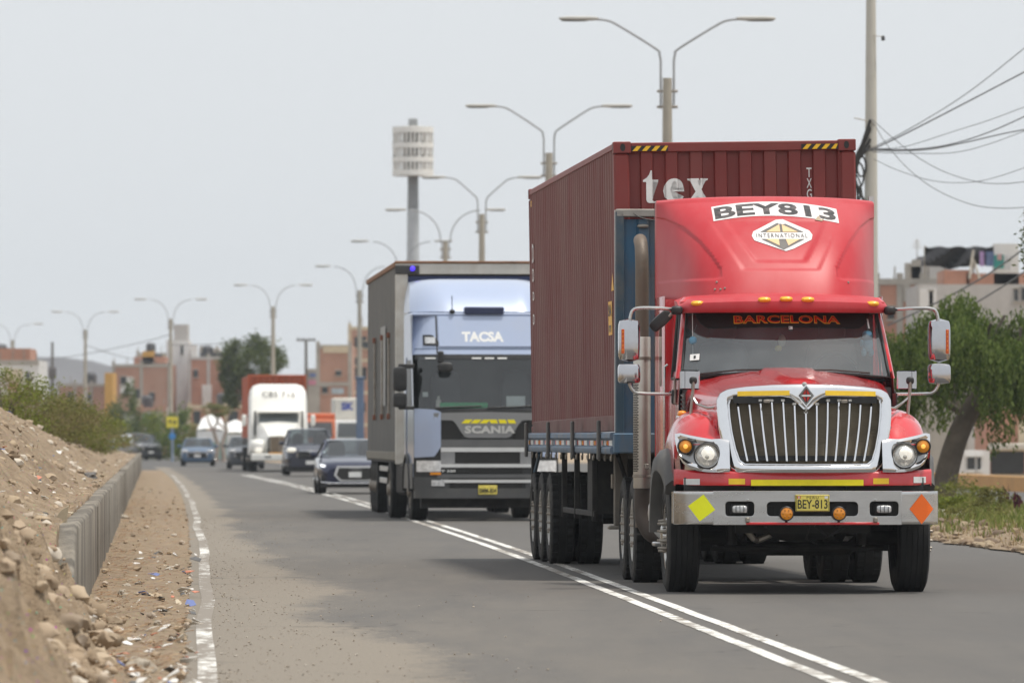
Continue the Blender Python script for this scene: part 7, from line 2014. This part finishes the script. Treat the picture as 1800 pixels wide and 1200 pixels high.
def tent(px0, px1, y0, y1, D, label, wallm):
    a, b = at(px0, y1, D), at(px1, y0, D); w = (b.x - a.x)/2; o = thing('market_tent', label, 'tent', ((a.x + b.x)/2, D, 0)); h = b.z
    q = MB(); q.loft([[(-w, 0, h*.66), (-w*.5, 0, h*.68), (0, 0, h*.69), (w*.5, 0, h*.68), (w, 0, h*.66)], [(-w*.7, 1.2, h*.90), (-w*.35, 1.2, h*.96), (0, 1.2, h), (w*.35, 1.2, h*.96), (w*.7, 1.2, h*.90)], [(-w, 2.4, h*.66), (-w*.5, 2.4, h*.68), (0, 2.4, h*.69), (w*.5, 2.4, h*.68), (w, 2.4, h*.66)]]); q.build('canopy', mat('white tent canvas', (.74,.74,.73), .8, var=.06), o, 60)
    q = MB(); q.box(-w, w, 2.0, 2.05, .1, h*.62); q.build('back_panel', wallm, o)
    q = MB(); q.box(-w, w, .02, .05, h*.40, h*.64); q.build('front_valance', mat('white tent canvas', (.74,.74,.73), .8, var=.06), o)
    q = MB(); q.box(-w*.98, -w*.2, .06, .09, .3, h*.42); q.build('side_curtain', mat('white tent canvas', (.74,.74,.73), .8), o)
    for x in (-w, w):
        for y in (.05, 2.35):
            q = MB(); q.cyl((x, y, 0), (x, y, h*.63), .035, 6); q.build('tent_pole', GALV, o)
    return o
TEAL = mat('teal canvas', (.30,.48,.42), .8, var=.1)
tent(346, 396, 727, 790, 420, 'white canopy tent with teal sides left of the bare tree', TEAL)
tent(390, 436, 737, 785, 428, 'second white canopy tent beside the white lorry', GREYB)

# ------------------------------------------------------------------ vegetation
def leaf_mat(name, c1, c2, trans=.35):
    m = bpy.data.materials.new(name); m.use_nodes = True
    N = m.node_tree.nodes; L = m.node_tree.links; N.remove(N['Principled BSDF']); out = N['Material Output']
    g_ = N.new('ShaderNodeNewGeometry'); cr = N.new('ShaderNodeValToRGB')
    cr.color_ramp.elements[0].color = (*c1, 1); cr.color_ramp.elements[1].color = (*c2, 1)
    L.new(g_.outputs['Random Per Island'], cr.inputs[0])
    d = N.new('ShaderNodeBsdfDiffuse'); t = N.new('ShaderNodeBsdfTranslucent'); L.new(cr.outputs[0], d.inputs[0]); L.new(cr.outputs[0], t.inputs[0])
    mx = N.new('ShaderNodeMixShader'); mx.inputs[0].default_value = trans
    L.new(d.outputs[0], mx.inputs[1]); L.new(t.outputs[0], mx.inputs[2]); L.new(mx.outputs[0], out.inputs[0])
    return m
LEAF_P = leaf_mat('pepper tree leaves', (.062,.105,.025), (.20,.255,.075))
LEAF_D = leaf_mat('dark leaves', (.06,.085,.026), (.16,.19,.07))
LEAF_B = leaf_mat('bush leaves', (.10,.108,.034), (.26,.25,.09))
LEAF_DRY = leaf_mat('dry twig leaves', (.17,.13,.075), (.30,.24,.135), .2)
LEAF_Y = leaf_mat('fresh green leaves', (.11,.14,.03), (.24,.27,.06))
BARK = mat('grey brown bark', (.12,.10,.08), .95, var=.3, vs=4, bump=.9, bs=9, bstretch=(1,1,.25), dirt=(.09,.075,.06), damt=.6, ds=5)
def leaf(mb, p, s, rnd, d=None):
    a = rnd.uniform(0, 6.283); b = rnd.uniform(-1, 1)
    n = d or Vector((math.cos(a), math.sin(a), b)).normalized()
    t = n.orthogonal().normalized(); c = rnd.uniform(0, 6.283)
    t = (Matrix.Rotation(c, 3, n) @ t)
    u = n*s; w = t*s*.42
    mb.add([p - u, p + w, p + u, p - w], [(0,1,2,3)])
def crown_blob(mb, rnd, c, r, n, size, clumps=30, spread=.30):
    C_ = []
    for i in range(clumps):
        while True:
            v = Vector((rnd.uniform(-1,1), rnd.uniform(-1,1), rnd.uniform(-1,1)))
            if .25 < v.length < 1: break
        v = v.normalized()*(.45 + .55*rnd.random()**.6)
        C_.append((Vector((c[0] + v.x*r[0], c[1] + v.y*r[1], c[2] + v.z*r[2])), rnd.uniform(.6, 1.3)))
    for i in range(n):
        q, k = C_[rnd.randrange(clumps)]
        g_ = Vector((rnd.gauss(0,1)*r[0], rnd.gauss(0,1)*r[1], rnd.gauss(0,1)*r[2]))*spread*.5*k
        leaf(mb, q + g_, size*rnd.uniform(.6, 1.3), rnd)
def branch(mb, p, d, ln, r, depth, rnd, ends):
    pts = [p]; cur = p.copy(); dd = d.copy()
    for i in range(4):
        dd = (dd + Vector((rnd.uniform(-.25,.25), rnd.uniform(-.25,.25), rnd.uniform(-.1,.2)))).normalized(); cur = cur + dd*ln/4; pts.append(cur.copy())
    mb.tube(pts, [r, r*.9, r*.8, r*.7, r*.6], 7)
    if depth == 0: ends.append(cur); return
    for k in range(3): branch(mb, cur if k < 2 else pts[2], (dd + Vector((rnd.uniform(-.8,.8), rnd.uniform(-.8,.8), rnd.uniform(-.1,.6)))).normalized(), ln*.68, r*.58, depth - 1, rnd, ends)

# pepper tree on the median
PT = Vector((8.75, 140.0, 0))
pt = thing('pepper_tree', 'leaning pepper tree with drooping green foliage on the median', 'tree', tuple(PT))
mb = MB(); path = [Vector(p) for p in ((-.03, 0, -.05), (.0, 0, .35), (.08, .05, .8), (.28, .1, 1.45), (.55, .1, 2.0), (.85, .15, 2.45))]
mb.tube(catmull(path, 4), [.27 - .004*i for i in range(21)], 14); trk = mb.build('trunk', BARK, pt, 60)
rnd = random.Random(3); ends = []; q = MB()
for d in ((-.9, .1, .75), (-.3, -.5, 1), (.6, .3, .9), (.9, -.3, .6), (-.5, .6, .8)):
    branch(q, Vector((.80, .15, 2.35)) if d[0] > -.4 else Vector((.45, .1, 1.85)), Vector(d).normalized(), 1.0, .085, 1, rnd, ends)
tag(q.build('limbs', BARK, trk, 60), kind='stuff')
mb = MB()
for i in range(1900):
    a = rnd.uniform(0, 6.283); rr_ = math.sqrt(rnd.random()); 
    lump = .28*math.sin(a*3 + 1) + .2*math.sin(a*5)
    x = .85 + rr_*math.cos(a)*(2.4 + .3*lump); y = .1 + rr_*math.sin(a)*1.8
    ztop_ = 2.75 - .95*rr_*rr_ + .28*math.sin(x*3.1 + 1) + .22*math.sin(y*2.7) + rnd.uniform(-.15, .3) + 1.05
    if x < -.3: ztop_ += .12
    if math.sin(a*4.0 + 2.2*rr_) < -.55: continue
    ln = rnd.uniform(.5, 1.5)*(1.0 if rr_ > .55 else .7)*(1.25 if x < .1 else 1)
    p = Vector((x, y, ztop_)); sway = Vector((math.cos(a), math.sin(a), 0))*.10
    n = int(ln/.030)
    for k in range(n):
        t = k/n; pp = p + Vector((0, 0, -ln*t)) + sway*(math.sin(t*1.6)*.8) + Vector((rnd.gauss(0,.045), rnd.gauss(0,.045), 0))
        d = Vector((rnd.uniform(-.6,.6), rnd.uniform(-.6,.6), -1)).normalized()
        leaf(mb, pp, rnd.uniform(.035, .065), rnd, d)
mb.build('crown', LEAF_P, pt, None)

# hanging branch tip at the frame edge
ht = thing('roadside_tree', 'feathery dark tree reaching in at the upper frame edge', 'tree', (8.75, 112.0, 0))
q = MB(); q.tube([(0.5,0,-.05), (.45,0,2), (.3,0,3.6), (.15,0,4.6)], [.18, .14, .10, .05], 10); q.build('trunk', BARK, ht, 60)
mb = MB(); rnd = random.Random(8); crown_blob(mb, rnd, (.12, 0, 4.75), (.62, .8, .95), 5200, .045, 34, .26); mb.build('crown', LEAF_D, ht, None)

# round dark tree far down the road
RT_D = 452; RT = Vector(((446 - 900)*RT_D/FPX, RT_D, 0))
rt = thing('round_tree', 'round dark street tree behind the white lorry', 'tree', tuple(RT))
q = MB(); q.tube([(0,0,-.05), (.1,0,2.5), (0,0,4.6)], [.3, .22, .15], 10); tk = q.build('trunk', BARK, rt, 60)
q = MB(); ends = []; rnd = random.Random(4)
for d in ((-.7, .1, .8), (.7, 0, .9), (0, .5, 1)): branch(q, Vector((0, 0, 4.0)), Vector(d).normalized(), 1.8, .13, 1, rnd, ends)
tag(q.build('limbs', BARK, tk, 60), kind='stuff')
mb = MB(); crown_blob(mb, rnd, (0, 0, 6.1), (2.1, 1.9, 2.0), 10000, .12, 70, .27); crown_blob(mb, rnd, (-1.35, 0, 4.9), (.85, 1.2, 1.3), 3500, .13, 24, .3); mb.build('crown', LEAF_D, rt, None)

# bushes
def bush(name, label, loc, r, n, size, m, seed, cat='bush', group=None, stems=True, cl=26, m2=None):
    o = thing(name, label, cat, tuple(loc), 0, group); rnd = random.Random(seed)
    if stems:
        q = MB()
        for k in range(6):
            a = rnd.uniform(0, 6.28); q.tube([(0,0,-.05), (r[0]*.25*math.cos(a), r[1]*.25*math.sin(a), r[2]*.8), (r[0]*.6*math.cos(a), r[1]*.6*math.sin(a), r[2]*1.5)], [.03, .022, .01], 5)
        tag(q.build('stems', BARK, o, 60), kind='stuff')
    mb = MB(); crown_blob(mb, rnd, (0, 0, r[2]*1.0), r, n, size, cl, .34); mb.build('foliage', m, o, None)
    if m2:
        mb = MB(); crown_blob(mb, rnd, (0, 0, r[2]*.75), (r[0]*1.05, r[1], r[2]*.7), int(n*.5), size*.7, cl, .36); mb.build('dry_twigs', m2, o, None)
    return o
GB = 'scrub bushes behind the dirt bank'
def bank_at(px, D):
    X = (px - 900)*D/FPX; return Vector((X, D, bank_z(min(XW(D) - X, 15), D)))
BB = [(4, 118, .9, 1.1, LEAF_Y, 'bright leafed bush at the top of the bank by the frame edge'),
      (38, 132, 1.3, .85, LEAF_B, 'broad olive bush on the bank below the white house'),
      (72, 140, 1.2, .80, LEAF_B, 'olive bush with dry twigs in mid bank'),
      (100, 150, 1.2, .78, LEAF_B, 'dense bush under the far street lamp on the bank'),
      (128, 158, 1.2, .75, LEAF_Y, 'yellow green bush where the bank starts to fall'),
      (152, 168, 1.1, .72, LEAF_B, 'green bush halfway down the falling bank'),
      (168, 185, .9, .55, LEAF_Y, 'low bright bush near the bank end'),
      (20, 150, 1.5, 1.0, LEAF_B, 'tall dull bush behind the bright leafed one')]
for i, (px, D, rx, rz_, m, lab) in enumerate(BB):
    bush('bush', lab, bank_at(px, D) - Vector((0, 0, .1)), (rx, 1.2, rz_*.62), 4200, .032, m, 40 + i, 'bush', GB, True, 34, LEAF_DRY)
GH = 'trees and hedges at the junction'
HH_ = [(196, 455, 1.5, 1.2, LEAF_D, 'dark shrub left of the ochre house'), (214, 452, 1.2, 1.7, LEAF_D, 'slim dark shrub right of the ochre house foot'), (224, 450, .7, 2.2, LEAF_D, 'slender upright shrub before the stepped brick house'),
       (240, 458, 1.3, 1.2, LEAF_P, 'olive shrub above the white van'), (262, 458, 1.0, 1.3, LEAF_P, 'dark shrub over the parked grey suv'), (282, 430, 1.1, 1.35, LEAF_Y, 'rounded bright shrub beside the yellow sign'),
       (322, 425, 1.3, 1.35, LEAF_P, 'dark bushy shrub right of the yellow sign'), (338, 432, 1.1, 1.0, LEAF_B, 'olive shrub above the blue saloon'), (166, 400, 1.5, 1.0, LEAF_B, 'olive shrub behind the blue tank'), (142, 380, 1.4, 1.1, LEAF_D, 'dark shrub behind the bank bushes'),
       (426, 440, 1.0, .9, LEAF_D, 'dark shrub under the round tree beside the tents'), (118, 400, 1.6, 1.15, LEAF_B, 'wide olive shrub under the hill view')]
for i, (px, D, rx, rz_, m, lab) in enumerate(HH_):
    bush('shrub', lab, ((px - 900)*D/FPX, D, -.05), (rx*1.1, 1.3, rz_*1.12), 2200, .11, m, 80 + i, 'shrub', GH, False, 26)
for i, (px, lab) in enumerate(((379, 'pale forked bare tree trunk before the white tents'), (394, 'second bare tree trunk beside the forked one'))):
    D = 405; o = thing('bare_tree', lab, 'tree', ((px - 900)*D/FPX, D, 0), 0, GH)
    q = MB(); q.tube([(0,0,-.05), (.12*(1 - 2*i), 0, 1.0), (-.15*(1 - 2*i), 0, 1.9)], [.15, .12, .10], 8); q.build('trunk', mat('pale bark', (.36,.29,.24), .9, var=.2), o, 60)
    for sx in (-1, 1):
        q = MB(); q.tube([(-.15*(1 - 2*i), 0, 1.85), (-.15 + .25*sx, 0, 2.3), (-.1 + .45*sx, 0, 2.9)], [.08, .06, .03], 6); q.build('limb', _mats['pale bark'], o, 60)
    mb = MB(); rnd = random.Random(120 + i); crown_blob(mb, rnd, (0, 0, 3.0), (.8, .8, .35), 500, .08, 12, .35); mb.build('crown', LEAF_B, o, None)

# ------------------------------------------------------------------ median: rough grass, dirt edge, weeds
def med_z(t, Y): return .02 + .16*sstep(0, 1.2, t)*(1 - sstep(4.4, 5.6, t)) + .04*fbm(t*1.3, Y*.7, 3)*sstep(0, .6, t)
mb = MB(); ts = [0, .12, .3, .5, .8, 1.1, 1.5, 2, 2.6, 3.3, 4, 4.6, 5.1, 5.55]
mys = frange(58, 165, .8) + frange(166, 296, 4)
mb.loft([[(XR(Y) - .25 + .22*nz(Y*.6, 12) + t, Y, max(.012, med_z(t, Y)) if t < 5.5 else -.05) for t in ts] for Y in mys])
tag(mb.build('median_verge', DIRT, None, 60), kind='structure')
rnd = random.Random(21); mb = MB()
for i in range(30000):
    Y = 66 + 110*rnd.random()**1.15; t = .45 + 4.7*rnd.random()
    dens = fbm(t*.8 + 5, Y*.25, 3)
    if dens < -.25 or (t < 1.1 and rnd.random() < .5): continue
    x = XR(Y) - .25 + t; h = rnd.uniform(.05, .17)*(1 + .7*max(0, dens)); a = rnd.uniform(0, 6.28); w = .010 + .006*rnd.random()
    b = Vector((x, Y, med_z(t, Y) - .01)); l = Vector((math.cos(a), math.sin(a), 0))*h*rnd.uniform(.1, .7); s = Vector((-math.sin(a), math.cos(a), 0))*w
    mb.add([b - s, b + s, b + l*.5 + Vector((0, 0, h*.7)) + s*.6, b + l + Vector((0, 0, h))], [(0,1,2,3)])
tag(mb.build('grass', leaf_mat('median grass', (.10,.145,.03), (.28,.285,.10), .3), None, None), kind='stuff')
rnd = random.Random(22); mb = MB()
for i in range(5200):
    Y = 64 + 95*rnd.random()**1.2; t = .1 + 1.5*rnd.random(); x = XR(Y) - .25 + t; h = rnd.uniform(.03, .13); a = rnd.uniform(0, 6.28)
    b = Vector((x, Y, med_z(t, Y) - .01)); l = Vector((math.cos(a), math.sin(a), 0))*h*rnd.uniform(.4, 1.2); s = Vector((-math.sin(a), math.cos(a), 0))*.008
    mb.add([b - s, b + s, b + l + Vector((0, 0, h))], [(0,1,2)])
tag(mb.build('dry_weeds', leaf_mat('dry weeds', (.20,.135,.07), (.34,.26,.13), .2), None, None), kind='stuff')
scatter('median_clods', isl_mat('brown clods', [(.20,.14,.09),(.26,.19,.12),(.15,.105,.07),(.30,.23,.15)]), 1100, lambda r: (lambda Y, t: (XR(Y) - .25 + t, Y, med_z(t, Y)))(66 + 80*r.random(), .05 + 1.1*r.random()**1.5), lambda r: .02 + .09*r.random()**3, .7, 23)
def gmed(px, D): X = (px - 900)*D/FPX; return Vector((X, D, med_z(X - XR(D) + .25, D)))
GW = 'weeds on the median'
for i, (px, D, h, lab) in enumerate(((1768, 118, .38, 'purple leaved weed standing above the grass'), (1788, 114, .30, 'shorter purple weed beside the taller one'))):
    o = thing('purple_weed', lab, 'weed', tuple(gmed(px, D)), 0, GW)
    q = MB(); q.tube([(0,0,-.03), (.02,0,h*.6), (.0,0,h)], .008, 5); q.build('stem', BARK, o)
    mb = MB(); rnd = random.Random(130 + i)
    for k in range(26): leaf(mb, Vector((rnd.gauss(0, .04), rnd.gauss(0, .03), h*rnd.uniform(.45, 1.1))), rnd.uniform(.04, .08), rnd, Vector((rnd.uniform(-.5,.5), rnd.uniform(-.4,.4), 1)).normalized())
    mb.build('leaves', leaf_mat('purple leaves ' + str(i), (.06,.02,.03), (.14,.05,.06), .2), o, None)
for i, (px, D, r, lab) in enumerate(((1668, 122, (.55, .4, .30), 'green weed clump at the pepper tree foot'), (1700, 128, (.5, .4, .22), 'spreading weed clump beyond the tree foot'), (1752, 116, (.35, .3, .22), 'small leafy weed near the purple ones'), (1675, 110, (.4, .3, .16), 'low bright weed beside the white kerb stone'), (1727, 104, (.6, .4, .14), 'flat weed patch in the middle of the verge'))):
    bush('weed_clump', lab, gmed(px, D), r, 900, .035, LEAF_Y if i % 2 else LEAF_B, 140 + i, 'weed', GW, False, 16)
kb = thing('kerb_stone', 'whitewashed kerb stone lying by the lorry bumper', 'kerb stone', tuple(gmed(1664, 108)))
q = MB(); q.cbox(-.30, .30, -.12, .12, -.06, .13, .03); q.build('stone_block', mat('whitewashed stone', (.62,.59,.53), .9, var=.12, bump=.4, bs=12), kb)

# ------------------------------------------------------------------ hazy air
hz = MB(); hz.box(-700, 500, -40, 2500, -2.5, 62)
hm_ = bpy.data.materials.new('haze'); hm_.use_nodes = True
hn = hm_.node_tree; hn.nodes.clear(); ho = hn.nodes.new('ShaderNodeOutputMaterial'); hv = hn.nodes.new('ShaderNodeVolumePrincipled')
hv.inputs['Color'].default_value = (.86, .93, 1.0, 1); hv.inputs['Density'].default_value = .00017; hv.inputs['Anisotropy'].default_value = .15
hn.links.new(hv.outputs[0], ho.inputs['Volume'])
tag(hz.build('haze', hm_, None, None), kind='stuff')
